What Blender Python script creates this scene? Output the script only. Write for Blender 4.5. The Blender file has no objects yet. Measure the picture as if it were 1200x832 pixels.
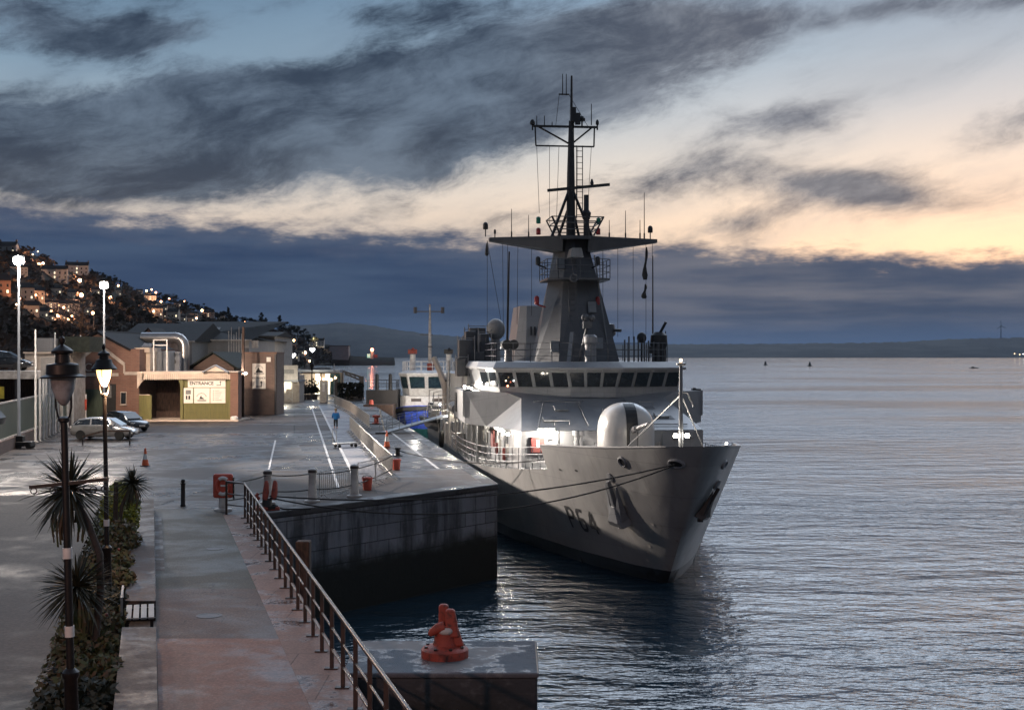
import bpy, bmesh, math, random
from mathutils import Vector, Matrix
R = math.radians
random.seed(7)
sc = bpy.context.scene
col = sc.collection

# ------------------------------------------------------------------ camera
cam = bpy.data.cameras.new('camera')
cam.lens = 45.0; cam.sensor_width = 36.0; cam.clip_start = 0.1; cam.clip_end = 60000
co = bpy.data.objects.new('camera', cam); col.objects.link(co)
CH = 9.7
co.location = (0, 0, CH); co.rotation_euler = (R(90), 0, 0)
sc.camera = co

# ------------------------------------------------------------------ render / view
sc.view_settings.view_transform = 'Standard'
sc.view_settings.look = 'None'
sc.view_settings.gamma = 1.0
sc.view_settings.exposure = 0.42
sc.view_settings.use_curve_mapping = False
sc.render.engine = 'CYCLES'
cy = sc.cycles
cy.use_denoising = True
cy.max_bounces = 5; cy.diffuse_bounces = 2; cy.glossy_bounces = 3; cy.transmission_bounces = 3
cy.transparent_max_bounces = 6; cy.volume_bounces = 0
cy.sample_clamp_indirect = 4.0; cy.sample_clamp_direct = 0.0
cy.caustics_reflective = False; cy.caustics_refractive = False
cy.use_light_tree = True

# ------------------------------------------------------------------ world: dusk sky with broken cloud
world = bpy.data.worlds.new('World'); sc.world = world
world.use_nodes = True
wt = world.node_tree; wt.nodes.clear()

class G:
    """small helper for building node graphs"""
    def __init__(s, t): s.t = t
    def n(s, ty, **kw):
        x = s.t.nodes.new(ty)
        for k, v in kw.items(): setattr(x, k, v)
        return x
    def put(s, sock, v):
        if isinstance(v, bpy.types.NodeSocket): s.t.links.new(v, sock)
        elif v is not None: sock.default_value = v
    def m(s, op, a, b=None, c=None, clamp=False):
        x = s.n('ShaderNodeMath', operation=op, use_clamp=clamp)
        s.put(x.inputs[0], a); s.put(x.inputs[1], b)
        if c is not None: s.put(x.inputs[2], c)
        return x.outputs[0]
    def xyz(s, a, b, c=0.0):
        x = s.n('ShaderNodeCombineXYZ')
        s.put(x.inputs[0], a); s.put(x.inputs[1], b); s.put(x.inputs[2], c)
        return x.outputs[0]
    def noise(s, vec, scale=1.0, detail=6.0, rough=0.55, lac=2.0, dist=0.0):
        x = s.n('ShaderNodeTexNoise')
        if vec is not None: s.put(x.inputs['Vector'], vec)
        s.put(x.inputs['Scale'], scale); s.put(x.inputs['Detail'], detail)
        s.put(x.inputs['Roughness'], rough); s.put(x.inputs['Lacunarity'], lac); s.put(x.inputs['Distortion'], dist)
        return x.outputs[0]
    def mix(s, f, a, b, blend='MIX'):
        x = s.n('ShaderNodeMix', data_type='RGBA', blend_type=blend)
        s.put(x.inputs[0], f)
        for k, v in ((6, a), (7, b)):
            if isinstance(v, (tuple, list)) and len(v) == 3: v = (*v, 1)
            s.put(x.inputs[k], v)
        return x.outputs[2]
    def ss(s, v, lo, hi):
        x = s.n('ShaderNodeMapRange', interpolation_type='SMOOTHSTEP')
        s.put(x.inputs[0], v); s.put(x.inputs[1], lo); s.put(x.inputs[2], hi)
        return x.outputs[0]
    def ramp(s, f, stops, interp='LINEAR'):
        x = s.n('ShaderNodeValToRGB'); x.color_ramp.interpolation = interp
        els = x.color_ramp.elements
        while len(els) < len(stops): els.new(0.5)
        for e, (p, c) in zip(els, stops): e.position = p; e.color = (*c, 1) if len(c) == 3 else c
        s.put(x.inputs[0], f)
        return x.outputs[0]

def UV(px, py):
    """direction of the sky seen at a place in the picture, as azimuth and elevation"""
    a = math.atan((px - 600) / 1500); e = math.atan((416 - py) / math.hypot(1500, px - 600))
    return a, e

g = G(wt)
tc = g.n('ShaderNodeTexCoord')
sep = g.n('ShaderNodeSeparateXYZ'); wt.links.new(tc.outputs['Generated'], sep.inputs[0])
U = g.m('ARCTAN2', sep.outputs[0], sep.outputs[1])
V = g.m('ARCSINE', sep.outputs[2])
# clear sky: warm low in the west (right), cool above
def el(py): return math.atan((416 - py) / 1500)
vn = g.m('DIVIDE', V, 1.5708, clamp=True)
def E(py): return el(py) / 1.5708
east = g.ramp(vn, [(0, (.50, .42, .38)), (E(260), (.52, .44, .38)), (E(225), (.50, .45, .41)), (E(170), (.31, .35, .38)),
                   (E(90), (.165, .235, .30)), (E(0), (.10, .170, .245)), (.22, (.55, .76, 1.02)), (.38, (.86, 1.06, 1.34)), (.62, (.28, .34, .44)), (1, (.07, .09, .14))])
west = g.ramp(vn, [(0, (.72, .53, .39)), (E(300), (.74, .57, .43)), (E(250), (.68, .555, .45)), (E(200), (.555, .51, .46)), (E(140), (.39, .42, .44)),
                   (E(70), (.255, .335, .40)), (E(0), (.165, .26, .355)), (.22, (.66, .86, 1.12)), (.38, (.95, 1.15, 1.42)), (.62, (.30, .35, .45)), (1, (.14, .18, .27))])
wfac = g.ss(U, -.28, .22)
back = g.ss(g.m('ABSOLUTE', U), .5, 1.15)
clear = g.mix(wfac, east, west)
gl = g.m('MULTIPLY', g.m('MULTIPLY', g.ss(V, .28, .42), g.ss(V, 1.0, .6)), g.m('MULTIPLY', g.ss(U, -.30, .02), g.ss(U, .75, .42)))  # sky patch above the view, brightened to lift the water's reflections
clear = g.mix(g.m('MULTIPLY', gl, .78), clear, (2.75, 2.98, 3.35))
clear = g.mix(g.m('MULTIPLY', back, .9), clear, (.044, .053, .076))
sky = g.n('ShaderNodeTexSky', sky_type='NISHITA', sun_disc=False)
SUN_EL, SUN_AZ = R(1.5), R(24)
sky.sun_elevation = SUN_EL; sky.sun_rotation = SUN_AZ; sky.altitude = 10; sky.dust_density = 2.0
skc = g.mix(1.0, sky.outputs[0], (.02, .02, .02), 'MULTIPLY')
clear = g.mix(1.0, clear, skc, 'ADD')

w1 = g.noise(g.xyz(g.m('MULTIPLY', U, 7), g.m('MULTIPLY', V, 16)), 1.0, 3.0, .5)
w1 = g.m('SUBTRACT', w1, .5)
w2 = g.noise(g.xyz(g.m('MULTIPLY', U, 9), g.m('MULTIPLY', V, 18), 7.3), 1.0, 3.0, .5)
w2 = g.m('SUBTRACT', w2, .5)
Uw = g.m('MULTIPLY_ADD', w1, .07, U); Vw = g.m('MULTIPLY_ADD', w2, .03, V)
ct, st = math.cos(R(14)), math.sin(R(14))
S_ = g.m('ADD', g.m('MULTIPLY', Uw, ct), g.m('MULTIPLY', Vw, st))
T_ = g.m('SUBTRACT', g.m('MULTIPLY', Vw, ct), g.m('MULTIPLY', Uw, st))
fb = g.noise(g.xyz(g.m('MULTIPLY', S_, 17), g.m('MULTIPLY', T_, 42), 2.0), 1.0, 10.0, .71)
fb2 = g.noise(g.xyz(g.m('MULTIPLY', S_, 5), g.m('MULTIPLY', T_, 17), 5.0), 1.0, 5.0, .55)

def blob(px, py, sx, sy, rot, amp):
    u0, v0 = UV(px, py); sx /= 1500; sy /= 1500; c, s = math.cos(R(rot)), math.sin(R(rot))
    du = g.m('SUBTRACT', Uw, u0); dv = g.m('SUBTRACT', Vw, v0)
    p = g.m('ADD', g.m('MULTIPLY', du, c / sx), g.m('MULTIPLY', dv, s / sx))
    q = g.m('ADD', g.m('MULTIPLY', du, -s / sy), g.m('MULTIPLY', dv, c / sy))
    r2 = g.m('ADD', g.m('MULTIPLY', p, p), g.m('MULTIPLY', q, q))
    return g.m('MULTIPLY', g.m('EXPONENT', g.m('MULTIPLY', r2, -1.0)), amp)

cov = None
for b in [(60, 165, 240, 48, 0, 1.0), (330, 150, 230, 45, 10, .95), (500, 185, 150, 32, 14, .85), (580, 78, 230, 44, 16, .95), (210, 105, 150, 22, 6, .5), (500, 15, 120, 20, 0, .45), (760, 95, 120, 24, 8, .45),
          (730, 50, 150, 32, 10, .6), (40, 25, 190, 34, -4, .75), (710, 130, 130, 24, 6, .5), (860, 45, 80, 30, 0, .45),
          (930, 140, 85, 19, 6, .72), (995, 225, 120, 26, -6, .85), (840, 262, 80, 13, 8, .55), (1170, 145, 80, 26, 12, .42),
          (800, 205, 110, 24, 12, .5), (1100, 6, 190, 13, 0, .5), (120, 215, 160, 22, -4, .5),
          (350, 40, 80, 24, 10, -.30), (190, 40, 130, 18, 8, .40), (300, 95, 160, 16, 10, .25), (70, 92, 110, 17, 0, -.35), (455, 120, 70, 14, 18, -.2)]:
    x = blob(*b); cov = x if cov is None else g.m('ADD', cov, x)
hi = g.ss(V, .29, .5)                                   # broken cloud overhead too
cov = g.m('ADD', g.m('MULTIPLY', cov, .78), g.m('MULTIPLY', hi, -.12))
fb3 = g.noise(g.xyz(g.m('MULTIPLY', S_, 16), g.m('MULTIPLY', T_, 46), 11.0), 1.0, 8.0, .66)
dB = g.m('ADD', g.m('ADD', g.m('MULTIPLY', fb, 1.15), g.m('MULTIPLY', fb3, .28)), g.m('MULTIPLY', fb2, .75))
dB = g.m('MULTIPLY', g.m('SUBTRACT', dB, 1.02), g.m('MULTIPLY_ADD', g.ss(U, .0, .26), -.42, 1.0))
dB = g.m('ADD', dB, cov)
aB = g.ss(dB, .07, .66)
lit = g.ss(g.m('ADD', g.m('MULTIPLY', fb, .55), g.m('MULTIPLY', fb2, .75)), .48, .80)
cB_l = g.mix(lit, (.108, .138, .178), (.022, .032, .052))
cB_r = g.mix(lit, (.25, .245, .255), (.080, .084, .105))
cB = g.mix(g.ss(U, -.05, .24), cB_l, cB_r)
veil = g.m('MULTIPLY', g.ss(fb2, .38, .68), .34)
clear = g.mix(veil, clear, g.mix(g.ss(U, -.1, .2), (.12, .165, .215), (.31, .315, .33)))
c = g.mix(g.m('MULTIPLY', aB, .94), clear, cB)
# low bank lying along the horizon
edge = g.m('MULTIPLY_ADD', U, -.052, UV(600, 276)[1])
eb = g.noise(g.xyz(g.m('MULTIPLY', U, 26), g.m('MULTIPLY', V, 80), 3.0), 1.0, 9.0, .64)
edge = g.m('ADD', edge, g.m('MULTIPLY', g.m('SUBTRACT', eb, .5), .046))
dA = g.m('SUBTRACT', edge, V)
aA = g.ss(dA, -.006, .013)
bn = g.noise(g.xyz(g.m('MULTIPLY', U, 5), g.m('MULTIPLY', V, 48), 9.0), 1.0, 5.0, .55)
cA_l = g.mix(g.ss(bn, .3, .7), (.024, .043, .090), (.046, .072, .125))
cA_r = g.mix(g.ss(bn, .35, .72), (.044, .060, .100), (.135, .135, .158))
cA = g.mix(g.ss(U, -.12, .22), cA_l, cA_r)
cA = g.mix(g.ss(V, .035, .002), cA, (.055, .090, .165))
top = g.m('MULTIPLY', g.ss(dA, .03, .0), .35)
cA = g.mix(top, cA, (.13, .13, .155))
backband = g.ss(g.m('ABSOLUTE', U), 1.6, .8)
c = g.mix(g.m('MULTIPLY', aA, backband), c, cA)
c = g.mix(1., c, g.mix(g.ss(V, .08, .2), (1, 1, 1), (.95, 1.0, 1.06)), 'MULTIPLY')
c = g.mix(g.ss(V, -.002, -.03), c, (.03, .04, .055))
bg = g.n('ShaderNodeBackground'); wt.links.new(c, bg.inputs[0]); bg.inputs[1].default_value = 1.0
wo = g.n('ShaderNodeOutputWorld'); wt.links.new(bg.outputs[0], wo.inputs[0])

# afterglow of the sun that has gone behind the western bank
sl = bpy.data.lights.new('afterglow_sun', 'SUN'); sl.energy = 0.012; sl.angle = R(30); sl.color = (1, .78, .6)
so = bpy.data.objects.new('afterglow_sun', sl); col.objects.link(so)
d = Vector((math.sin(SUN_AZ) * math.cos(R(6)), math.cos(SUN_AZ) * math.cos(R(6)), math.sin(R(6))))
so.rotation_euler = d.to_track_quat('Z', 'Y').to_euler()

# ------------------------------------------------------------------ materials
def mat(name, c1, c2=None, rough=.6, metal=0., scale=4., detail=5., bump=0., bscale=None, lo=.35, hi=.65, rough2=None,
        spec=.5, emit=None, estr=0., coords='Object', stretch=None, coat=0.):
    m = bpy.data.materials.new(name); m.use_nodes = True
    t = m.node_tree; g = G(t); b = t.nodes['Principled BSDF']
    b.inputs['Roughness'].default_value = rough; b.inputs['Metallic'].default_value = metal
    b.inputs['Specular IOR Level'].default_value = spec; b.inputs['Coat Weight'].default_value = coat
    if c2 is None: c2 = tuple(x * .72 for x in c1)
    tcn = g.n('ShaderNodeTexCoord'); v = tcn.outputs[coords]
    if stretch:
        mp = g.n('ShaderNodeMapping'); t.links.new(v, mp.inputs[0]); mp.inputs['Scale'].default_value = stretch; v = mp.outputs[0]
    nz = g.noise(v, scale, detail, .6)
    f = g.ss(nz, lo, hi)
    t.links.new(g.mix(f, c1, c2), b.inputs['Base Color'])
    if rough2 is not None:
        t.links.new(g.m('MULTIPLY_ADD', f, rough2 - rough, rough), b.inputs['Roughness'])
    if bump:
        bn = g.noise(v, bscale or scale * 6, 4., .6)
        bp = g.n('ShaderNodeBump'); bp.inputs['Strength'].default_value = bump; bp.inputs['Distance'].default_value = .02
        t.links.new(bn, bp.inputs['Height']); t.links.new(bp.outputs[0], b.inputs['Normal'])
    if emit:
        b.inputs['Emission Color'].default_value = (*emit, 1); b.inputs['Emission Strength'].default_value = estr
    return m

def ground_mat(name, dry, wet, patch_scale, wet_lo, wet_hi, joint=None, grain=60., rough_dry=.75, rough_wet=.12, speck=.25, panels=None, stretch=(1, 1, 1), cracks=0):
    """paving with damp patches: darker and glossier where water lies"""
    m = bpy.data.materials.new(name); m.use_nodes = True
    t = m.node_tree; g = G(t); b = t.nodes['Principled BSDF']
    tcn = g.n('ShaderNodeTexCoord'); v = tcn.outputs['Object']
    mp = g.n('ShaderNodeMapping'); t.links.new(v, mp.inputs[0]); mp.inputs['Scale'].default_value = stretch
    n1 = g.noise(mp.outputs[0], patch_scale, 7, .62, dist=.5); n2 = g.noise(v, patch_scale * 7, 5, .65); n3 = g.noise(v, grain, 3, .7)
    f = g.ss(g.m('ADD', g.m('MULTIPLY', n1, .75), g.m('MULTIPLY', n2, .25)), wet_lo, wet_hi)
    c = g.mix(f, dry, wet)
    c = g.mix(g.m('MULTIPLY', g.ss(n3, .35, .75), speck), c, tuple(x * 2.2 for x in dry))
    c = g.mix(g.m('MULTIPLY', g.ss(n2, .45, .7), .35), c, tuple(x * .55 for x in dry))
    if panels:      # relaid panels of slightly different age
        mr = g.n('ShaderNodeMapping'); t.links.new(v, mr.inputs[0]); mr.inputs['Rotation'].default_value = (0, 0, R(panels[3]))
        pb = g.n('ShaderNodeTexBrick'); t.links.new(mr.outputs[0], pb.inputs['Vector'])
        pb.inputs['Color1'].default_value = (1.35, 1.33, 1.33, 1); pb.inputs['Color2'].default_value = (.68, .68, .70, 1); pb.inputs['Mortar'].default_value = (.42, .42, .42, 1)
        pb.inputs['Scale'].default_value = 1.; pb.inputs['Brick Width'].default_value = panels[0]; pb.inputs['Row Height'].default_value = panels[1]; pb.inputs['Mortar Size'].default_value = panels[2]; pb.offset = .37
        c = g.mix(1., c, pb.outputs[0], 'MULTIPLY')
    if joint:
        br = g.n('ShaderNodeTexBrick'); t.links.new(v, br.inputs['Vector'])
        br.inputs['Color1'].default_value = (1, 1, 1, 1); br.inputs['Color2'].default_value = (.86, .86, .86, 1); br.inputs['Mortar'].default_value = (.45, .45, .45, 1)
        br.inputs['Scale'].default_value = joint[0]; br.inputs['Mortar Size'].default_value = joint[1]
        br.inputs['Brick Width'].default_value = joint[2]; br.inputs['Row Height'].default_value = joint[3]
        c = g.mix(1., c, br.outputs[0], 'MULTIPLY')
    if cracks:
        vo = g.n('ShaderNodeTexVoronoi', feature='DISTANCE_TO_EDGE'); vo.inputs['Scale'].default_value = cracks
        wv = g.n('ShaderNodeVectorMath', operation='ADD'); t.links.new(v, wv.inputs[0]); t.links.new(g.xyz(g.m('MULTIPLY', g.m('SUBTRACT', g.noise(v, 1.3, 5, .6), .5), 1.6), g.m('MULTIPLY', g.m('SUBTRACT', n2, .5), 1.6)), wv.inputs[1])
        t.links.new(wv.outputs[0], vo.inputs['Vector'])
        ck = g.m('MULTIPLY', g.ss(vo.outputs['Distance'], .009, .003), g.ss(g.noise(v, .22, 3, .5), .54, .64))
        c = g.mix(g.m('MULTIPLY', ck, .8), c, (.012, .012, .012))
        c = g.mix(g.m('MULTIPLY', g.ss(g.noise(v, .9, 3, .5), .68, .76), .65), c, (.018, .017, .017))
    b.inputs['Specular IOR Level'].default_value = .24
    t.links.new(c, b.inputs['Base Color'])
    t.links.new(g.m('MULTIPLY_ADD', f, rough_wet - rough_dry, rough_dry), b.inputs['Roughness'])
    bp = g.n('ShaderNodeBump'); bp.inputs['Distance'].default_value = .012
    t.links.new(g.m('MULTIPLY_ADD', f, -.22, .28), bp.inputs['Strength'])
    t.links.new(g.m('ADD', n3, n2), bp.inputs['Height']); t.links.new(bp.outputs[0], b.inputs['Normal'])
    return m

def brick_mat(name, c1, c2, mortar, scale=1., rough=.85, bw=.45, rh=.15, vertical=True):
    m = bpy.data.materials.new(name); m.use_nodes = True
    t = m.node_tree; g = G(t); b = t.nodes['Principled BSDF']; b.inputs['Roughness'].default_value = rough
    tcn = g.n('ShaderNodeTexCoord'); sp = g.n('ShaderNodeSeparateXYZ'); t.links.new(tcn.outputs['Object'], sp.inputs[0])
    v = g.xyz(g.m('ADD', sp.outputs[0], sp.outputs[1]), sp.outputs[2], 0.)
    br = g.n('ShaderNodeTexBrick'); t.links.new(v, br.inputs['Vector'])
    for k, c in (('Color1', c1), ('Color2', c2), ('Mortar', mortar)): br.inputs[k].default_value = (*c, 1)
    br.inputs['Scale'].default_value = scale; br.inputs['Mortar Size'].default_value = .012
    br.inputs['Brick Width'].default_value = bw; br.inputs['Row Height'].default_value = rh
    nz = g.noise(tcn.outputs['Object'], .8, 5, .6)
    c = g.mix(g.m('MULTIPLY', g.ss(nz, .4, .75), .5), br.outputs[0], tuple(x * .5 for x in c1))
    t.links.new(c, b.inputs['Base Color'])
    return m

def emat(name, color, strength):
    m = bpy.data.materials.new(name); m.use_nodes = True
    b = m.node_tree.nodes['Principled BSDF']
    b.inputs['Base Color'].default_value = (.8, .8, .8, 1); b.inputs['Roughness'].default_value = .4
    b.inputs['Emission Color'].default_value = (*color, 1); b.inputs['Emission Strength'].default_value = strength
    return m

def glass(name, c=(.02, .025, .03), rough=.06):
    return mat(name, c, tuple(x * .7 for x in c), rough=rough, spec=.8)

M = {}
M['asphalt'] = ground_mat('asphalt', (.048, .040, .037), (.017, .016, .018), .10, .43, .57, rough_wet=.24, panels=(5.2, 13., .06, -9.65), stretch=(.45, 1.5, 1), cracks=.28, grain=14., speck=.5)
M['road'] = ground_mat('road_gravel_asphalt', (.032, .024, .022), (.017, .014, .013), .12, .5, .72, grain=13., speck=.95, rough_wet=.42, cracks=.22)
M['prom'] = ground_mat('promenade_asphalt_lamp_warmed', (.165, .086, .064), (.088, .054, .045), .45, .44, .66, grain=24., speck=.6, rough_wet=.3, cracks=.3)  # red tone holds reddish asphalt plus painted-in warm lamp light
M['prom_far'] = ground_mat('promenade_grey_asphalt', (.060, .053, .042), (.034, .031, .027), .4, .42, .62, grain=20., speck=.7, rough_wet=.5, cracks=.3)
M['prom_mid'] = ground_mat('promenade_brown_asphalt_shaded', (.080, .055, .046), (.048, .036, .033), .4, .42, .62, grain=20., speck=.7, rough_wet=.5, cracks=.3)  # darker tone partly paints the shade beyond the warm-lit stretch
M['concrete_wet'] = ground_mat('damp_concrete', (.066, .063, .066), (.030, .031, .037), .16, .43, .57, cracks=.25, joint=(.25, .004, 1.0, .9), rough_wet=.26)
M['coping'] = ground_mat('stone_coping', (.205, .128, .104), (.092, .070, .064), .8, .48, .62, grain=20., speck=.45, cracks=.6, joint=(.5, .006, .8, .8), rough_wet=.08)
M['ledge'] = ground_mat('ledge_paving', (.068, .047, .039), (.034, .027, .024), .7, .42, .62, rough_wet=.35, grain=22., speck=.6, cracks=.5)
M['white_line'] = mat('road_paint', (.55, .55, .56), (.30, .29, .29), rough=.6, scale=3., lo=.35, hi=.7)
M['yellow_line'] = mat('worn_yellow_paint', (.40, .30, .07), (.12, .10, .07), rough=.6, scale=3., lo=.3, hi=.6)
M['soil'] = mat('soil', (.045, .032, .024), (.02, .015, .012), rough=.95, scale=6., bump=.8)
M['black_iron'] = mat('black_iron', (.007, .006, .006), (.014, .010, .009), rough=.45, scale=9., spec=.35)
M['rust_iron'] = mat('rusting_iron', (.05, .026, .02), (.022, .016, .015), rough=.5, scale=5., bump=.2)
M['rail_top'] = mat('worn_rail', (.16, .12, .10), (.07, .05, .042), rough=.35, scale=4., metal=.4)
M['steel'] = mat('galvanised_steel', (.46, .44, .41), (.32, .30, .28), rough=.5, metal=.3, scale=6.)
M['white_paint'] = mat('white_paint', (.72, .71, .69), (.56, .54, .52), rough=.5, scale=3.)
M['offwhite'] = mat('grimy_white_paint', (.52, .49, .46), (.33, .30, .28), rough=.6, scale=2.5)
M['red_plastic'] = mat('red_plastic', (.60, .10, .06), (.48, .075, .048), rough=.45, scale=5.)
M['red_iron'] = mat('flaking_red_paint', (.33, .055, .034), (.06, .026, .02), rough=.6, scale=9., detail=10, lo=.46, hi=.72, bump=.4)
M['orange'] = mat('orange_plastic', (.75, .13, .03), (.6, .09, .025), rough=.5)
M['rubber'] = mat('black_rubber', (.018, .018, .018), rough=.75)
M['rope'] = mat('dark_rope', (.02, .02, .022), (.04, .038, .036), rough=.9, scale=40)
M['navy'] = mat('warship_grey', (.245, .245, .25), (.205, .205, .212), rough=.42, scale=.7, detail=7, lo=.3, hi=.75)
M['navy2'] = mat('warship_grey_shade', (.20, .205, .215), (.165, .17, .18), rough=.45, scale=1.2)
M['deckpaint'] = mat('deck_paint', (.12, .125, .13), (.09, .09, .10), rough=.6, scale=3.)
M['mastgrey'] = mat('mast_grey', (.080, .082, .092), (.062, .064, .072), rough=.5, scale=1.5)
M['dark'] = mat('dark_fittings', (.02, .02, .023), rough=.5)
M['gunwhite'] = mat('gun_shield_grp', (.46, .45, .44), (.40, .39, .385), rough=.3, scale=1.2, coat=.2)
M['radome'] = mat('radome_grp', (.30, .285, .27), (.24, .225, .215), rough=.5, scale=2.)
M['glass'] = glass('dark_glass')
M['greenglass'] = mat('tinted_glass', (.03, .06, .065), (.015, .03, .035), rough=.05, spec=.9)
M['brick'] = brick_mat('red_brick', (.19, .098, .072), (.155, .082, .062), (.17, .125, .10))
M['brick_dk'] = brick_mat('brown_brick', (.15, .098, .08), (.125, .084, .07), (.14, .11, .095))
M['stone'] = mat('pale_stone', (.46, .40, .35), (.35, .30, .26), rough=.8, scale=2.)
M['slate'] = mat('slate_roof', (.016, .016, .019), (.009, .009, .011), rough=.8, spec=.2, scale=3., stretch=(1, 1, 4))
M['greenslate'] = mat('mossy_slate', (.032, .038, .032), (.02, .024, .02), rough=.85, spec=.2, scale=3.)
M['olive'] = mat('olive_boards', (.14, .13, .035), (.10, .095, .028), rough=.6, scale=2., stretch=(8, 8, .6))
M['greenfence'] = mat('green_fence_panel', (.075, .10, .07), (.05, .068, .05), rough=.6, scale=2., stretch=(6, 6, .5))
M['timber'] = mat('old_timber', (.085, .05, .038), (.035, .024, .02), rough=.9, scale=3., bump=.5, stretch=(5, 5, .6))
M['cream'] = mat('cream_render', (.55, .46, .38), (.44, .36, .30), rough=.85, scale=1.)
M['leaf_dk'] = mat('dark_spiky_leaves', (.022, .026, .014), (.045, .042, .022), rough=.5, scale=3.)
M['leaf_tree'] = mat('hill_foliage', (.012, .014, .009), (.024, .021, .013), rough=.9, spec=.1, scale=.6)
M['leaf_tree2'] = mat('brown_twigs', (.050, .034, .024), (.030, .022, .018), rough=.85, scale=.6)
M['leaf_yel'] = mat('yellow_green_leaves', (.36, .33, .03), (.10, .12, .02), rough=.5, scale=5., lo=.4, hi=.6)
M['leaf_bed'] = mat('bed_shrub_leaves', (.055, .075, .022), (.095, .055, .028), rough=.6, scale=5.)
M['bark'] = mat('bark', (.055, .042, .034), (.03, .024, .02), rough=.9, scale=6., bump=.6, stretch=(3, 3, 1))
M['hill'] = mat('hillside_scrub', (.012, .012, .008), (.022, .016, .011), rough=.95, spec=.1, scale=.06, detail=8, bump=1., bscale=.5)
M['farhill'] = mat('far_hill', (.010, .016, .024), (.036, .042, .046), rough=.95, scale=.005, detail=10, lo=.42, hi=.62)
M['silver'] = mat('silver_car_paint', (.42, .41, .40), (.38, .37, .36), rough=.25, metal=.6, coat=.5)
M['bluecar'] = mat('dark_car_paint', (.02, .024, .03), rough=.2, metal=.4, coat=.6)
M['alloy'] = mat('alloy_wheel', (.45, .45, .46), rough=.3, metal=.8)
M['tail'] = emat('tail_lamp_red', (.5, .02, .02), .05)
M['coatblue'] = mat('blue_coat', (.02, .20, .50), (.015, .14, .38), rough=.8, scale=10)
M['cloth_dk'] = mat('dark_trousers', (.02, .02, .025), rough=.9)
M['skin'] = mat('skin', (.50, .30, .22), (.45, .26, .19), rough=.55)
M['hair'] = mat('fair_hair', (.38, .27, .15), (.28, .19, .10), rough=.7, scale=20)
M['tugblue'] = mat('tug_blue', (.03, .07, .38), (.025, .05, .28), rough=.4)
M['teal'] = mat('antifouling_teal', (.02, .10, .10), rough=.5)
M['silverduct'] = mat('silver_duct', (.45, .44, .43), (.36, .35, .35), rough=.3, metal=.8, scale=2.)
M['tankgrey'] = mat('blue_grey_tank', (.16, .18, .21), (.13, .145, .17), rough=.45, scale=1.)
M['yellow'] = mat('yellow_paint', (.45, .36, .04), rough=.6)
M['ink'] = mat('black_lettering', (.015, .015, .015), rough=.7)
M['inkgrey'] = mat('grey_print', (.12, .12, .12), (.2, .2, .2), rough=.8, scale=14, lo=.45, hi=.55)
M['paper'] = mat('printed_board', (.72, .68, .62), (.66, .62, .56), rough=.7, scale=1.5)
M['hullnum'] = mat('hull_number_paint', (.016, .016, .019), (.05, .05, .05), rough=.5, scale=9, lo=.5, hi=.75)
M['lamp_glass_off'] = mat('unlit_lamp_glass', (.32, .33, .34), (.20, .20, .21), rough=.25, scale=6)
M['glow_lantern'] = emat('lit_lantern_glass', (1., .60, .22), 2.6)
M['glow_flood'] = emat('floodlight_lens', (1., .97, .86), 90.)
M['glow_sodium'] = emat('sodium_lamp', (1., .40, .17), 14.)
M['glow_warm'] = emat('warm_lamp', (1., .68, .36), 4.)
M['glow_white'] = emat('white_lamp', (.95, .97, 1.), 4.)
M['glow_deck'] = emat('deck_light_lens', (1., .92, .78), 45.)
M['glow_win'] = emat('lit_window', (1., .85, .55), 1.2)
M['glow_red'] = emat('red_beacon', (1., .22, .10), 14.)
M['teal_light'] = emat('green_marker', (.1, .9, .6), .35)
M['red_light'] = mat('red_marker_glass', (.35, .03, .03), rough=.3)
M['green_light'] = mat('green_marker_glass', (.02, .22, .14), rough=.3)

# quay masonry: big blocks, weed-dark towards the tide line (the tide mark is a real stain)
def wall_mat(name, c1, c2, block=(1.3, .62), tide=1.9):
    m = bpy.data.materials.new(name); m.use_nodes = True
    t = m.node_tree; g = G(t); b = t.nodes['Principled BSDF']
    geo = g.n('ShaderNodeNewGeometry'); sp = g.n('ShaderNodeSeparateXYZ'); t.links.new(geo.outputs['Position'], sp.inputs[0])
    v = g.xyz(g.m('ADD', g.m('MULTIPLY', sp.outputs[0], .8), g.m('MULTIPLY', sp.outputs[1], .62)), sp.outputs[2], 0.)
    br = g.n('ShaderNodeTexBrick'); t.links.new(v, br.inputs['Vector'])
    br.inputs['Scale'].default_value = 1.; br.inputs['Brick Width'].default_value = block[0]; br.inputs['Row Height'].default_value = block[1]
    br.inputs['Mortar Size'].default_value = .018
    br.inputs['Color1'].default_value = (*c1, 1); br.inputs['Color2'].default_value = (*c2, 1); br.inputs['Mortar'].default_value = (.045, .045, .048, 1)
    n1 = g.noise(geo.outputs['Position'], .7, 6, .65); n2 = g.noise(v, 3., 6, .7)
    mp = g.xyz(g.m('MULTIPLY', sp.outputs[0], 1.6), g.m('MULTIPLY', sp.outputs[1], 1.6), g.m('MULTIPLY', sp.outputs[2], .25))
    n3 = g.noise(mp, 1., 5, .6)
    c = g.mix(g.m('MULTIPLY', g.ss(n3, .42, .65), .85), br.outputs[0], (.028, .028, .030))
    c = g.mix(g.m('MULTIPLY', g.ss(n2, .5, .75), .3), c, (.30, .30, .30))
    zz = g.m('ADD', sp.outputs[2], g.m('MULTIPLY', g.m('SUBTRACT', n1, .5), 1.3))
    c = g.mix(g.ss(zz, tide + .5, tide - .3), c, (.012, .013, .010))
    t.links.new(c, b.inputs['Base Color']); b.inputs['Roughness'].default_value = .75
    bp = g.n('ShaderNodeBump'); bp.inputs['Strength'].default_value = .6; bp.inputs['Distance'].default_value = .05
    t.links.new(g.m('ADD', n2, br.outputs['Fac']), bp.inputs['Height']); t.links.new(bp.outputs[0], b.inputs['Normal'])
    return m
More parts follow.
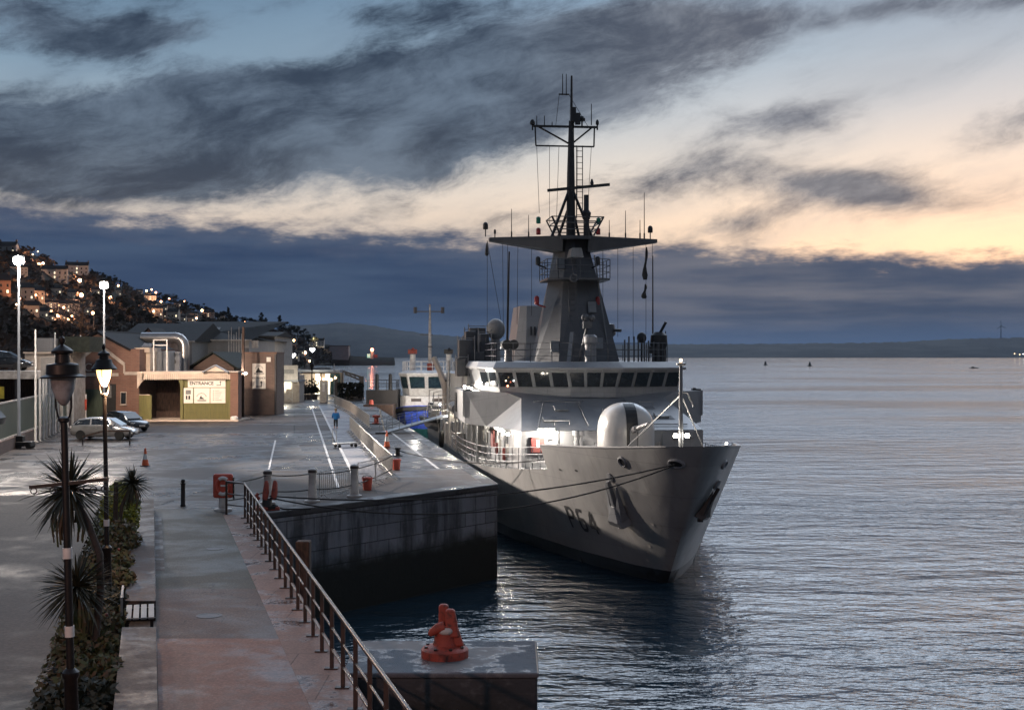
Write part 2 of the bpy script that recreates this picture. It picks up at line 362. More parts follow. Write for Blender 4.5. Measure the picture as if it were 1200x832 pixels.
M['quaywall'] = wall_mat('quay_masonry', (.23, .235, .26), (.155, .16, .18))

# hull paint: grey with dark boot topping at the waterline, faint streaks of rust and salt
def hull_mat():
    m = bpy.data.materials.new('hull_paint'); m.use_nodes = True
    t = m.node_tree; g = G(t); b = t.nodes['Principled BSDF']
    tcn = g.n('ShaderNodeTexCoord'); sp = g.n('ShaderNodeSeparateXYZ'); t.links.new(tcn.outputs['Object'], sp.inputs[0])
    n1 = g.noise(tcn.outputs['Object'], .5, 6, .6)
    sv = g.xyz(g.m('MULTIPLY', sp.outputs[0], 2.), g.m('MULTIPLY', sp.outputs[1], 2.5), g.m('MULTIPLY', sp.outputs[2], .22))
    n2 = g.noise(sv, 1.2, 5, .65)
    c = g.mix(g.ss(n1, .3, .7), (.305, .298, .29), (.245, .242, .24))
    c = g.mix(g.m('MULTIPLY', g.ss(n2, .52, .72), .30), c, (.15, .135, .12))
    c = g.mix(g.m('MULTIPLY', g.ss(n2, .40, .25), .25), c, (.42, .41, .40))
    pv_ = g.xyz(g.m('ADD', sp.outputs[1], g.m('MULTIPLY', sp.outputs[0], .15)), sp.outputs[2], 0.)
    pl_ = g.n('ShaderNodeTexBrick'); t.links.new(pv_, pl_.inputs['Vector']); pl_.inputs['Scale'].default_value = 1.; pl_.inputs['Brick Width'].default_value = 3.1; pl_.inputs['Row Height'].default_value = 1.35
    pl_.inputs['Mortar Size'].default_value = .018; pl_.inputs['Mortar Smooth'].default_value = .6
    pl_.inputs['Color1'].default_value = (1.03, 1.03, 1.03, 1); pl_.inputs['Color2'].default_value = (.95, .95, .955, 1); pl_.inputs['Mortar'].default_value = (.80, .80, .80, 1)
    c = g.mix(1., c, pl_.outputs[0], 'MULTIPLY')
    rv = g.xyz(g.m('MULTIPLY', sp.outputs[0], 5.), g.m('MULTIPLY', sp.outputs[1], 5.), g.m('MULTIPLY', sp.outputs[2], .5))
    rs_ = g.m('MULTIPLY', g.ss(g.noise(rv, 1., 4, .6), .64, .76), g.ss(g.noise(tcn.outputs['Object'], .35, 3, .5), .48, .62))
    c = g.mix(g.m('MULTIPLY', rs_, .55), c, (.13, .065, .035))
    zz = g.m('ADD', sp.outputs[2], g.m('MULTIPLY', g.m('SUBTRACT', n1, .5), .12))
    c = g.mix(g.ss(zz, .62, .58), c, (.014, .014, .016))
    t.links.new(c, b.inputs['Base Color'])
    b.inputs['Roughness'].default_value = .36
    bp = g.n('ShaderNodeBump'); bp.inputs['Strength'].default_value = .35; bp.inputs['Distance'].default_value = .09
    pl = g.n('ShaderNodeTexNoise'); t.links.new(tcn.outputs['Object'], pl.inputs['Vector']); pl.inputs['Scale'].default_value = .9; pl.inputs['Detail'].default_value = 2
    t.links.new(pl.outputs[0], bp.inputs['Height']); t.links.new(bp.outputs[0], b.inputs['Normal'])
    return m
M['hull'] = hull_mat()
def steel_mat(name, c1, c2, rough=.42):
    """painted steel plate: welded seams, buckled panels, grimy streaks and a little rust"""
    m = bpy.data.materials.new(name); m.use_nodes = True
    t = m.node_tree; g = G(t); b = t.nodes['Principled BSDF']; b.inputs['Roughness'].default_value = rough
    tcn = g.n('ShaderNodeTexCoord'); sp = g.n('ShaderNodeSeparateXYZ'); t.links.new(tcn.outputs['Object'], sp.inputs[0])
    v = g.xyz(g.m('ADD', sp.outputs[0], g.m('MULTIPLY', sp.outputs[1], .77)), g.m('ADD', sp.outputs[2], g.m('MULTIPLY', sp.outputs[1], .21)), 0.)
    br = g.n('ShaderNodeTexBrick'); t.links.new(v, br.inputs['Vector']); br.inputs['Scale'].default_value = 1.; br.inputs['Brick Width'].default_value = 1.9; br.inputs['Row Height'].default_value = 1.05
    br.inputs['Mortar Size'].default_value = .014; br.inputs['Mortar Smooth'].default_value = .5
    br.inputs['Color1'].default_value = (1.04, 1.04, 1.04, 1); br.inputs['Color2'].default_value = (.93, .93, .935, 1); br.inputs['Mortar'].default_value = (.74, .74, .75, 1)
    n1 = g.noise(tcn.outputs['Object'], .7, 7, .62)
    sv = g.xyz(g.m('MULTIPLY', sp.outputs[0], 4.), g.m('MULTIPLY', sp.outputs[1], 4.), g.m('MULTIPLY', sp.outputs[2], .45)); n2 = g.noise(sv, 1., 5, .6)
    c = g.mix(1., g.mix(g.ss(n1, .3, .72), c1, c2), br.outputs[0], 'MULTIPLY')
    c = g.mix(g.m('MULTIPLY', g.ss(n2, .54, .72), .42), c, tuple(x * .55 for x in c1))
    c = g.mix(g.m('MULTIPLY', g.m('MULTIPLY', g.ss(n2, .62, .74), g.ss(n1, .5, .62)), .45), c, (.12, .065, .04))
    t.links.new(c, b.inputs['Base Color'])
    bp = g.n('ShaderNodeBump'); bp.inputs['Strength'].default_value = .3; bp.inputs['Distance'].default_value = .05
    t.links.new(g.noise(tcn.outputs['Object'], 1.1, 2, .5), bp.inputs['Height']); t.links.new(bp.outputs[0], b.inputs['Normal'])
    return m
M['navy'] = steel_mat('warship_grey_plate', (.265, .265, .272), (.215, .215, .224))
M['navy2'] = steel_mat('warship_grey_plate_dull', (.20, .205, .215), (.165, .17, .18))
M['mastgrey'] = steel_mat('mast_grey_plate', (.088, .09, .10), (.066, .068, .077), .5)

def water_mat():
    m = bpy.data.materials.new('harbour_water'); m.use_nodes = True
    t = m.node_tree; g = G(t); b = t.nodes['Principled BSDF']
    b.inputs['Base Color'].default_value = (.016, .040, .060, 1); b.inputs['Roughness'].default_value = .06
    b.inputs['IOR'].default_value = 1.42; b.inputs['Specular IOR Level'].default_value = 1.0
    tcn = g.n('ShaderNodeTexCoord'); v = tcn.outputs['Object']
    def mp(sx, sy, rot):
        x = g.n('ShaderNodeMapping'); t.links.new(v, x.inputs[0]); x.inputs['Scale'].default_value = (sx, sy, 1); x.inputs['Rotation'].default_value = (0, 0, R(rot)); return x.outputs[0]
    gust = g.ss(g.noise(mp(.006, .022, 8), 1., 4, .55), .35, .68)      # wind patches
    h = g.m('ADD', g.m('MULTIPLY', g.noise(mp(.55, 1.1, 12), 1., 3, .55), 1.0),
            g.m('ADD', g.m('MULTIPLY', g.noise(mp(1.9, 3.4, -14), 1., 3, .55), .30), g.m('MULTIPLY', g.noise(mp(.13, .30, 5), 1., 2, .5), 1.9)))
    bp = g.n('ShaderNodeBump'); bp.inputs['Distance'].default_value = .46
    t.links.new(g.m('MULTIPLY_ADD', gust, .70, .30), bp.inputs['Strength'])
    t.links.new(h, bp.inputs['Height']); t.links.new(bp.outputs[0], b.inputs['Normal'])
    return m
M['water'] = water_mat()
M['locker_red'] = mat('dull_locker_red', (.20, .045, .04), (.15, .04, .036), rough=.55)
M['pale_pave'] = ground_mat('pale_wet_paving', (.22, .22, .245), (.12, .125, .15), .3, .43, .57, cracks=.5, joint=(.25, .004, 1.0, .9), rough_wet=.28)

# ------------------------------------------------------------------ mesh helpers
class MB:
    def __init__(s): s.v = []; s.f = []
    def add(s, vs, fs):
        n = len(s.v); s.v += [tuple(v) for v in vs]; s.f += [[i + n for i in f] for f in fs]; return s
    def box(s, x0, x1, y0, y1, z0, z1):
        return s.add([(x0, y0, z0), (x1, y0, z0), (x1, y1, z0), (x0, y1, z0), (x0, y0, z1), (x1, y0, z1), (x1, y1, z1), (x0, y1, z1)],
                     [(0, 3, 2, 1), (4, 5, 6, 7), (0, 1, 5, 4), (1, 2, 6, 5), (2, 3, 7, 6), (3, 0, 4, 7)])
    def obox(s, c, size, rz=0, rx=0, ry=0):
        m = Matrix.Translation(c) @ Matrix.Rotation(rz, 4, 'Z') @ Matrix.Rotation(ry, 4, 'Y') @ Matrix.Rotation(rx, 4, 'X')
        t = MB().box(-size[0] / 2, size[0] / 2, -size[1] / 2, size[1] / 2, -size[2] / 2, size[2] / 2)
        return s.add([m @ Vector(v) for v in t.v], t.f)
    def bar(s, p0, p1, w, h=None):
        """square bar from point to point"""
        h = h or w; p0 = Vector(p0); p1 = Vector(p1); d = (p1 - p0).normalized()
        up = Vector((0, 0, 1)) if abs(d.z) < .95 else Vector((0, 1, 0))
        x = d.cross(up).normalized() * w / 2; y = x.cross(d).normalized() * h / 2
        vs = [p + a * x + b * y for p in (p0, p1) for a, b in ((-1, -1), (1, -1), (1, 1), (-1, 1))]
        return s.add(vs, [(0, 1, 2, 3), (7, 6, 5, 4), (0, 4, 5, 1), (1, 5, 6, 2), (2, 6, 7, 3), (3, 7, 4, 0)])
    def cyl(s, p0, p1, r0, r1=None, n=10, caps=True):
        r1 = r0 if r1 is None else r1
        return s.tube([p0, p1], [r0, r1], n, caps)
    def tube(s, pts, r, n=6, caps=True):
        pts = [Vector(p) for p in pts]; rs = r if isinstance(r, (list, tuple)) else [r] * len(pts)
        rings = []
        prev = None
        for i, p in enumerate(pts):
            d = (pts[min(i + 1, len(pts) - 1)] - pts[max(i - 1, 0)]).normalized()
            if prev is None:
                up = Vector((0, 0, 1)) if abs(d.z) < .9 else Vector((1, 0, 0))
                x = d.cross(up).normalized()
            else:
                x = (prev - d * prev.dot(d)).normalized()
            prev = x; y = d.cross(x)
            rings.append([p + (x * math.cos(2 * math.pi * k / n) + y * math.sin(2 * math.pi * k / n)) * rs[i] for k in range(n)])
        return s.loft(rings, caps)
    def loft(s, rings, caps=True, closed=True):
        n = len(rings[0]); vs = [v for r in rings for v in r]; fs = []
        for i in range(len(rings) - 1):
            for k in range(n if closed else n - 1):
                a = i * n + k; b = i * n + (k + 1) % n
                fs.append((a, b, b + n, a + n))
        if caps and closed: fs += [tuple(range(n - 1, -1, -1)), tuple(range((len(rings) - 1) * n, len(rings) * n))]
        return s.add(vs, fs)
    def lathe(s, prof, c=(0, 0, 0), n=18, ang=0):
        rings = [[(c[0] + r * math.cos(ang + 2 * math.pi * k / n), c[1] + r * math.sin(ang + 2 * math.pi * k / n), c[2] + z) for k in range(n)] for r, z in prof]
        return s.loft(rings)
    def sphere(s, c, r, n=14, m=8, sc=(1, 1, 1)):
        rings = []
        for j in range(m + 1):
            t = -math.pi / 2 + math.pi * j / m; cr = max(math.cos(t), .02)
            rings.append([(c[0] + sc[0] * r * cr * math.cos(2 * math.pi * k / n), c[1] + sc[1] * r * cr * math.sin(2 * math.pi * k / n), c[2] + sc[2] * r * math.sin(t)) for k in range(n)])
        return s.loft(rings)
    def prism(s, poly, z0, z1):
        n = len(poly)
        return s.add([(x, y, z0) for x, y in poly] + [(x, y, z1) for x, y in poly],
                     [tuple(range(n - 1, -1, -1)), tuple(range(n, 2 * n))] + [(i, (i + 1) % n, n + (i + 1) % n, n + i) for i in range(n)])
    def xprism(s, poly, x0, x1):
        """(y, z) outline extruded along x"""
        n = len(poly)
        return s.add([(x0, y, z) for y, z in poly] + [(x1, y, z) for y, z in poly],
                     [tuple(range(n - 1, -1, -1)), tuple(range(n, 2 * n))] + [(i, (i + 1) % n, n + (i + 1) % n, n + i) for i in range(n)])
    def yprism(s, poly, y0, y1):
        """(x, z) outline extruded along y"""
        n = len(poly)
        return s.add([(x, y0, z) for x, z in poly] + [(x, y1, z) for x, z in poly],
                     [tuple(range(n - 1, -1, -1)), tuple(range(n, 2 * n))] + [(i, (i + 1) % n, n + (i + 1) % n, n + i) for i in range(n)])
    def poly(s, *pts): return s.add(pts, [tuple(range(len(pts)))])
    def build(s, name, m, parent=None, smooth=None, bevel=0., loc=None, rz=0., merge=False, seg=2):
        me = bpy.data.meshes.new(name); me.from_pydata(s.v, [], s.f)
        bm = bmesh.new(); bm.from_mesh(me)
        if merge: bmesh.ops.remove_doubles(bm, verts=bm.verts, dist=1e-4)
        bmesh.ops.recalc_face_normals(bm, faces=bm.faces); bm.to_mesh(me); bm.free()
        me.materials.append(M[m] if isinstance(m, str) else m)
        if smooth is not None:
            me.shade_smooth(); me.set_sharp_from_angle(angle=R(smooth))
        o = bpy.data.objects.new(name, me); col.objects.link(o)
        if loc: o.location = loc
        o.rotation_euler[2] = rz
        if parent: o.parent = parent
        if bevel:
            b = o.modifiers.new('bevel', 'BEVEL'); b.width = bevel; b.segments = seg; b.limit_method = 'ANGLE'; b.angle_limit = R(40)
        return o

def tag(o, label=None, cat=None, group=None, kind=None):
    if label: o['label'] = label
    if cat: o['category'] = cat
    if group: o['group'] = group
    if kind: o['kind'] = kind
    return o
def thing(name, label, cat, loc=(0, 0, 0), rz=0., group=None):
    o = bpy.data.objects.new(name, None); col.objects.link(o); o.empty_display_size = .2
    o.location = loc; o.rotation_euler = (0, 0, rz)
    return tag(o, label, cat, group)
def structure(o): o['kind'] = 'structure'; return o
kids = {}
def children_of(o): return [x for x in o.children]
def dup(o, loc, rz=0., scale=None, label=None, group=None):
    """copy of a thing with copies of its parts and sub-parts (mesh data shared)"""
    def cp(x, parent):
        c = x.copy(); col.objects.link(c)
        if parent is not None: c.parent = parent
        for ch in list(x.children): cp(ch, c)
        return c
    r = cp(o, None)
    r.location = loc; r.rotation_euler = (0, 0, rz)
    if scale is not None: r.scale = scale if isinstance(scale, (tuple, list)) else (scale,) * 3
    if label: r['label'] = label
    if group: r['group'] = group
    return r
ORD = ['first', 'second', 'third', 'fourth', 'fifth', 'sixth', 'seventh', 'eighth', 'ninth', 'tenth', 'eleventh', 'twelfth', 'thirteenth',
       'fourteenth', 'fifteenth', 'sixteenth', 'seventeenth', 'eighteenth', 'nineteenth', 'twentieth', 'twenty-first', 'twenty-second', 'twenty-third', 'twenty-fourth']

QZ = 4.1                                   # quay level above the water
def at(px, py, Y): return Vector(((px - 600) / 1500 * Y, Y, CH - (py - 416) / 1500 * Y))
def onz(px, py, z=QZ):
    Y = (CH - z) * 1500 / (py - 416); return Vector(((px - 600) / 1500 * Y, Y, z))
def text(body, size, m, parent, loc, rot=(R(90), 0, 0), name='lettering', align='CENTER', ext=.004, bold=0.):
    cu = bpy.data.curves.new(name, 'FONT'); cu.body = body; cu.size = size; cu.align_x = align; cu.align_y = 'CENTER'; cu.extrude = ext; cu.offset = bold
    tmp = bpy.data.objects.new(name, cu); col.objects.link(tmp); me = bpy.data.meshes.new_from_object(tmp.evaluated_get(bpy.context.evaluated_depsgraph_get())); bpy.data.objects.remove(tmp)
    me.materials.clear(); me.materials.append(M[m]); o = bpy.data.objects.new(name, me); col.objects.link(o)
    o.location = loc; o.rotation_euler = rot; o.parent = parent; return o
def lamp(name, loc, power, color, radius=.1, parent=None, spot=None, aim=None, blend=.4):
    l = bpy.data.lights.new(name, 'SPOT' if spot else 'POINT'); l.energy = power; l.color = color; l.shadow_soft_size = radius
    o = bpy.data.objects.new(name, l); col.objects.link(o); o.location = loc
    if spot:
        l.spot_size = R(spot); l.spot_blend = blend
        o.rotation_euler = (Vector(loc) - Vector(aim)).to_track_quat('Z', 'Y').to_euler()
    if parent: o.parent = parent
    return o
# ------------------------------------------------------------------ air: thin dusk haze over the harbour
hm = bpy.data.materials.new('harbour_haze'); hm.use_nodes = True
ht = hm.node_tree; ht.nodes.clear()
pv = ht.nodes.new('ShaderNodeVolumePrincipled'); ho = ht.nodes.new('ShaderNodeOutputMaterial'); ht.links.new(pv.outputs[0], ho.inputs['Volume'])
pv.inputs['Color'].default_value = (.62, .78, 1, 1); pv.inputs['Density'].default_value = 2.6e-5; pv.inputs['Anisotropy'].default_value = 0.
M['haze'] = hm
tag(MB().box(-9400, 12400, -260, 6300, -4, 190).build('haze', 'haze'), 'thin blue dusk haze over the harbour', 'haze', kind='stuff')

# ================================================================== THE SETTING
# water: one sheet to the horizon
w_ = MB(); w_.add([(-9000, -180, 0), (12000, -180, 0), (12000, 5900, 0), (-9000, 5900, 0)], [(0, 1, 2, 3)])
structure(w_.build('water', 'water'))

# promenade and quay lines
def PX(off, Y): return off - .282 * (Y - 29.6)          # promenade runs towards px 180
PROM = R(15.75)
C0 = (-.63, 55.6); CI = (PX(-4.85, 44.8), 44.8)          # outer and inner corner of the quay's end wall
def QX(Y): return C0[0] - .17 * (Y - C0[1])              # quay edge along the ship
shore = [(QX(172), 172), (-34, 178), (-46, 250), (-92, 560), (-150, 960), (-190, 1190), (-330, 1230), (-900, 1400)]
land = [(PX(-4.95, -15), -15), (PX(-4.95, CI[1]) - .05, CI[1] + .02), (C0[0] - .3, C0[1]), *[(x - (.3 if i == 0 else 0), y) for i, (x, y) in enumerate(shore)], (-900, -15)]
structure(MB().prism(land, -2, QZ - .006).build('quay_ground', 'asphalt'))

# promenade surface, coping, ledge, bed
def strip(o0, o1, y0, y1, z, name, m, z0=None, kind=True):
    b = MB(); n = 14; pl = [(PX(o0, y0 + (y1 - y0) * i / n), y0 + (y1 - y0) * i / n) for i in range(n + 1)]
    pr = [(PX(o1, y0 + (y1 - y0) * i / n), y0 + (y1 - y0) * i / n) for i in range(n + 1)]
    if z0 is None:
        b.add([(x, y, z) for x, y in pl] + [(x, y, z) for x, y in pr], [(i, n + 1 + i, n + 2 + i, i + 1) for i in range(n)])
    else:
        b.prism([pl[0], pr[0], pr[-1], pl[-1]], z0, z)
    o = b.build(name, m)
    return structure(o) if kind else o
strip(-8.23, -5.82, 30.7, 46.6, QZ + .004, 'promenade', 'prom_far')  # section tones partly paint where the lamp light starts and ends
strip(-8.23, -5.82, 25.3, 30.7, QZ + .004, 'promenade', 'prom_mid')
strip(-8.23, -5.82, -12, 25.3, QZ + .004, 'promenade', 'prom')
strip(-5.82, -4.85, -12, 44.9, QZ + .008, 'promenade_coping', 'coping', z0=QZ - .02)
strip(-40, -10.1, -12, 51.0, QZ + .002, 'road', 'road')
strip(-10.1, -8.92, -12, 45.6, QZ + .05, 'planting_bed', 'soil', z0=QZ - .01)
strip(-8.23, -7.99, 33.2, 44.5, QZ + .008, 'drainage_channel', 'ledge')

t = thing('low_wall', 'low concrete sitting wall between promenade and planting bed', 'wall')
strip(-8.90, -8.25, 27.0, 46.4, QZ + .42, 'wall_section', 'ledge', z0=QZ - .01, kind=False).parent = t
strip(-8.90, -8.25, -4, 24.4, QZ + .42, 'wall_section', 'ledge', z0=QZ - .01, kind=False).parent = t

# quay masonry walls
def inset(p, q, dist):
    d = Vector((q[0] - p[0], q[1] - p[1])).normalized(); nrm = Vector((-d.y, d.x)) * dist
    return (p[0] + nrm.x, p[1] + nrm.y), (q[0] + nrm.x, q[1] + nrm.y)
t = thing('quay_wall', 'tall masonry quay end wall, weed-dark below the tide line', 'wall')
a0, a1 = inset(CI, C0, .9)
MB().prism([CI, C0, (C0[0] - .9, C0[1] + .6), (CI[0] - .7, CI[1] + .6)], -3, QZ - .24).build('masonry', 'quaywall', t, bevel=.03)
MB().prism([(CI[0] + .0, CI[1]), (C0[0] + .06, C0[1] - .06), (C0[0] - .7, C0[1] + .6), (CI[0] - .3, CI[1] + .6)], QZ - .24, QZ + .012).build('coping', 'concrete_wet', t, bevel=.05)
b = MB()
MB().prism([(C0[0] - .03, C0[1] + .03), (QX(172), 172), (QX(172) - .9, 172), (C0[0] - .93, C0[1] + .6)], -3, QZ - .24).build('side_masonry', 'quaywall', t)
MB().prism([(C0[0] + .04, C0[1] + .0), (QX(172) + .04, 172), (QX(172) - .7, 172), (C0[0] - .7, C0[1] + .62)], QZ - .24, QZ + .008).build('side_coping', 'concrete_wet', t)
t = thing('sea_wall', 'dark sea wall below the promenade railing', 'wall')
MB().prism([(PX(-4.86, -12), -12), (PX(-4.86, 44.7), 44.7), (PX(-5.4, 44.7), 44.7), (PX(-5.4, -12), -12)], -3, QZ - .03).build('masonry', 'quaywall', t)

# pale wet concrete pavement along the quay, painted lines, slabs
def lineX(x0, y0, Y): return x0 - .17 * (Y - y0)
def sheet(pts, z, name, m): return structure(MB().add([(x, y, z) for x, y in pts], [tuple(range(len(pts)))]).build(name, m))
sheet([(lineX(-8.14, 63.6, 56), 56), (-5.6, 58.2), (-9.5, 79.5), (-12.1, 94), (-11.2, 97), (-16, 124), (-20.3, 143), (lineX(-8.14, 63.6, 143), 143)], QZ + .003, 'pavement', 'pale_pave')
for x0, y0, ya, yb, wd in ((-8.12, 58.3, 54, 142, .13), (-8.14, 63.6, 56.5, 143, .16), (-13.2, 70, 60, 84, .1)):
    sheet([(lineX(x0, y0, ya), ya), (lineX(x0, y0, ya) + wd, ya), (lineX(x0, y0, yb) + wd, yb), (lineX(x0, y0, yb), yb)], QZ + .008, 'painted_line', 'white_line')
sheet([(-3.7, 63), (-3.55, 63), (-8.9, 94), (-9.05, 94)], QZ + .008, 'painted_line', 'white_line')
sheet([(-20.5, 47.6), (-13.2, 47.6), (-11.2, 70), (-15.5, 90), (-27, 80), (-27, 60)], QZ + .001, 'concrete_slab', 'concrete_wet')
for px, py in ((150, 497), (178, 499), (258, 501), (305, 499)):      # parking bay marks, worn
    p = onz(px, py); sheet([(p.x, p.y), (p.x + .12, p.y), (p.x + 1.2, p.y + 4.2), (p.x + 1.08, p.y + 4.2)], QZ + .006, 'bay_marking', 'yellow_line')

# concrete mooring dolphin in front of the promenade
t = thing('mooring_dolphin', 'square wet-topped concrete mooring platform beside the promenade', 'platform')
MB().box(-3.0, .45, 22.6, 25.1, -3, QZ - .1).build('block', wall_mat('dolphin_concrete', (.045, .046, .05), (.035, .036, .04), tide=3.4), t, bevel=.04)
MB().box(-3.03, .48, 22.57, 25.13, QZ - .1, QZ).build('top_slab', ground_mat('dolphin_top', (.15, .145, .145), (.10, .10, .11), .55, .44, .52, rough_wet=.06), t, bevel=.035)

# ---- hillside town on the left -------------------------------------------------
HP = [-300, -150, -60, 0, 60, 115, 160, 230, 300, 340, 372, 392]
HYB = [96, 98, 104, 112, 122, 150, 185, 235, 300, 420, 720, 900]
HYR = [210, 230, 245, 260, 320, 380, 460, 600, 750, 850, 950, 985]
HYT = [262, 275, 284, 292, 310, 325, 347, 366, 384, 393, 408, 417]
def lerp_tab(x, T):
    if x <= HP[0]: return T[0]
    for i in range(len(HP) - 1):
        if x <= HP[i + 1]:
            f = (x - HP[i]) / (HP[i + 1] - HP[i]); return T[i] + (T[i + 1] - T[i]) * f
    return T[-1]
def hz(px, Y):
    yb, yr = lerp_tab(px, HYB), lerp_tab(px, HYR); zr = CH + (416 - lerp_tab(px, HYT)) / 1500 * yr
    f = (Y - yb) / (yr - yb)
    f = max(0., min(1., f)); s = .65 * f + .35 * (f * f * (3 - 2 * f))
    bump = 1.2 * math.sin(px * .05 + Y * .031) * math.sin(px * .021 - Y * .05) * f
    return QZ + (zr - QZ) * s + bump
def hillpt(px, py):
    """where a look at (px, py) meets the hillside"""
    yb, yr = lerp_tab(px, HYB), lerp_tab(px, HYR); Y = yb
    while Y < yr and CH + (416 - py) / 1500 * Y > hz(px, Y): Y += 1.5
    return Vector(((px - 600) / 1500 * Y, Y, hz(px, Y)))
b = MB(); pxs = [-300 + 8 * i for i in range(87)]; NS = 26; vs = []
for px in pxs:
    yb, yr = lerp_tab(px, HYB), lerp_tab(px, HYR)
    for j in range(NS + 1):
        f = j / (NS - 4); Y = yb + (yr - yb) * f
        z = hz(px, Y) if f <= 1 else hz(px, yr) - 6 * (f - 1)
        vs.append(((px - 600) / 1500 * Y, Y, z - (.3 if j == 0 else 0)))
b.add(vs, [(i * (NS + 1) + j, (i + 1) * (NS + 1) + j, (i + 1) * (NS + 1) + j + 1, i * (NS + 1) + j + 1) for i in range(len(pxs) - 1) for j in range(NS)])
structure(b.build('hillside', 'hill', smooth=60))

# ---- far hills across the harbour ---------------------------------------------
def ridge(name, prof, Y, depth, m, jag=1.2, step=3.):
    rnd = random.Random(len(prof)); b = MB(); n = int((prof[-1][0] - prof[0][0]) / step); rows = [[], [], []]
    for i in range(n + 1):
        px = prof[0][0] + (prof[-1][0] - prof[0][0]) * i / n
        for (p, y), (q, y2) in zip(prof, prof[1:]):
            if p <= px <= q: py = y + (y2 - y) * (px - p) / (q - p); break
        zt = CH + (416 - py + rnd.uniform(-.5, .5) * jag) / 1500 * (Y + depth * .4)
        f = (px - 600) / 1500
        rows[0].append((f * Y, Y, -1)); rows[1].append((f * (Y + depth * .12), Y + depth * .12, max(.2, zt * .32)))
        rows[2].append((f * (Y + depth * .4), Y + depth * .4, max(.4, zt)))
    back = [(x * (Y + depth) / (Y + depth * .4), Y + depth, -1) for x, y, z in rows[2]]
    b.loft([rows[0], rows[1], rows[2], back], closed=False)
    return structure(b.build(name, m, smooth=60))
ridge('far_hills', [(330, 382), (372, 380), (400, 378), (440, 382), (475, 388), (510, 392), (545, 395), (600, 401), (700, 404), (780, 403.5), (860, 403), (940, 402.5), (1000, 402), (1060, 400.5),
                    (1110, 397.5), (1150, 396.5), (1230, 395), (1400, 398), (1700, 396)], 4400, 1500, 'farhill')
ridge('headland', [(358, 405), (372, 403), (385, 404), (398, 406), (410, 407), (411, 417), (430, 418), (462, 419), (463, 425)], 1180, 90, 'hill', jag=.5, step=1.)
for o_ in ():
    pass

# ================================================================== THE WARSHIP
SHIP = Vector((7.29, 48.6, 0)); SA = math.asin(.1126)
ship = thing('patrol_ship', 'grey naval patrol ship with tall tower mast moored along the quay', 'ship', SHIP, SA)
su = Vector((-.1126, .9936, 0)); sv = Vector((.9936, .1126, 0))
def SW(c, a, z): return SHIP + sv * c + su * a + Vector((0, 0, z))
def SP(a, px, py):
    """local (across, height) at a station a metres aft of the stem head"""
    f = (px - 600) / 1500; b = SHIP + su * a; c = (f * b.y - b.x) / (sv.x - f * sv.y); p = b + sv * c
    return c, CH - (py - 416) / 1500 * p.y
def tab(x, T):
    if x <= T[0][0]: return T[0][1]
    for (p, y), (q, y2) in zip(T, T[1:]):
        if x <= q: return y + (y2 - y) * (x - p) / (q - p)
    return T[-1][1]
WD = [(0, 0), (.12, .36), (.4, .72), (.8, 1.05), (1.2, 1.32), (2, 1.68), (3, 2.08), (4.5, 2.68), (6, 3.22), (9, 4.03), (11.8, 4.68), (16, 5.7), (22, 6.85), (26, 7.05), (40, 7.1), (90, 6.9)]
WW = [(0, 0), (.15, .14), (.5, .36), (1, .66), (2.1, 1.2), (4.9, 2.35), (9, 3.65), (14, 5.1), (20, 6.1), (28, 6.6), (40, 6.8), (90, 6.3)]
LEN = 82.
def zref(a): return tab(a, [(0, 6.23), (5, 5.86), (11.8, 5.5), (20, 5.3), (90, 5.2)])
def zdeck(a): return tab(a, [(0, 5.1), (11.8, 4.36), (17, 3.95), (22, 3.65), (35, 3.35), (90, 3.2)])
def stem(t): return 5.94 * (1 - t) ** 1.04 if t < 1 else 0.
def hw(a, z):
    t = max(-.25, min(1., z / zref(a))); d = a - (stem(t) if t > 0 else 5.94 - t * 1.5)
    if d <= 0: return 0.
    s = max(0, t) ** 1.25
    return tab(d, WW) * (1 - s) + tab(d, WD) * s
def hull_hit(px, py, side=-1):
    best = None
    a = .05
    while a < 40:
        c, z = SP(a, px, py)
        if z < zref(a) and abs(side * hw(a, z) - c) < (best[0] if best else 1e9): best = (abs(side * hw(a, z) - c), a, c, z)
        a += .02
    return best[1], best[3]
def hp(a, z, off=0., side=-1):
    """point on the shell, pushed outward"""
    e = .05; w = hw(a, z)
    da = (hw(a + e, z) - hw(a - e, z)) / (2 * e); dz = (hw(a, z + e) - hw(a, z - e)) / (2 * e)
    n = Vector((1, -da, -dz)).normalized() * off
    return Vector((side * (w + n.x), a + n.y, z + n.z))
# shell
stn = [0.02, .12, .25, .4, .6, .8, 1.05, 1.3, 1.7, 2.1, 2.6, 3.1, 3.8, 4.5, 5.2, 5.94, 6.3, 6.8, 7.6, 8.6, 9.6, 10.8, 11.8, 11.801, 13, 15, 17, 19.5, 22, 25, 28, 34, 42, 52, 64, 74, LEN]
NZ = 22
def zlow(a):
    lo = -1.2
    if a >= 6.3: return lo
    z0, z1 = lo, zref(a)
    for _ in range(40):
        zm = (z0 + z1) / 2
        if hw(a, zm) > 0: z1 = zm
        else: z0 = zm
    return z0
b = MB(); grid = {}
for side in (-1, 1):
    vs = []
    for a in stn:
        zt = zref(a) if a <= 11.8 else zdeck(a); zl = zlow(a)
        for j in range(NZ + 1):
            z = zl + (zt - zl) * j / NZ; w = hw(a, z) if j else (0 if a < 6.3 else hw(a, z))
            vs.append((side * w, a, z))
    b.add(vs, [(i * (NZ + 1) + j, (i + 1) * (NZ + 1) + j, (i + 1) * (NZ + 1) + j + 1, i * (NZ + 1) + j + 1) for i in range(len(stn) - 1) for j in range(NZ)])
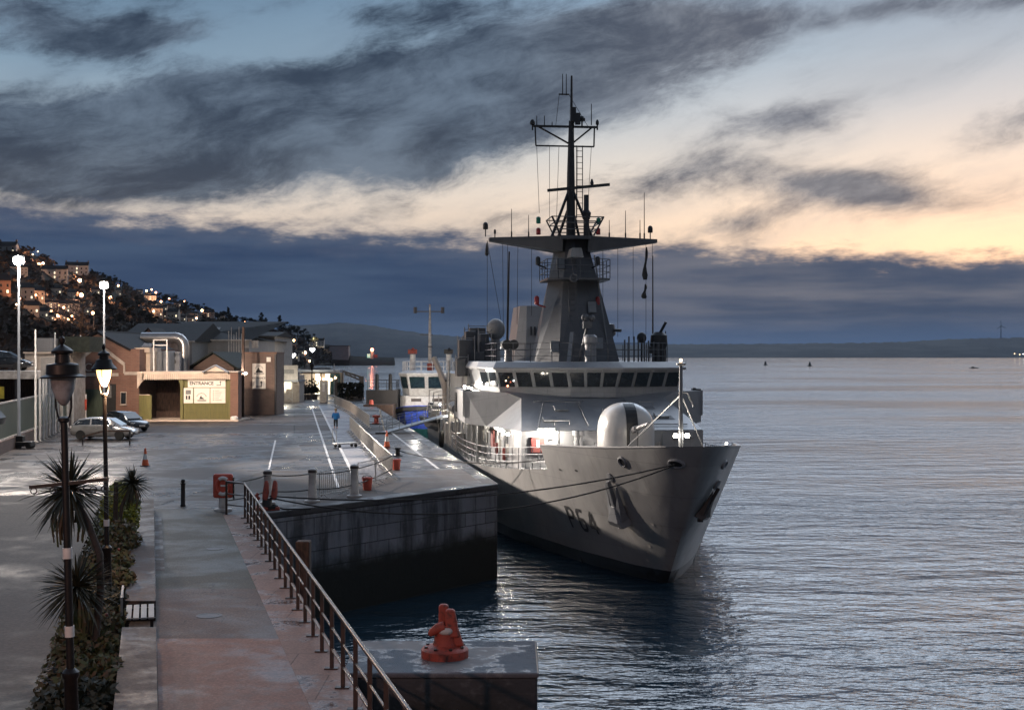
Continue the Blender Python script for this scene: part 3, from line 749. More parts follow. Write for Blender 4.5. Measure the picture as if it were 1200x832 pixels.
b.poly((-hw(LEN, -1.2), LEN, -1.2), (hw(LEN, -1.2), LEN, -1.2), (hw(LEN, zdeck(LEN)), LEN, zdeck(LEN)), (-hw(LEN, zdeck(LEN)), LEN, zdeck(LEN)))
b.build('hull', 'hull', ship, smooth=50, merge=True)
# inside of the bulwark with its cap
b = MB(); ba = [a for a in stn if 1.05 <= a <= 11.8]
for side in (-1, 1):
    rows = []
    for a in ba:
        zt = zref(a); w = hw(a, zt); wi = max(.05, w - .16)
        rows.append([(side * (w + .01), a, zt - .02), (side * (w + .01), a, zt + .03), (side * wi, a, zt + .03), (side * max(.03, min(wi, hw(a, zt - .6) - .16)), a, zt - .6)])
    b.loft(rows, caps=True)
b.build('bulwark_cap', 'navy', ship)
b = MB(); da = [2.6, 3.2, 4, 6, 9, 11.8, 15, 19, 23, 28, 40, 60, LEN]
vs = []
for a in da: vs += [(-(hw(a, zdeck(a)) - .02), a, zdeck(a) - .01), ((hw(a, zdeck(a)) - .02), a, zdeck(a) - .01)]
b.add(vs, [(2 * i, 2 * i + 1, 2 * i + 3, 2 * i + 2) for i in range(len(da) - 1)])
b.build('weather_deck', 'deckpaint', ship)

# pennant number P64 painted on the starboard bow (strokes laid on the shell)
def strokes(segs, origin_a, origin_z, sx, sz, wd, name, slant=0.):
    b = MB()
    def P(u, v): return hp(origin_a - (u + slant * v) * sx, origin_z + v * sz, .02)
    for pts in segs:
        L = []; Rr = []
        fine = []
        for (p, q) in zip(pts, pts[1:]):
            n = 5
            fine += [(p[0] + (q[0] - p[0]) * k / n, p[1] + (q[1] - p[1]) * k / n) for k in range(n)]
        fine.append(pts[-1])
        for i, (u, v) in enumerate(fine):
            p = fine[max(i - 1, 0)]; q = fine[min(i + 1, len(fine) - 1)]
            dx, dz = (q[0] - p[0]) * sx, (q[1] - p[1]) * sz; l = math.hypot(dx, dz) or 1
            nx, nz_ = -dz / l * wd / sx, dx / l * wd / sz
            L.append(P(u + nx, v + nz_)); Rr.append(P(u - nx, v - nz_))
        n = len(L); b.add(L + Rr, [(i, i + 1, n + i + 1, n + i) for i in range(n - 1)])
    return b.build(name, 'hullnum', ship)
def arc(cx, cz, rx, rz, a0, a1, n=8): return [(cx + rx * math.cos(R(a0 + (a1 - a0) * i / n)), cz + rz * math.sin(R(a0 + (a1 - a0) * i / n))) for i in range(n + 1)]
aP, zP = hull_hit(667, 616); aE, zE = hull_hit(703, 625); aT, zT = hull_hit(666, 596)
hgt = (zT - zP) * 1.12; wid = (aP - aE) / 3.0
zb = (zP + zE) / 2 - .02
aP -= .42; aE -= .42
o1 = strokes([[(0, 0), (0, 1)], [(0, .96), (.45, .96), (.60, .86), (.60, .62), (.45, .50), (0, .50)]], aP, zb, wid * .95, hgt, .075, 'hull_number')
o2 = strokes([[(.62, .96), (.20, .96), (.04, .82), (.04, .16), (.20, .03), (.48, .03), (.62, .16), (.62, .40), (.48, .53), (.04, .53)]], aP - wid, zb, wid * .95, hgt, .075, 'hull_number')
o3 = strokes([[(.50, 0), (.50, 1), (.03, .34), (.03, .28), (.72, .28)]], aP - 2 * wid, zb, wid * .95, hgt, .075, 'hull_number')

# anchors housed in the bows
def anchor(a, z, side, lift=1.):
    n = (hp(a, z, 1., side) - hp(a, z, 0., side)).normalized()
    up = (hp(a - .15, z + .5, 0, side) - hp(a, z, 0, side)); up = (up - n * up.dot(n)).normalized(); xx = up.cross(n)
    base = hp(a, z, .0, side)
    def T(x, y, d, k=1.22 if side < 0 else .85): return base + xx * x * k + up * y * k + n * d * k
    b = MB()
    # shank, crown and the two broad flukes
    b.loft([[T(-.10, .1, .10), T(.10, .1, .10), T(.10, .1, .30), T(-.10, .1, .30)], [T(-.07, 1.35, .08), T(.07, 1.35, .08), T(.07, 1.35, .22), T(-.07, 1.35, .22)]])
    b.loft([[T(-.46, -.34, .02), T(.46, -.34, .02), T(.40, -.34, .40), T(-.40, -.34, .40)], [T(-.40, -.12, .02), T(.40, -.12, .02), T(.30, -.10, .48), T(-.30, -.10, .48)], [T(-.14, .42, .02), T(.14, .42, .02), T(.10, .42, .30), T(-.10, .42, .30)]])
    for s in (-1, 1):
        b.loft([[T(s * .12, .0, .06), T(s * .40, -.1, .06), T(s * .38, -.1, .36), T(s * .12, .0, .36)], [T(s * .20, .62, .06), T(s * .36, .55, .06), T(s * .34, .55, .22), T(s * .20, .62, .22)],
                [T(s * .30, 1.15, .06), T(s * .33, 1.15, .06), T(s * .33, 1.15, .1), T(s * .30, 1.15, .1)]])
    b.obox(T(0, -.42, .22), (.2, .2, .2))
    o = b.build('anchor', 'navy2' if side < 0 else 'dark', ship, bevel=.02)
    b = MB(); b.lathe([(.2, -.05), (.22, .03), (.14, .05)], n=14); m_ = Matrix((xx.to_4d(), up.to_4d(), n.to_4d(), (0, 0, 0, 1))).transposed(); m_.col[3] = (*T(0, 1.42, 0), 1); b.v = [tuple(m_ @ Vector(v)) for v in b.v]; b.build('hawse_pipe', 'navy2', ship, smooth=40)
anchor(*hull_hit(729, 601, -1), -1)
anchor(3.15, 3.45, 1)
# fairleads in the bulwark, a small mark on the bow
def ringport(a, z, side, rx, rz, name='fairlead'):
    n = (hp(a, z, 1., side) - hp(a, z, 0., side)).normalized(); up = Vector((0, 0, 1)); up = (up - n * up.dot(n)).normalized(); xx = up.cross(n); base = hp(a, z, 0, side)
    b = MB(); N = 20
    def rg(s, d): return [base + xx * (rx * s * math.cos(2 * math.pi * k / N)) + up * (rz * s * math.sin(2 * math.pi * k / N)) + n * d for k in range(N)]
    b.loft([rg(1.25, -.02), rg(1.22, .07), rg(1.0, .09), rg(.85, .02)], caps=False)
    o = b.build(name, 'navy', ship, smooth=40)
    MB().add(rg(.88, .03), [tuple(range(N))]).build('opening', 'dark', o)
    return SW(*(base + n * .05))
aF, zF = hull_hit(793, 543)
FAIR = ringport(aF, zF, -1, .34, .17)
aG, zG = hull_hit(730, 541); ringport(aG, zG, -1, .22, .2)
aH, zH = 2.2, 5.35; ringport(aH, zH, 1, .30, .16)

# ---- main gun --------------------------------------------------------------
GA = 14.65; gz = zdeck(GA)
prof = []
def dome(z): return 1.36 * (1 - max(0, (z - 1.0) / 1.62) ** 2.9) ** .5 if z < 2.6 else .1
rings = []
zz = [0, .06, .5, 1.0, 1.35, 1.65, 1.9, 2.1, 2.27, 2.40, 2.50, 2.56, 2.59]
gb = gz + .62
def gring(z, grow=0.):
    r = dome(z) + grow; N = 40; pts = []
    for k in range(N):
        t_ = 2 * math.pi * k / N; ct_, st_ = math.cos(t_), math.sin(t_); e = 2 / 2.7
        pts.append((r * abs(ct_) ** e * math.copysign(1, ct_), GA + .15 + r * 1.12 * abs(st_) ** e * math.copysign(1, st_), gb + z))
    return pts
gun = MB().lathe([(1.2, 0), (1.2, .62), (1.28, .64)], (0, GA + .15, gz), 28).build('gun_turret', 'navy2', ship, smooth=40)
MB().loft([gring(z) for z in zz]).build('gun_shield', 'gunwhite', gun, smooth=50)
b = MB()  # dark slot up the front of the shield
sl_ = []
for z in [.04, .5, 1.0, 1.35, 1.65, 1.9, 2.1, 2.27, 2.40, 2.50, 2.56]:
    r = dome(z) + .015; y = GA + .15 - r * 1.12 * .985
    def sy(x, r=r): return GA + .15 - r * 1.12 * (1 - min(.95, abs(x) / r) ** 2.7) ** (1 / 2.7) - .012
    sl_.append([(x, sy(x), gb + z + .012) for x in (-.26, -.12, .04, .18, .30)])
vs = [p for r_ in sl_ for p in r_]
b.add(vs, [(5 * i + j, 5 * i + j + 1, 5 * i + j + 6, 5 * i + j + 5) for i in range(len(sl_) - 1) for j in range(4)])
b.build('elevation_slot', 'dark', gun)
b = MB(); y0 = GA + .15 - 1.4
b.obox((.05, y0 - .10, gb + .95), (.36, .34, .80)); b.cyl((.05, y0, gb + 1.30), (.30, y0 - 2.4, gb + 1.75), .12, .085, 12); b.cyl((.05, y0, gb + 1.30), (.12, y0 - .75, gb + 1.44), .18, .16, 12)
b.build('gun_barrel', 'navy', gun, smooth=40)
MB().lathe([(1.5, 0), (1.5, .05), (1.3, .1)], (0, GA + .15, gb - .14), 32).build('gun_ring', 'gunwhite', gun, smooth=40)

# ---- deckhouse -----------------------------------------------------------
zd = 3.7
b = MB()
low = [(-4.8, 18.1), (4.8, 18.1), (5.3, 22), (5.3, 36), (-5.3, 36), (-5.3, 22)]
b.prism(low, zd - .4, 5.76)
b.build('deckhouse', 'navy', ship)
b = MB()
Fl, Fr = (-4.8, 18.1, 5.79), (4.8, 18.1, 5.79)
Tl, Tr = (-4.1, 24.0, 7.28), (4.1, 24.0, 7.28)
Pl, Pr = (-5.92, 25.5, 5.62), (5.92, 25.5, 5.62)
Sl, Sr = (-7.05, 27., 5.72), (7.05, 27., 5.72)
Ul, Ur = (-7.05, 27., 7.58), (7.05, 27., 7.58)
Bl, Br = (-7.05, 36., 5.72), (7.05, 36., 5.72)
Vl, Vr = (-7.05, 36., 7.58), (7.05, 36., 7.58)
Wl, Wr = (-4.9, 24.85, 7.58), (4.9, 24.85, 7.58)
b.poly(Fl, Fr, Tr, Tl)
for F, T, P, S, Uu, B, V_, W in ((Fl, Tl, Pl, Sl, Ul, Bl, Vl, Wl), (Fr, Tr, Pr, Sr, Ur, Br, Vr, Wr)):
    b.poly(F, T, P); b.poly(P, T, W); b.poly(P, W, Uu, S); b.poly(S, Uu, V_, B)
b.poly(Tl, Tr, Wr, Wl); b.poly(Wl, Wr, Ur, Ul); b.poly(Ul, Ur, Vr, Vl); b.poly(Bl, Br, Vr, Vl)
b.poly(Fl, Fr, Pr, Pl); b.poly(Pl, Pr, Sr, Sl); b.poly(Sl, Sr, Br, Bl)
b.build('upper_house', 'navy', ship, merge=True)
# details on deckhouse
b = MB(); b.box(-7.10, -7.05, 33.6, 34.9, 6.1, 7.3)
for k in range(6): b.box(-7.115, -7.10, 33.65, 34.85, 6.2 + k * .18, 6.28 + k * .18)
b.build('vent_grille', 'dark', ship)
for s in (-1, 1):
    b = MB(); z0, z1 = 5.75 + .02, 7.60
    b.add([(s * 5.55, 27.0, 5.9), (s * 7.16, 27.0, 6.15), (s * 7.16, 27.0, z1), (s * 5.55, 27.0, z1), (s * 5.55, 29.6, 5.9), (s * 7.16, 29.6, 6.15), (s * 7.16, 29.6, z1), (s * 5.55, 29.6, z1), (s * 6.5, 27., 5.62), (s * 6.5, 29.6, 5.62)],
          [(0, 8, 1, 2, 3), (4, 7, 6, 5, 9), (0, 3, 7, 4), (1, 5, 6, 2), (3, 2, 6, 7), (0, 4, 9, 8), (8, 9, 5, 1)])
    b.build('bridge_wing', 'navy', ship)
    MB().box(s * 6.85 - .25, s * 6.85 + .25, 27.2, 27.6, 7.6, 7.68).box(s * 6.75 - .08, s * 6.75 + .08, 27.3, 27.5, 7.66, 7.74).build('wing_repeater', 'dark', ship)
# ---- wheelhouse
plan = [(-5.9, 36), (-5.9, 28.2), (-5.19, 25.2), (-1.28, 23.9), (1.28, 23.9), (5.19, 25.2), (5.9, 28.2), (5.9, 36)]
def grow(p, k):
    cx, cy_ = 0, 31; return [(x + math.copysign(k, x), y - (k * 1.0 if y < 30 else 0)) for x, y in p]
def ring(p, z): return [(x, y, z) for x, y in p]
wh = MB().loft([ring(grow(plan, -.05), 7.28), ring(grow(plan, 0), 7.3), ring(grow(plan, .02), 7.82)]).build('wheelhouse', 'navy', ship)
MB().loft([ring(grow(plan, .0), 7.82), ring(grow(plan, .24), 8.84)]).build('window_band', 'navy2', wh)
MB().loft([ring(grow(plan, .36), 8.84), ring(grow(plan, .40), 8.92), ring(grow(plan, .40), 8.98), ring(grow(plan, -.2), 9.3)]).build('roof', 'navy', wh)
MB().loft([ring(grow(plan, .07), 7.78), ring(grow(plan, .07), 7.84)]).build('window_ledge', 'navy', wh)
lo_, hi_ = grow(plan, .02), grow(plan, .235)
def pane(i, f0, f1, z0=7.90, z1=8.70):
    def pt(f, z):
        k = (z - 7.82) / 1.02; A = [lo_[i][j] + (hi_[i][j] - lo_[i][j]) * k for j in (0, 1)]; B = [lo_[i + 1][j] + (hi_[i + 1][j] - lo_[i + 1][j]) * k for j in (0, 1)]
        x = A[0] + (B[0] - A[0]) * f; y = A[1] + (B[1] - A[1]) * f
        dx, dy = B[0] - A[0], B[1] - A[1]; l = math.hypot(dx, dy); return (x + dy / l * .025, y - dx / l * .025, z)
    q = [pt(f0, z0), pt(f1, z0), pt(f1, z1), pt(f0, z1)]; e = [pt(f0, z0), pt(f1, z0), pt(f1, z1), pt(f0, z1)]
    inn = [Vector(p) + Vector((0, .05, 0)) for p in q]
    w = MB().loft([inn, q]).build('window', 'glass', wh)
    return q
for i, n in ((1, 2), (2, 4), (3, 3), (4, 4), (5, 2)):
    for k in range(n):
        f0 = (k + .10) / n; f1 = (k + .90) / n
        q = pane(i, f0, f1)
b = MB()  # wiper boxes above the windows
for i, n in ((2, 4), (3, 3), (4, 4)):
    for k in range(n):
        f = (k + .05) / n; x = hi_[i][0] + (hi_[i + 1][0] - hi_[i][0]) * f; y = hi_[i][1] + (hi_[i + 1][1] - hi_[i][1]) * f
        b.obox((x, y - .1, 8.80), (.16, .14, .10))
b.build('wiper_motors', 'navy2', wh)
for px, py, m_ in ((592, 446, 'glow_warm'), (594, 452, 'glow_red'), (601, 446, 'glow_white')):      # consoles glowing inside the bridge
    c, z = SP(24.95, px, py); MB().sphere((c, 24.55, z), .045, 8, 5).build('console_light', m_, wh)

# ---- tower mast -----------------------------------------------------------
mz0, mz1, mz2 = 9.2, 14.35, 17.0
def mring(k, z):    # k: 0 base 1 top
    w0, w1 = 2.55, .92
    w = w0 + (w1 - w0) * k; f = 28.0 + 2.6 * k; bk = 34.2 - 2.2 * k; cx = -.02 * k
    return [(-w * .52, f + .35, z), (0, f, z), (w * .98, f + .8, z), (w * 1.0, bk, z), (-w * .9, bk, z), (-w, f + 1.9, z)]
mk = MB().loft([mring(0, mz0), mring(.66, mz1), mring(1, mz2 - .1)]).build('tower_mast', 'mastgrey', ship)
ln = MB(); 
b = MB(); r0 = mring(0, mz0); r1 = mring(1, mz2 - .1)
b.build if False else None
# half-way platform with its rail
pl = [(-1.9, 29.0), (-1.3, 28.6), (1.4, 28.6), (1.95, 29.1), (1.95, 32.5), (-1.9, 32.5)]
MB().prism(pl, mz1 - .12, mz1).build('platform', 'mastgrey', mk)
def rail(parts, pts, z, h, n_mid=2, r=.022, name='guard_rail', m='mastgrey', parent=None, post_every=1.1):
    b = MB()
    for p, q in zip(pts, pts[1:]):
        l = math.dist(p[:2], q[:2]); n = max(1, round(l / post_every))
        zp = p[2] if len(p) > 2 else z; zq = q[2] if len(q) > 2 else z
        for k in range(n + 1):
            x = p[0] + (q[0] - p[0]) * k / n; y = p[1] + (q[1] - p[1]) * k / n; zz_ = zp + (zq - zp) * k / n
            b.cyl((x, y, zz_), (x, y, zz_ + h), r * 1.15, n=6)
        for j in range(n_mid + 1):
            hh = h * (j + 1) / (n_mid + 1); b.cyl((p[0], p[1], zp + hh), (q[0], q[1], zq + hh), r, n=6)
    return b.build(name, m, parent)
rail(None, pl[:1] + pl[1:] + pl[:1], mz1, 1.15, parent=mk)
# big swept yard with thick root
b = MB()
for s in (-1, 1):
    b.loft([[(s * .8, 30.2, 16.05), (s * .8, 32.2, 16.05), (s * .8, 32.4, 17.0), (s * .8, 30.0, 17.0)],
            [(s * 5.25, 30.7, 16.68), (s * 5.25, 31.3, 16.68), (s * 5.25, 31.3, 16.9), (s * 5.25, 30.7, 16.9)]])
b.box(-.95, .95, 29.9, 32.4, 16.8, 17.02)
yard = b.build('signal_yard', 'mastgrey', mk)
def marker(c, a, z, m, r=.1, h=.32, post=.35):
    b = MB().cyl((c, a, z), (c, a, z + post), .035, n=6).lathe([(r, 0), (r * 1.15, .04), (r * 1.15, h), (r * .6, h + .08)], (c, a, z + post), 10)
    return b.build('nav_light', m, mk, smooth=40)
for px, py in ((569, 268), (762, 272)):
    c, z = SP(31, px, py); marker(c, 31, z - .5, 'dark', .14, .3, .45); MB().sphere((c, 31, z + .25), .15, 10, 6).build('sensor_ball', 'dark', mk)
for px in (580, ):
    c, z = SP(31, px, 272); marker(c, 31, 16.85, 'dark', .06, .2, .3)
for px, top in ((599.5, 245), (619.5, 252), (714, 258), (733, 247), (750, 258), (755, 226)):       # whip aerials on the yard
    c, z = SP(31, px, top); MB().cyl((c, 31, 16.85), (c, 31, 17.3), .05, n=6).cyl((c, 31, 17.2), (c, 31, z), .03, .018, 6).build('whip_aerial', 'dark', mk)
# crow's-nest basket
pts = [(-1.5, 29.8), (1.7, 29.8), (1.7, 32.3), (-1.5, 32.3), (-1.5, 29.8)]
bk = [(-.95, 30.0), (1.1, 30.0), (1.1, 32.2), (-.95, 32.2), (-.95, 30)]
b = MB()
for (p, q) in zip(bk, pts):
    b.bar((p[0], p[1], 17.0), (q[0], q[1], 18.15), .09)
for z, k in ((17.4, .35), (17.8, .7), (18.15, 1)):
    for i in range(4):
        P = [bk[i][j] + (pts[i][j] - bk[i][j]) * k for j in (0, 1)]; Q = [bk[i + 1][j] + (pts[i + 1][j] - bk[i + 1][j]) * k for j in (0, 1)]
        b.cyl((*P, z), (*Q, z), .035, n=6)
b.build('top_basket', 'mastgrey', mk)
for px, m_, py in ((631, 'green_light', 258), (631, 'red_light', 271), (701.5, 'green_light', 259), (701, 'red_light', 271)):
    c, z = SP(30, px, py); MB().lathe([(.11, -.22), (.14, -.2), (.14, .14), (.08, .2)], (c, 30, z), 10).build('nav_light', m_, mk, smooth=40)
for px, py, m_ in ((630.5, 305, 'dark'), (700.5, 305, 'dark'), (629, 351, 'red_light'), (700.5, 352, 'red_light')):
    c, z = SP(30, px, py); b = MB().lathe([(.12, -.3), (.15, -.28), (.15, .12), (.08, .22)], (c, 30, z), 10)
    b.bar((c, 30, z - .3), (c * .72 - (.1 if c < 0 else -.1), 30.4, z - .45), .08); b.build('nav_light', m_, mk, smooth=40)
# pole mast above
pm = MB().tube([(-.15, 31, 16.9), (-.15, 31, 21), (-.12, 31, 24.2)], [.30, .24, .16], 10).tube([(-.12, 31, 24), (-.1, 31, 27.0)], [.10, .06], 8).build('pole_mast', 'dark', mk, smooth=40)
b = MB()
for s in (-1, 1): b.cyl((-.15, 31, 20.2), (s * 1.25 - .15, 30.6, 17.0), .09, n=8); b.cyl((-.15, 31, 19.2), (s * .7 - .1, 32.2, 17.0), .09, n=8)
b.build('mast_strut', 'dark', mk)
b = MB()
cl, z1 = SP(31, 625, 148); cr, _ = SP(31, 699, 148); cl2, z2 = SP(31, 628, 171); cr2, _ = SP(31, 696, 171)
b.bar((cl, 31, z1), (cr, 31, z1), .13); b.bar((cl2, 31, z2), (cr2, 31, z2), .09)
b.cyl((cl2, 31, z2), (cl2 - .05, 31, z1), .05, n=6); b.cyl((cr2, 31, z2), (cr2 + .03, 31, z1), .05, n=6)
b.cyl((cl2 + .1, 31, z1), (-.15, 31, z2 + .1), .06, n=6); b.cyl((cr2 - .1, 31, z1), (-.15, 31, z2 + .1), .06, n=6)
b.build('upper_yard', 'dark', mk)
for px, py, r_ in ((624, 147, .16), (682, 143, .2), (672, 144, .08), (700, 147, .1)):
    c, z = SP(31, px, py); MB().lathe([(.05, -.3), (.05, 0), (r_, .05), (r_ * 1.05, .2), (r_ * .5, .34)], (c, 31, z), 10).build('aerial_pod', 'dark', mk, smooth=40)
for px, p0, p1 in ((629, 147, 136), (638, 147, 136), (693, 147, 122), (659.3, 112, 87), (663.6, 112, 87), (647, 148, 143), (667, 148, 145)):
    c, z0_ = SP(31, px, p0); _, z1_ = SP(31, px, p1); MB().cyl((c, 31, z0_), (c, 31, z1_), .035, .025, 6).build('whip_aerial', 'dark', mk)
b = MB(); c, z = SP(31, 661, 111); b.box(c - .33, c + .33, 30.95, 31.05, z - .04, z + .04); b.cyl((c - .3, 31, z), (-1.1, 31, z1), .015, n=4); b.cyl((c + .3, 31, z), (.95, 31, z1), .015, n=4); b.build('top_stay', 'dark', mk)
b = MB(); b.obox((-.05, 30.8, 24.55), (.34, .34, .9)); b.obox((.25, 30.8, 24.3), (.3, .3, .7)); b.build('direction_finder', 'dark', mk)
b = MB()   # climbing ladder
for x in (.12, .5): b.cyl((x + .1, 31.1, 18.2), (x + .1, 31.1, 22.7), .03, n=5)
for k in range(12): b.cyl((.22, 31.1, 18.4 + k * .36), (.6, 31.1, 18.4 + k * .36), .02, n=5)
b.build('ladder', 'dark', mk)
rs = MB().bar((-1.75, 30.1, 19.75), (2.05, 29.7, 20.12), .22, .16).build('radar_scanner', 'dark', mk)
MB().lathe([(.22, 0), (.3, .4), (.16, .6), (.16, 1.5)], (.65, 30.0, 18.0), 12).cyl((.65, 30, 17.0), (.65, 30, 18.1), .18, n=10).build('scanner_pedestal', 'dark', mk, smooth=40)
for px in (640,):
    c, z = SP(30, 693, 218); MB().lathe([(.09, 0), (.12, .1), (.05, .35)], (c, 29.8, 20.1), 8).build('lamp_cap', 'dark', mk)
# halyards and wire aerials
b = MB()
def wire(p, q, r=.014, n=4): b.cyl(p, q, r, n=n)
for px0, py0, px1, py1 in ((629, 172, 632, 250), (644, 172, 644, 262), (677, 172, 676, 262), (693, 172, 688, 258), (655, 172, 652, 262)):
    c0, zz0 = SP(31, px0, py0); c1, zz1 = SP(31, px1, py1); wire((c0, 31, zz0), (c1, 31, zz1))
for px0, px1, py1 in ((571, 587, 375), (589, 590, 395), (607, 606, 380), (623, 623, 370), (706.5, 706.5, 395), (724, 724, 395), (742, 742, 398), (757, 757, 398), (764.5, 764.5, 385), (571, 571, 398), (595, 594, 395)):
    c0, zz0 = SP(31, px0, 279); c1, zz1 = SP(33, px1, py1); wire((c0, 31, 16.75), (c1, 33, zz1))
b.build('halyards', 'dark', mk)
b = MB(); c, z = SP(34, 594, 420); _, z2 = SP(34, 597, 295); b.tube([(c, 34, z), (c + .15, 34, z2)], [.09, .05], 8); b.build('radio_mast', 'dark', ship, smooth=40)
# fittings on the mast's face
c, z = SP(29.6, 673, 298)
b = MB().yprism([(c - .28, z + .3), (c + .28, z + .3), (c + .42, z - .25), (c - .42, z - .25)], 28.6, 29.9); b.build('camera_housing', 'navy', mk)
c, z = SP(28.4, 672, 326); b = MB()
for k in range(16): pass
ringp = [(c + .22 * math.cos(k * math.pi / 8), 28.15, z + .22 * math.sin(k * math.pi / 8)) for k in range(17)]
b.tube(ringp, .06, 6); b.bar((c, 28.3, z + .2), (c + .03, 29.4, z + 1.7), .07); b.build('fog_signal', 'mastgrey', mk)
c, z = SP(27.3, 689, 372); b = MB()
b.sphere((c - .18, 27.4, z), .22, 12, 8).sphere((c + .25, 27.4, z - .05), .20, 12, 8).obox((c, 27.5, z - .45), (.5, .5, .4)).cyl((c, 27.6, z - .6), (c - .45, 27.9, 9.25), .1, n=8); b.build('optical_director', 'mastgrey', ship, smooth=40)
c, z = SP(26.6, 692, 400); MB().lathe([(.34, 9.2), (.34, 10.3), (.40, 10.35), (.40, 10.75), (.25, 10.9)], (c, 26.6, 0), 14).build('searchlight_pedestal', 'navy', ship, smooth=40)
c, z = SP(27, 671, 410); MB().bar((c - .3, 26.6, 9.2), (c + .1, 27.8, 11.0), .22).build('mast_stay', 'navy', ship)

# ---- wheelhouse-top clutter ----------------------------------------------
rp = [(-5.2, 27.0), (-3.4, 25.4), (-1, 24.7), (1, 24.7), (3.4, 25.4), (5.0, 27.0), (5.0, 34), (-5.2, 34), (-5.2, 27)]
rail(None, rp, 9.25, 1.15, parent=ship, r=.018, name='roof_rail', post_every=1.2)
for px in (592, 600):
    c, z = SP(28, px, 400 + 4); MB().cyl((c, 27.0, z), (c, 27.9, z), .29, .29, 16).cyl((c, 26.96, z), (c, 27.0, z), .25, n=16).build('binocular_barrel', 'dark', ship, smooth=40)
MB().lathe([(.25, 9.2), (.22, 10.0), (.5, 10.1), (.45, 10.3)], (SP(28, 596, 400)[0], 28.1, 0), 12).build('director_pedestal', 'navy', ship, smooth=40)
b = MB()
for px in (732, 737, 743, 748, 755, 760, 766, 772): c, z = SP(27, px, 400); b.cyl((c, 27, 9.2), (c, 27, 10.6 + .2 * math.sin(px)), .05, n=6)
b.build('aerial_posts', 'mastgrey', ship)
c, z = SP(29, 752, 393); MB().sphere((c, 29, z - .15), .30, 12, 8, (1, 1, 1.15)).cyl((c, 29, 9.2), (c, 29, z - .4), .06, n=8).build('satellite_ball', 'dark', ship, smooth=40)
c, z = SP(29, 774, 405); b = MB().lathe([(.45, 9.2), (.38, 10.0), (.55, 10.3), (.5, 10.9), (.28, 11.1)], (c - .1, 29, 0), 12).obox((c - .5, 28.8, 10.0), (.6, .5, .4)).bar((c - .1, 29, 10.9), (c + .25, 28.6, 11.7), .12)
b.build('machine_gun_mount', 'dark', ship, smooth=40)
for px, top in ((773, 388), (780, 388), (765, 300)):
    c, z = SP(30, px, top); MB().cyl((c, 30, 9.2), (c, 30, z), .06, .03, 6).build('whip_aerial', 'dark', ship)
c, z = SP(29, 715, 395); b = MB().lathe([(.6, 9.2), (.55, 10.8), (.75, 11.0), (.65, 11.6), (.2, 11.7)], (c, 31, 0), 14).cyl((c, 31, 11.3), (c + .9, 30.2, 11.2), .1, n=8); b.build('decoy_launcher', 'mastgrey', ship, smooth=40)
# starboard side: radome, canopies, funnel
c, z = SP(40, 581, 386); MB().sphere((c, 40, z), .66, 18, 10, (1, 1, 1.12)).lathe([(.35, 8.6), (.28, z - .6)], (c, 40, 0), 12).build('radome', 'radome', ship, smooth=50)
fn = MB(); c0, _ = SP(47, 599, 400); c1, _ = SP(47, 637, 400)
fn.loft([[(c0 - .1, 45.5, 8.2), (c0 + .75, 44.6, 8.2), (c1 + 2.2, 44.6, 8.2), (c1 + 2.2, 51, 8.2), (c0 - .1, 51, 8.2)],
         [(c0 + .55, 46.0, 13.3), (c0 + 1.0, 45.6, 13.3), (c1 + 1.6, 45.6, 13.3), (c1 + 1.6, 50.4, 13.3), (c0 + .55, 50.4, 13.3)]])
fn = fn.build('funnel', 'navy', ship)
b = MB()
for r_ in range(2):
    for k in range(7): b.obox((c0 + 1.25 + k * .27, 45.18 - .14 * r_, 10.6 + r_ * .85), (.12, .12, .62), rx=-.19)
b.build('funnel_louvre', 'dark', fn)
ah = MB().prism([(-6.2, 36.01), (6.2, 36.01), (6.2, 58), (-6.2, 58)], 3.2, 8.3).build('aft_deckhouse', 'navy', ship)
b = MB()
for k in range(9): b.cyl((-6.3, 36.6 + k * 1.2, 8.3), (-6.3, 36.6 + k * 1.2, 9.4), .03, n=5)
for z in (8.7, 9.05, 9.4): b.cyl((-6.3, 36.6, z), (-6.3, 46.2, z), .025, n=5)
b.build('guard_rail', 'navy', ship)
c0, _ = SP(42, 545, 400); c1, _ = SP(42, 572, 400)
b = MB()
b.lathe([(.1, 0), (.95, .05), (1.05, .5), (.9, .95), (.1, 1.05)], ((c0 + c1) / 2 - .1, 42, 10.1), 16)
b.obox(((c0 + c1) / 2, 42.6, 9.2), (2.0, 1.6, 2.0)); b.build('canopied_winch', 'mastgrey', ship, smooth=40)
for k, px in enumerate((549, 556, 563, 570)):
    c, z = SP(38, px, 400); MB().cyl((c, 38, 8.3), (c, 38, 10.6 + .3 * (k % 2)), .07, n=6).build('stanchion', 'mastgrey', ship)
MB().box(-6.15, -5.0, 37, 39.5, 8.3, 9.9).build('ready_locker', 'mastgrey', ship, bevel=.03)
c, z = SP(44, 529, 420); MB().cyl((-6.9, 44, 3.3), (-6.9, 44, 9.3), .07, n=6).build('boat_deck_post', 'steel', ship)
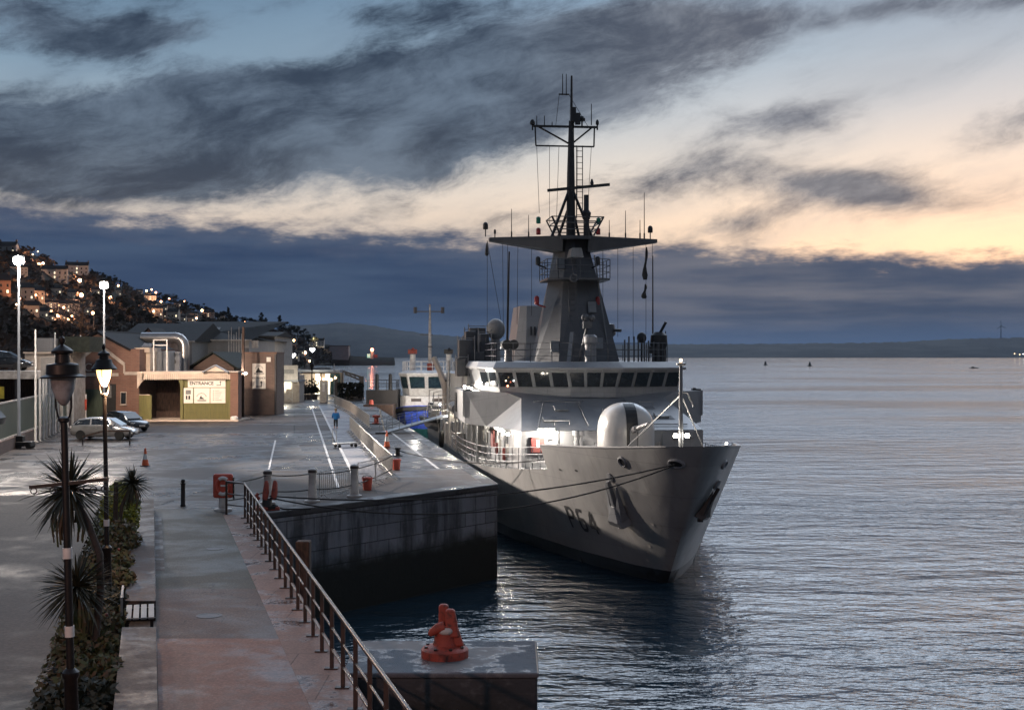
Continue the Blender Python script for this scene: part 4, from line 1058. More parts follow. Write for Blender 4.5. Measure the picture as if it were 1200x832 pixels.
# tall frames, vents and lockers crowding the starboard side abaft the bridge
rnd = random.Random(77)
for k, (px, top, a_, w_) in enumerate(((546, 398, 37, .9), (552, 388, 39, .7), (560, 384, 41, 1.1), (568, 391, 38, .6), (575, 402, 40, .5), (541, 420, 36.5, .6))):
    c, z = SP(a_, px, top); MB().box(c - w_ / 2, c + w_ / 2, a_, a_ + 1.2, 8.3, z).build('vent_trunk', 'mastgrey', ship, bevel=.05)
    b = MB()
    for dx in (-w_ / 2 - .12, w_ / 2 + .12): b.cyl((c + dx, a_ - .2, 8.3), (c + dx, a_ - .2, z + .25), .035, n=6)
    b.cyl((c - w_ / 2 - .12, a_ - .2, z + .1), (c + w_ / 2 + .12, a_ - .2, z + .1), .03, n=6); b.build('pipe_frame', 'navy', ship)
for k in range(15):
    a_ = 37.5 + k * 2.6; w_ = rnd.uniform(.5, 1.3); h_ = rnd.uniform(.6, 2.3); c = -6.35 - rnd.uniform(0, .5)
    MB().box(c - .3, c + .25, a_, a_ + w_, zdeck(a_), zdeck(a_) + h_).build('deck_locker', ('radome', 'navy', 'mastgrey', 'offwhite')[k % 4], ship, bevel=.03)
for a_ in (37., 43, 50, 57, 65, 73):
    b = MB().cyl((-6.9, a_, zdeck(a_)), (-6.9, a_, zdeck(a_) + 3.2), .05, n=6).bar((-6.9, a_, zdeck(a_) + 3.1), (-6.2, a_, zdeck(a_) + 3.3), .06); b.build('side_stanchion', 'offwhite', ship)
for a_ in (39., 52.):
    b = MB()
    for s_ in (0, .45): b.cyl((-6.75, a_ + s_, zdeck(a_)), (-6.25, a_ + s_, 8.3), .03, n=5)
    for j in range(12): f = (j + .5) / 12; b.cyl((-6.75 + .5 * f, a_, zdeck(a_) + (8.3 - zdeck(a_)) * f), (-6.75 + .5 * f, a_ + .45, zdeck(a_) + (8.3 - zdeck(a_)) * f), .02, n=5)
    b.build('ladder', 'offwhite', ship)
da_ = [(-(hw(a_, zdeck(a_)) - .1), a_, zdeck(a_)) for a_ in (38, 44, 50, 56, 62, 68, 75, 81)]
rail(None, da_, 0, 1.05, parent=ship, r=.022, name='deck_rail', m='offwhite', post_every=1.5)
# canisters of life rafts on starboard side
for k in range(3):
    MB().cyl((-6.75, 37.6 + k * 1.5, 6.0 + .1), (-6.75, 38.8 + k * 1.5, 6.1), .36, n=14).obox((-6.6, 38.2 + k * 1.5, 5.55), (.5, .6, .3)).build('life_raft_canister', 'radome', ship, smooth=40)
# side deck: boards, lockers, doors, pillars, ladders
for a_, z_ in ((21.2, 4.75), (29.5, 4.7)):
    MB().box(-5.35, -5.3, a_, a_ + .95, zdeck(a_) + .15, zdeck(a_) + 1.95).build('deck_door', 'navy2', ship)
def redbox(a_, c_, z_, w_, h_): return MB().box(c_ - .06, c_ + .06, a_, a_ + w_, z_, z_ + h_).build('lifebuoy_locker', 'locker_red', ship, bevel=.03)
redbox(26.2, -5.42, 4.35, 1.3, 1.0)
c, z = SP(18.0, 630, 521); MB().box(c - .36, c + .36, 17.9, 18.06, z - .42, z + .38).build('lifebuoy_locker', 'locker_red', ship, bevel=.03)
c, z = SP(18.0, 630, 520); MB().box(c - .07, c + .07, 17.86, 17.895, z - .2, z + .2).build('locker_plate', 'white_paint', ship)
for a_ in (20.4, 24.4): MB().cyl((-5.45, a_, 4.1), (-5.45, a_, 4.75), .1, n=10).build('fire_extinguisher', 'locker_red', ship, smooth=40)
for a_ in (24., 27.5, 31, 34.5): MB().cyl((-6.6, a_, zdeck(a_)), (-6.6, a_, 5.74), .05, n=8).build('deck_pillar', 'navy', ship)
dr = [(-(hw(a_, zdeck(a_)) - .1), a_, zdeck(a_)) for a_ in (11.9, 14, 16, 18, 20, 22, 24, 27, 30, 34, 38)]
rail(None, dr, 0, 1.05, parent=ship, r=.02, name='deck_rail', m='navy', post_every=1.25)
dl = [((hw(a_, zdeck(a_)) - .1), a_, zdeck(a_)) for a_ in (11.9, 14, 16, 18, 20, 22, 24, 27, 30, 34, 38)]
rail(None, dl, 0, 1.05, parent=ship, r=.02, name='deck_rail', m='navy', post_every=1.25)
MB().cyl((-3.9, 13.0, 4.75), (-3.0, 13.2, 4.75), .42, n=14).box(-3.7, -3.2, 12.8, 13.4, zdeck(13), 4.8).cyl((-4.15, 13, 4.5), (-4.15, 13, 5.1), .14, n=10).build('mooring_winch', 'navy2', ship, smooth=40)
for c_ in (-4.1, -3.75): MB().lathe([(.16, 0), (.13, .1), (.12, .5), (.19, .55), (.17, .66)], (c_, 12.2, zdeck(12)), 12).build('deck_bollard', 'navy2', ship, smooth=40)
for px in (675, 680): c, z = SP(17.7, px, 501); MB().lathe([(.1, 0), (.1, .5), (.22, .55), (.2, .8)], (c, 17.6, 5.0), 10).obox((c, 17.85, 5.2), (.2, .5, .1)).build('horn', 'navy', ship, smooth=40)
MB().box(-1.9, -.2, 17.96, 18.06, 4.9, 5.05).build('cable_tray', 'navy2', ship)
# anti-slip strips and cable runs on the sloping front of the house
def slope(c, k): return Vector((c * (1 - .146 * k), 18.1 + 5.9 * k, 5.79 + 1.49 * k + .02))
for k0, k1, ca, cb in ((.30, .42, .9, 3.9), (.62, .70, .9, 3.4)):
    b = MB(); b.poly(slope(ca, k0), slope(cb, k0), slope(cb, k1), slope(ca, k1)); b.build('anti_slip_strip', 'deckpaint', ship)
# jackstaff with its lamps
JA = 3.6
js = MB().tube([(0, JA, zdeck(JA)), (0, JA, 9.3)], [.10, .07], 10).lathe([(.07, 0), (.2, .06), (.2, .12), (.08, .16)], (0, JA, 9.24), 12).build('jackstaff', 'navy2', ship, smooth=40)
MB().sphere((0, JA, 9.48), .07, 10, 6).build('anchor_lamp', 'glow_warm', js)
b = MB(); b.tube([(0, JA, 8.2), (.3, JA, 8.15), (.55, JA, 7.6)], .05, 6); b.cyl((0, JA, 8.1), (2.1, JA + 4.0, 5.4), .03, n=5); b.cyl((0, JA, 8.1), (-1.7, JA + 4.0, 5.4), .03, n=5); b.build('jackstaff_stay', 'navy2', js)
for s in (-1, 1):
    MB().sphere((s * .24, JA - .08, 6.42), .095, 12, 8).build('deck_light', 'glow_deck', js)
    lamp('deck_lamp', (s * .35, JA + .6, 6.4), 190, (1, .88, .72), .08, ship)
c, z = SP(5, 827, 509); MB().sphere((2.45, 5.5, 5.95), .05, 10, 6).build('deck_light', 'glow_deck', ship)
# floodlight on the house front and lamps in the side passage
c, z = SP(17.9, 640, 505)
for dc in (-.3, .0, .3): MB().obox((c + dc, 17.93, z), (.27, .1, .20)).build('deck_light', 'glow_deck', ship)
lamp('deck_lamp', (c, 17.2, z), 330, (1, .92, .80), .12, ship)
lamp('deck_lamp', (-.9, 17.0, 4.9), 22, (1, .92, .82), .1, ship)
for a_ in (19.2, 22.6, 25.2, 31.8):
    MB().obox((-5.38, a_, 5.55), (.12, .24, .12)).build('deck_light', 'glow_deck', ship)
    lamp('deck_lamp', (-5.75, a_, 5.45), 48, (1, .90, .74), .07, ship)
for a_, c_, z_ in ((28.0, -6.6, 7.72), (29.6, -6.6, 7.72), (33, -6.6, 7.72)):
    MB().obox((c_, a_, z_), (.12, .3, .1)).build('deck_light', 'glow_deck', ship); lamp('deck_lamp', (c_ + .35, a_, z_ + .1), 26, (1, .90, .76), .06, ship)
c, z = SP(26.6, 571, 434); MB().obox((c, 26.3, z), (.14, .1, .12)).build('deck_light', 'glow_deck', ship); lamp('deck_lamp', (c - .15, 26.0, z - .05), 22, (1, .90, .76), .06, ship)
for a_, z_ in ((40., 5.3), (47, 5.3), (60, 5.3), (66, 5.3)):
    MB().obox((-6.3, a_, z_), (.12, .25, .12)).build('deck_light', 'glow_deck', ship); lamp('deck_lamp', (-6.8, a_, z_), 90, (1, .88, .70), .07, ship)

# fittings that crowd the sloping house front: hatches, cable runs, grab rails, junction boxes
for k_, c_ in ((.30, -3.2), (.62, -2.4), (.40, 3.3)):
    p = slope(c_, k_); MB().obox(p + Vector((0, 0, .05)), (.75, .75, .10), rx=math.atan2(1.49, 5.9)).build('deck_hatch', 'navy2', ship, bevel=.03)
for ca, cb, k0, k1 in ((-3.9, -3.3, .08, .95), (-1.2, -1.2, .1, .9), (2.2, 1.9, .06, .92), (.9, 4.2, .12, .12), (-4.0, -.8, .86, .86)):
    MB().tube([slope(ca, k0) + Vector((0, 0, .05)), slope(ca * .6 + cb * .4, k0 * .6 + k1 * .4) + Vector((0, 0, .07)), slope(cb, k1) + Vector((0, 0, .05))], .03, 6).build('cable_run', 'navy2', ship)
for ca, k0 in ((-2.6, .15), (.4, .5), (3.0, .72), (-1.6, .72), (1.5, .28)):
    p = slope(ca, k0); MB().tube([p + Vector((-.4, 0, 0)), p + Vector((-.4, 0, .22)), p + Vector((.4, 0, .22)), p + Vector((.4, 0, 0))], .025, 6).build('grab_rail', 'navy', ship)
rnd = random.Random(5)
for k in range(11):
    c_ = -4.3 + k * .83; z_ = 4.5 + rnd.random() * .9; s_ = rnd.uniform(.12, .32)
    MB().box(c_, c_ + s_, 17.94, 18.08, z_, z_ + s_ * rnd.uniform(.8, 1.8)).build('junction_box', ('navy2', 'navy', 'radome')[k % 3], ship, bevel=.015)
for c_ in (-3.9, -2.9, 2.6, 3.6): MB().cyl((c_, 18.03, 4.2), (c_, 18.03, 5.75), .035, n=6).build('pipe_run', 'navy2', ship)
for a_ in (19.6, 23.4, 27.6, 30.6, 33.2): MB().box(-5.42, -5.28, a_, a_ + .28, 4.3, 5.0).build('junction_box', 'radome', ship, bevel=.015)
for a_ in (20.2, 23.9, 28.8, 32.4): MB().cyl((-5.36, a_, 3.6), (-5.36, a_, 5.7), .04, n=6).build('pipe_run', 'navy2', ship)
# vertical ladder, cable trunk and access plates on the tower's face
b = MB()
for x in (-.55, -.15): b.cyl((x, 28.42, 9.3), (x, 29.55, 14.2), .03, n=5)
for j in range(15): f = (j + .5) / 15; b.cyl((-.55, 28.42 + 1.13 * f, 9.3 + 4.9 * f), (-.15, 28.42 + 1.13 * f, 9.3 + 4.9 * f), .022, n=5)
b.build('mast_ladder', 'mastgrey', mk)
for c_, z_ in ((1.2, 10.4), (-1.5, 10.2), (.9, 12.6), (-.9, 15.3)):
    MB().obox((c_, 28.05 + (z_ - 9.2) * .34 + abs(c_) * .22, z_), (.5, .12, .7), rx=-.3).build('access_plate', 'navy2', mk, bevel=.02)
MB().cyl((1.9, 28.9, 9.3), (1.15, 30.0, 15.8), .05, n=6).build('cable_trunk', 'navy2', mk)
# scuttles and scuppers along the bow, draught marks by the stem
for a_ in (8.5, 10.2): MB().add([hp(a_ + .16 * math.cos(k * math.pi / 6), zdeck(a_) + .02 + .05 * math.sin(k * math.pi / 6), .012) for k in range(12)], [tuple(range(12))]).build('scupper', 'dark', ship)
for k in range(6):
    z_ = .9 + k * .35; a_ = 5.94 * (1 - z_ / 6.0) + 1.0; MB().add([hp(a_ + dx, z_ + dz, .012) for dx, dz in ((0, 0), (.16, 0), (.16, .12), (0, .12))], [(0, 1, 2, 3)]).build('draught_mark', 'offwhite', ship)
# iron covers let into the quay and promenade
for x, y, z_, r_ in ((-12.5, 62, .012, .33), (-17.5, 75, .012, .33), (-10.0, 70, .012, .3), (-7.0, 60.5, .012, .3), (PX(-7.1, 27.5), 27.5, .012, .28), (PX(-6.5, 37), 37, .012, .26), (-19, 55, .012, .3)):
    structure(MB().lathe([(r_, 0), (r_, z_), (r_ * .8, z_), (r_ * .78, z_ - .004), (.01, z_ - .004)], n=20).build('manhole_cover', 'rust_iron', loc=(x, y, QZ)))

# ================================================================== BUILDINGS ON THE QUAY
# --- red-brick gabled building
Yb = 112.
def bx(px, Y=Yb): return (px - 600) / 1500 * Y
def bz(py, Y=Yb): return CH - (py - 416) / 1500 * Y
t = thing('brick_hall', 'red brick gabled hall with white stone trim beside the entrance shed', 'building', (bx(118), Yb, QZ))
ox, oz = bx(118), QZ
def lx(px): return bx(px) - ox
def lz(py): return bz(py) - oz
MB().yprism([(lx(70), 0), (lx(163.5), 0), (lx(163.5), lz(409)), (lx(152), lz(409)), (lx(116), lz(390.5)), (lx(80), lz(409)), (lx(70), lz(409))], 0, 14).build('wall', 'brick', t)
b = MB()
def trim(p, q, w=.28): b.bar((lx(p[0]), -.04, lz(p[1])), (lx(q[0]), -.04, lz(q[1])), .14, w)
for p, q in (((116, 404), (146, 427)), ((116, 404), (86, 427)), ((146, 427), (146, 437.5)), ((86, 427), (86, 437.5)), ((146, 437.5), (163, 437.5)), ((70, 437.5), (86, 437.5)), ((93, 439), (139, 439))): trim(p, q)
b.build('stone_trim', 'stone', t)
b = MB()
for s in (-1, 1): b.add([(0 + lx(116), -.25, lz(389)), (lx(116) + s * (lx(154) - lx(116)), -.25, lz(409)), (lx(116) + s * (lx(154) - lx(116)), 14.2, lz(409)), (lx(116), 14.2, lz(389))], [(0, 1, 2, 3)])
rf = b.build('roof', 'slate', t); so_ = rf.modifiers.new('thick', 'SOLIDIFY'); so_.thickness = .18
w = MB().box(lx(141.5), lx(148.5), -.07, .05, lz(474), lz(459)).build('window', 'stone', t)
MB().box(lx(142.2), lx(147.8), -.09, -.06, lz(473), lz(460)).build('pane', 'glass', w)
MB().box(lx(141), lx(149), -.16, -.02, lz(475), lz(474)).build('sill', 'stone', w)
MB().box(lx(124), lx(136), -.12, .02, 0, lz(450)).build('poster_board', 'ink', t)
o = MB().box(lx(126), lx(131), -.15, -.12, lz(466), lz(452)).build('notice', 'inkgrey', t)
d_ = MB().box(lx(97), lx(122), -.08, .02, 0, lz(456)).build('doors', 'greenfence', t)
text('E CO', 1.0, 'stone', t, ((lx(104)), -.1, lz(431)), ext=.03)
t2 = thing('life_ring_case', 'small red lifebuoy case on a white post by the brick hall', 'lifebuoy', (bx(100.5, 106), 106, QZ))
MB().box(-.06, .06, -.06, .06, 0, 2.35).build('post', 'white_paint', t2)
MB().box(-.38, .12, -.16, -.05, 1.05, 1.95).build('case', 'red_plastic', t2, bevel=.04)

# --- entrance shed with valance canopy
Ye = 109.5
t = thing('entrance_shed', 'olive boarded entrance shed with pale scalloped canopy and sign', 'building', (bx(216, Ye), Ye, QZ))
ox = bx(216, Ye)
def lx(px): return bx(px, Ye) - ox
def lz(py): return bz(py, Ye) - QZ
MB().box(lx(163), lx(271), 5.2, 5.4, 0, lz(440)).build('back_wall', 'timber', t)  # dark timber stands in for the shade inside the shed
MB().box(lx(162.6), lx(163.4), .0, 5.2, 0, lz(440)).build('side_wall', 'timber', t)
cn = MB().box(lx(161.8), lx(271), -.3, 5.5, lz(437.5), lz(435.5)).build('canopy', 'cream', t)
b = MB(); n = 46; x0, x1 = lx(167.5), lx(271)
for k in range(n):     # scalloped valance boards
    a = x0 + (x1 - x0) * k / n; c_ = x0 + (x1 - x0) * (k + 1) / n - .02
    zb_ = lz(444.5); b.yprism([(a, lz(437.5)), (a, zb_ + .06), ((a + c_) / 2, zb_ - .06), (c_, zb_ + .06), (c_, lz(437.5))], -.34, -.3)
for k in range(7):     # sloping end of the valance
    a = lx(162) + k * .085 * 1.0; b.yprism([(a, lz(437.5)), (a, lz(455 - k * 1.6)), (a + .075, lz(454.2 - k * 1.6)), (a + .075, lz(437.5))], -.34, -.3)
b.build('valance', 'cream', cn)
MB().yprism([(lx(240), lz(435.4)), (lx(267), lz(435.4)), (lx(254), lz(428.5))], -.6, -.4).build('roof_gable', 'cream', t)
b = MB()
for s, p in ((-1, 239), (1, 269)): b.bar((lx(254), -.45, lz(428)), (lx(p), -.45, lz(436.2)), .5, .12)
b.build('gable_coping', 'tankgrey', t)
MB().box(lx(163.4), lx(178), -.1, 0, 0, lz(463)).build('half_gate', 'olive', t)
MB().box(lx(163.5), lx(176), -.12, .02, lz(463), lz(462.2)).build('gate_rail', 'cream', t)
b = MB().box(lx(212), lx(215), -.2, .15, 0, lz(438)); 
for k in range(6):
    a0_, a1_ = R(90 * k / 6), R(90 * (k + 1) / 6); r_ = 1.0
    for s in (-1, 1): b.bar((lx(213.5) + s * (.1 + r_ * (1 - math.cos(a0_))), -.05, lz(439) - r_ * (1 - math.sin(a0_))), (lx(213.5) + s * (.1 + r_ * (1 - math.cos(a1_))), -.05, lz(439) - r_ * (1 - math.sin(a1_))), .1)
b.build('bracket_post', 'olive', t)
b = MB()
for px in [217 + 1.33 * k for k in range(39)]: b.box(lx(px), lx(px) + .075, -.05, .0, 0, lz(472.4))
b.box(lx(215), lx(269), 0, .12, 0, lz(438)); b.box(lx(216), lx(268), -.06, -.0, lz(481.6), lz(480.8))
b.build('boarded_front', 'olive', t)
MB().box(lx(267.6), lx(270), -.12, .2, 0, lz(438)).build('corner_post', 'olive', t)
sg = MB().box(lx(220.5), lx(264.5), -.10, -.04, lz(453.8), lz(444.8)).build('entrance_sign', 'paper', t)
text('ENTRANCE', .40, 'ink', sg, (lx(236.5), -.105, lz(449.3)), bold=.012)
b = MB(); b.box(lx(254), lx(259), -.115, -.10, lz(451.6), lz(451)); b.box(lx(258.4), lx(259), -.115, -.10, lz(451.6), lz(447.2)); b.yprism([(lx(257.4), lz(448)), (lx(260), lz(448)), (lx(258.7), lz(446.4))], -.115, -.10)
b.build('arrow', 'ink', sg)
for p0, p1 in ((215.5, 226.4), (227.6, 246), (246.8, 264.4)):
    pb = MB().box(lx(p0), lx(p1), -.08, -.03, lz(472.3), lz(454.6)).build('poster', 'paper', t)
    if p0 < 220:
        MB().box(lx(p0 + 2.4), lx(p1 - 2.4), -.09, -.08, lz(462), lz(457)).build('printed_block', 'inkgrey', pb)
        b = MB().box(lx(p0 + 2.6), lx(p0 + 4.4), -.09, -.08, lz(468), lz(463.5)).box(lx(p0 + 5.6), lx(p0 + 7.6), -.09, -.08, lz(468), lz(463.5)); b.build('printed_figures', 'ink', pb)
    elif p0 < 240:
        b = MB(); 
        for k in range(9):
            a_ = R(25 + 130 * k / 8); b.obox((lx(236.5) + .42 * math.cos(a_), -.085, lz(466.5) + .42 * math.sin(a_)), (.05, .008, .09), ry=math.pi / 2 - a_)
        b.yprism([(lx(233.5), lz(467.6)), (lx(239.6), lz(467.6)), (lx(238.2), lz(466)), (lx(236.8), lz(466)), (lx(236), lz(462.8)), (lx(234.6), lz(465.8))], -.09, -.08)
        b.box(lx(231.5), lx(242), -.09, -.08, lz(469.8), lz(468.8)); b.build('ship_emblem', 'ink', pb)
    else:
        b = MB()
        for k in range(6): b.box(lx(250), lx(251.2), -.09, -.08, lz(458.2 + k * 2.2), lz(457.4 + k * 2.2)); b.box(lx(252.4), lx(257 + (k * 7) % 4), -.09, -.08, lz(458 + k * 2.2), lz(457.6 + k * 2.2))
        b.build('printed_lines', 'inkgrey', pb)
MB().box(lx(160), lx(284), -1.6, 3.4, 0, .1).build('step', 'cream', t)
b = MB().box(lx(271.2), lx(280.5), -.5, .9, 0, lz(436.5)).build('brick_pier', 'brick', t)
MB().box(lx(270.6), lx(281.2), -.6, 1.0, lz(436.5), lz(434.8)).build('pier_cap', 'stone', b)
MB().lathe([(.32, 0), (.34, .3), (.2, .42)], (lx(277), -.8, 0), 12).build('guard_stone', 'white_paint', t, smooth=40)
# things on and above the shed
t = thing('roof_cabin', 'pale cream rendered cabin with flat eaves above the entrance shed', 'cabin', (bx(168, 114), 114, bz(437, 114)))
ox = bx(168, 114)
def lx(px): return bx(px, 114) - ox
h_ = bz(413, 114) - bz(437, 114)
MB().box(lx(163.6), lx(176), 0, 3, -4, h_).build('wall', 'cream', t)
MB().box(lx(150), lx(177), -.5, 3.3, h_, h_ + .42).build('eaves', 'cream', t)
b = MB()
for k in range(4): b.tube([(lx(168 + k * 2.6), -.3, h_ + .45), (lx(169.5 + k * 2.6), .2, h_ + .75)], .12, 6)
b.build('roof_vent', 'tankgrey', t)
t = thing('water_tank', 'blue-grey rectangular tank behind the shed canopy', 'tank', (bx(186, 116), 116, QZ))
ox = bx(186, 116)
z0, z1 = bz(436, 116) - QZ, bz(411.5, 116) - QZ
b = MB().box(bx(176.5, 116) - ox, bx(198, 116) - ox, 0, 2.2, z0 - 4, z1)
b.build('tank_body', 'tankgrey', t, bevel=.04)
b = MB()
for px in (180, 184, 188, 192): b.box(bx(px, 116) - ox, bx(px, 116) - ox + .06, -.06, 0, z0 - 1, z1 - .05)
b.build('tank_ribs', 'tankgrey', t)
t = thing('steel_frame', 'tall white steel access frame above the grey tank', 'frame', (bx(187, 112), 112.2, QZ))
ox = bx(187, 112); b = MB()
for px in (179.5, 195): b.bar((bx(px, 112) - ox, 0, 3.9), (bx(px, 112) - ox, 0, bz(398, 112) - QZ), .11)
for py in (398.3, 404.5): b.bar((bx(179.5, 112) - ox, 0, bz(py, 112) - QZ), (bx(195, 112) - ox, 0, bz(py, 112) - QZ), .09)
b.build('frame_tubes', 'white_paint', t)
t = thing('air_duct', 'large silver ventilation duct bending down behind the tank', 'duct', (bx(200, 122), 122, QZ))
ox = bx(200, 122); pts = [(bx(166, 122) - ox, 0, bz(396, 122) - QZ), (bx(205, 122) - ox, 0, bz(396, 122) - QZ)]
for k in range(1, 7):
    a_ = R(90 - 15 * k); pts.append((bx(205, 122) - ox + .85 * math.cos(a_), 0, bz(396, 122) - QZ - .85 + .85 * math.sin(a_)))
pts.append((pts[-1][0], 0, 2))
MB().tube(pts, .52, 16).build('duct_pipe', 'silverduct', t, smooth=50)
b = MB()
for k in (2, 4, 6, 8): 
    if k < len(pts): p, q = Vector(pts[k - 1]), Vector(pts[k]); dd = (q - p).normalized(); b.cyl(p - dd * .04, p + dd * .04, .56, n=16)
b.build('duct_flange', 'silverduct', t, smooth=40)
for k, lab in enumerate(('twin-fan cooling unit beside the silver duct', )):
    t = thing('cooling_unit', 'grey ' + lab, 'air unit', (bx(205, 118), 118, QZ)); ox = bx(205, 118)
    MB().box(-.55, .45, 0, .6, 2, bz(412, 118) - QZ).build('casing', 'tankgrey', t, bevel=.03)
    for j, py in enumerate((416, 424)): MB().cyl((-.15, -.03, bz(py, 118) - QZ), (-.15, .02, bz(py, 118) - QZ), .26, n=16).build('fan', 'dark', t)
# --- halls and roofs behind
def hall(name, label, Y, x0, x1, depth, eave, ridge_, wallm, roofm, over=.4, hip=False, axis='x', cat='building'):
    cx = (bx(x0, Y) + bx(x1, Y)) / 2; w_2 = (bx(x1, Y) - bx(x0, Y)) / 2
    t = thing(name, label, cat, (cx, Y, QZ)); ze, zr = bz(eave, Y) - QZ, CH - (ridge_ - 416) / 1500 * (Y + (depth / 2 if axis == 'x' else 0)) - QZ
    if axis == 'x':
        MB().box(-w_2, w_2, 0, depth, 0, ze).build('wall', wallm, t); k = depth / 2 if hip else 0
        e = over
        MB().add([(-w_2 - e, -e, ze), (w_2 + e, -e, ze), (w_2 + e, depth + e, ze), (-w_2 - e, depth + e, ze), (-w_2 - e + k, depth / 2, zr), (w_2 + e - k, depth / 2, zr)],
                 [(0, 1, 5, 4), (2, 3, 4, 5), (1, 2, 5), (3, 0, 4), (0, 3, 2, 1)]).build('roof', roofm, t)
        MB().bar((-w_2 - e, -e - .05, ze - .02), (w_2 + e, -e - .05, ze - .02), .14, .16).build('gutter', 'offwhite', t)
    else:
        MB().yprism([(-w_2, 0), (w_2, 0), (w_2, ze), (0, zr - .05), (-w_2, ze)], 0, depth).build('wall', wallm, t); e = over
        b = MB()
        for s in (-1, 1): b.add([(0, -e, zr), (s * (w_2 + e), -e, ze - .15), (s * (w_2 + e), depth, ze - .15), (0, depth, zr), (0, -e, zr + .15), (s * (w_2 + e), -e, ze), (s * (w_2 + e), depth, ze), (0, depth, zr + .15)], [(0, 1, 2, 3), (4, 7, 6, 5), (0, 4, 5, 1), (1, 5, 6, 2)])
        b.build('roof', roofm, t)
    return t
t = hall('station_hall', 'long station hall under a dark hipped slate roof', 158, 196, 292, 26, 398.5, 377, 'navy2', 'slate', hip=True)
b = MB()
for k in range(2): b.box(4.2 + 1.2 * k, 5.0 + 1.2 * k, -.1, 0, bz(404, 158) - QZ - .4, bz(399, 158) - QZ)
b.build('window', 'offwhite', t)
sky_l = MB().obox((-1.5, 7.2, bz(386, 158) - QZ + .2), (2.6, .9, .06), rx=.46).build('roof_light', 'radome', t)
t = hall('goods_hall', 'low dark hall with long ridge behind the silver duct', 150, 140, 225, 18, 400, 379, 'navy2', 'slate')
t = hall('gable_house', 'small brick gable house rising behind the duct', 140, 165, 183, 6, 396, 385.5, 'brick', 'slate', axis='y', over=.2)
t = hall('white_gable_house', 'white gabled house beside the brick hall roof', 128, 132, 160, 7, 400, 392, 'offwhite', 'slate', over=.2)
for px in (141, 150, 157): MB().box(bx(px, 128) - t.location.x, bx(px + 3, 128) - t.location.x, -.06, .02, bz(410, 128) - QZ, bz(402, 128) - QZ).build('window', 'glass', t)
t = hall('green_roof_shed', 'shed with mossy green-grey gable roof behind the entrance', 124, 226, 274, 12, 431, 414, 'brick_dk', 'greenslate', axis='y', over=.5)
t = hall('customs_house', 'pinkish flat-fronted hall beyond the brick tower', 175, 286, 322, 14, 394, 389, 'stone', 'slate', over=.3)
for px in (308, 314): MB().box(bx(px, 175) - t.location.x, bx(px + 3, 175) - t.location.x, -.08, .02, bz(409, 175) - QZ, bz(399, 175) - QZ).build('window', 'glass', t)
# --- brick tower with banner
Yt = 120.
t = thing('brick_tower', 'plain brown brick tower block with tall entrance banner', 'building', (bx(304, Yt), Yt, QZ)); ox = bx(304, Yt)
def lx(px): return bx(px, Yt) - ox
def lz(py): return bz(py, Yt) - QZ
MB().box(lx(285), lx(324), 0, 4, 0, lz(414)).build('wall', 'brick_dk', t)
MB().box(lx(284.5), lx(324.5), -.06, 4.1, lz(414), lz(412.6)).build('parapet', 'brick', t)
MB().bar((lx(322.8), -.12, 0), (lx(322.8), -.12, lz(416)), .12).build('drainpipe', 'dark', t)
pb = MB().box(lx(296), lx(311.4), -.09, -.01, lz(455.6), lz(426)).build('banner', 'paper', t)
b = MB().yprism([(lx(299.5), lz(436.6)), (lx(308.5), lz(436.6)), (lx(307.4), lz(434.6)), (lx(305), lz(434)), (lx(303.2), lz(430.4)), (lx(301), lz(434.2))], -.10, -.09).box(lx(298), lx(309.6), -.10, -.09, lz(438.2), lz(437.3))
for k in range(8):
    a_ = R(20 + 140 * k / 7); b.obox((lx(303.8) + .36 * math.cos(a_), -.095, lz(433.2) + .36 * math.sin(a_)), (.05, .008, .08), ry=math.pi / 2 - a_)
b.build('ship_emblem', 'ink', pb)
text('ENTRANCE', .24, 'ink', pb, (lx(303.7), -.095, lz(443)), bold=.004)
b = MB().box(lx(300), lx(306.8), -.10, -.09, lz(453.4), lz(452.4)).box(lx(305.8), lx(306.8), -.10, -.09, lz(453.4), lz(448)).yprism([(lx(304.8), lz(448.6)), (lx(307.8), lz(448.6)), (lx(306.3), lz(446.2))], -.10, -.09); b.build('arrow', 'ink', pb)
MB().box(lx(312.6), lx(317.4), -.1, 0, lz(424), lz(418.6)).build('wall_lamp_box', 'paper', t)
t = thing('timber_pole', 'dark timber pole with lamp cluster against the brick tower', 'pole', (bx(284, 117), 117, QZ)); ox = bx(284, 117)
MB().cyl((0, 0, 0), (.1, 0, bz(383, 117) - QZ), .17, .12, 8).build('pole', 'timber', t)
b = MB()
for s in (-.5, .4): b.cyl((0, 0, bz(436, 117) - QZ), (s, -.3, bz(436, 117) - QZ), .03, n=5)
b.build('arm', 'dark', t)
for s in (-.5, .4): MB().obox((s, -.35, bz(437, 117) - QZ), (.34, .2, .24), rx=.5).build('lamp_head', 'offwhite', t)
lamp('pole_lamp', Vector((bx(284, 117) - .1, 116.3, bz(438, 117))), 420, (1, .84, .68), .15)
# fans of aerials/pinnacles on the roof behind the pole
t = thing('aerial_cluster', 'cluster of pale upright aerials on the station roof', 'aerials', (bx(278, 150), 150, bz(398, 150)))
b = MB()
for k, px in enumerate((268, 271, 274, 277, 280, 283, 286)): b.cyl((bx(px, 150) - bx(278, 150), 0, -2.), (bx(px, 150) - bx(278, 150), 0, 1.0 + .5 * math.sin(k * 2)), .06, .03, 5)
b.build('aerial_rods', 'offwhite', t)
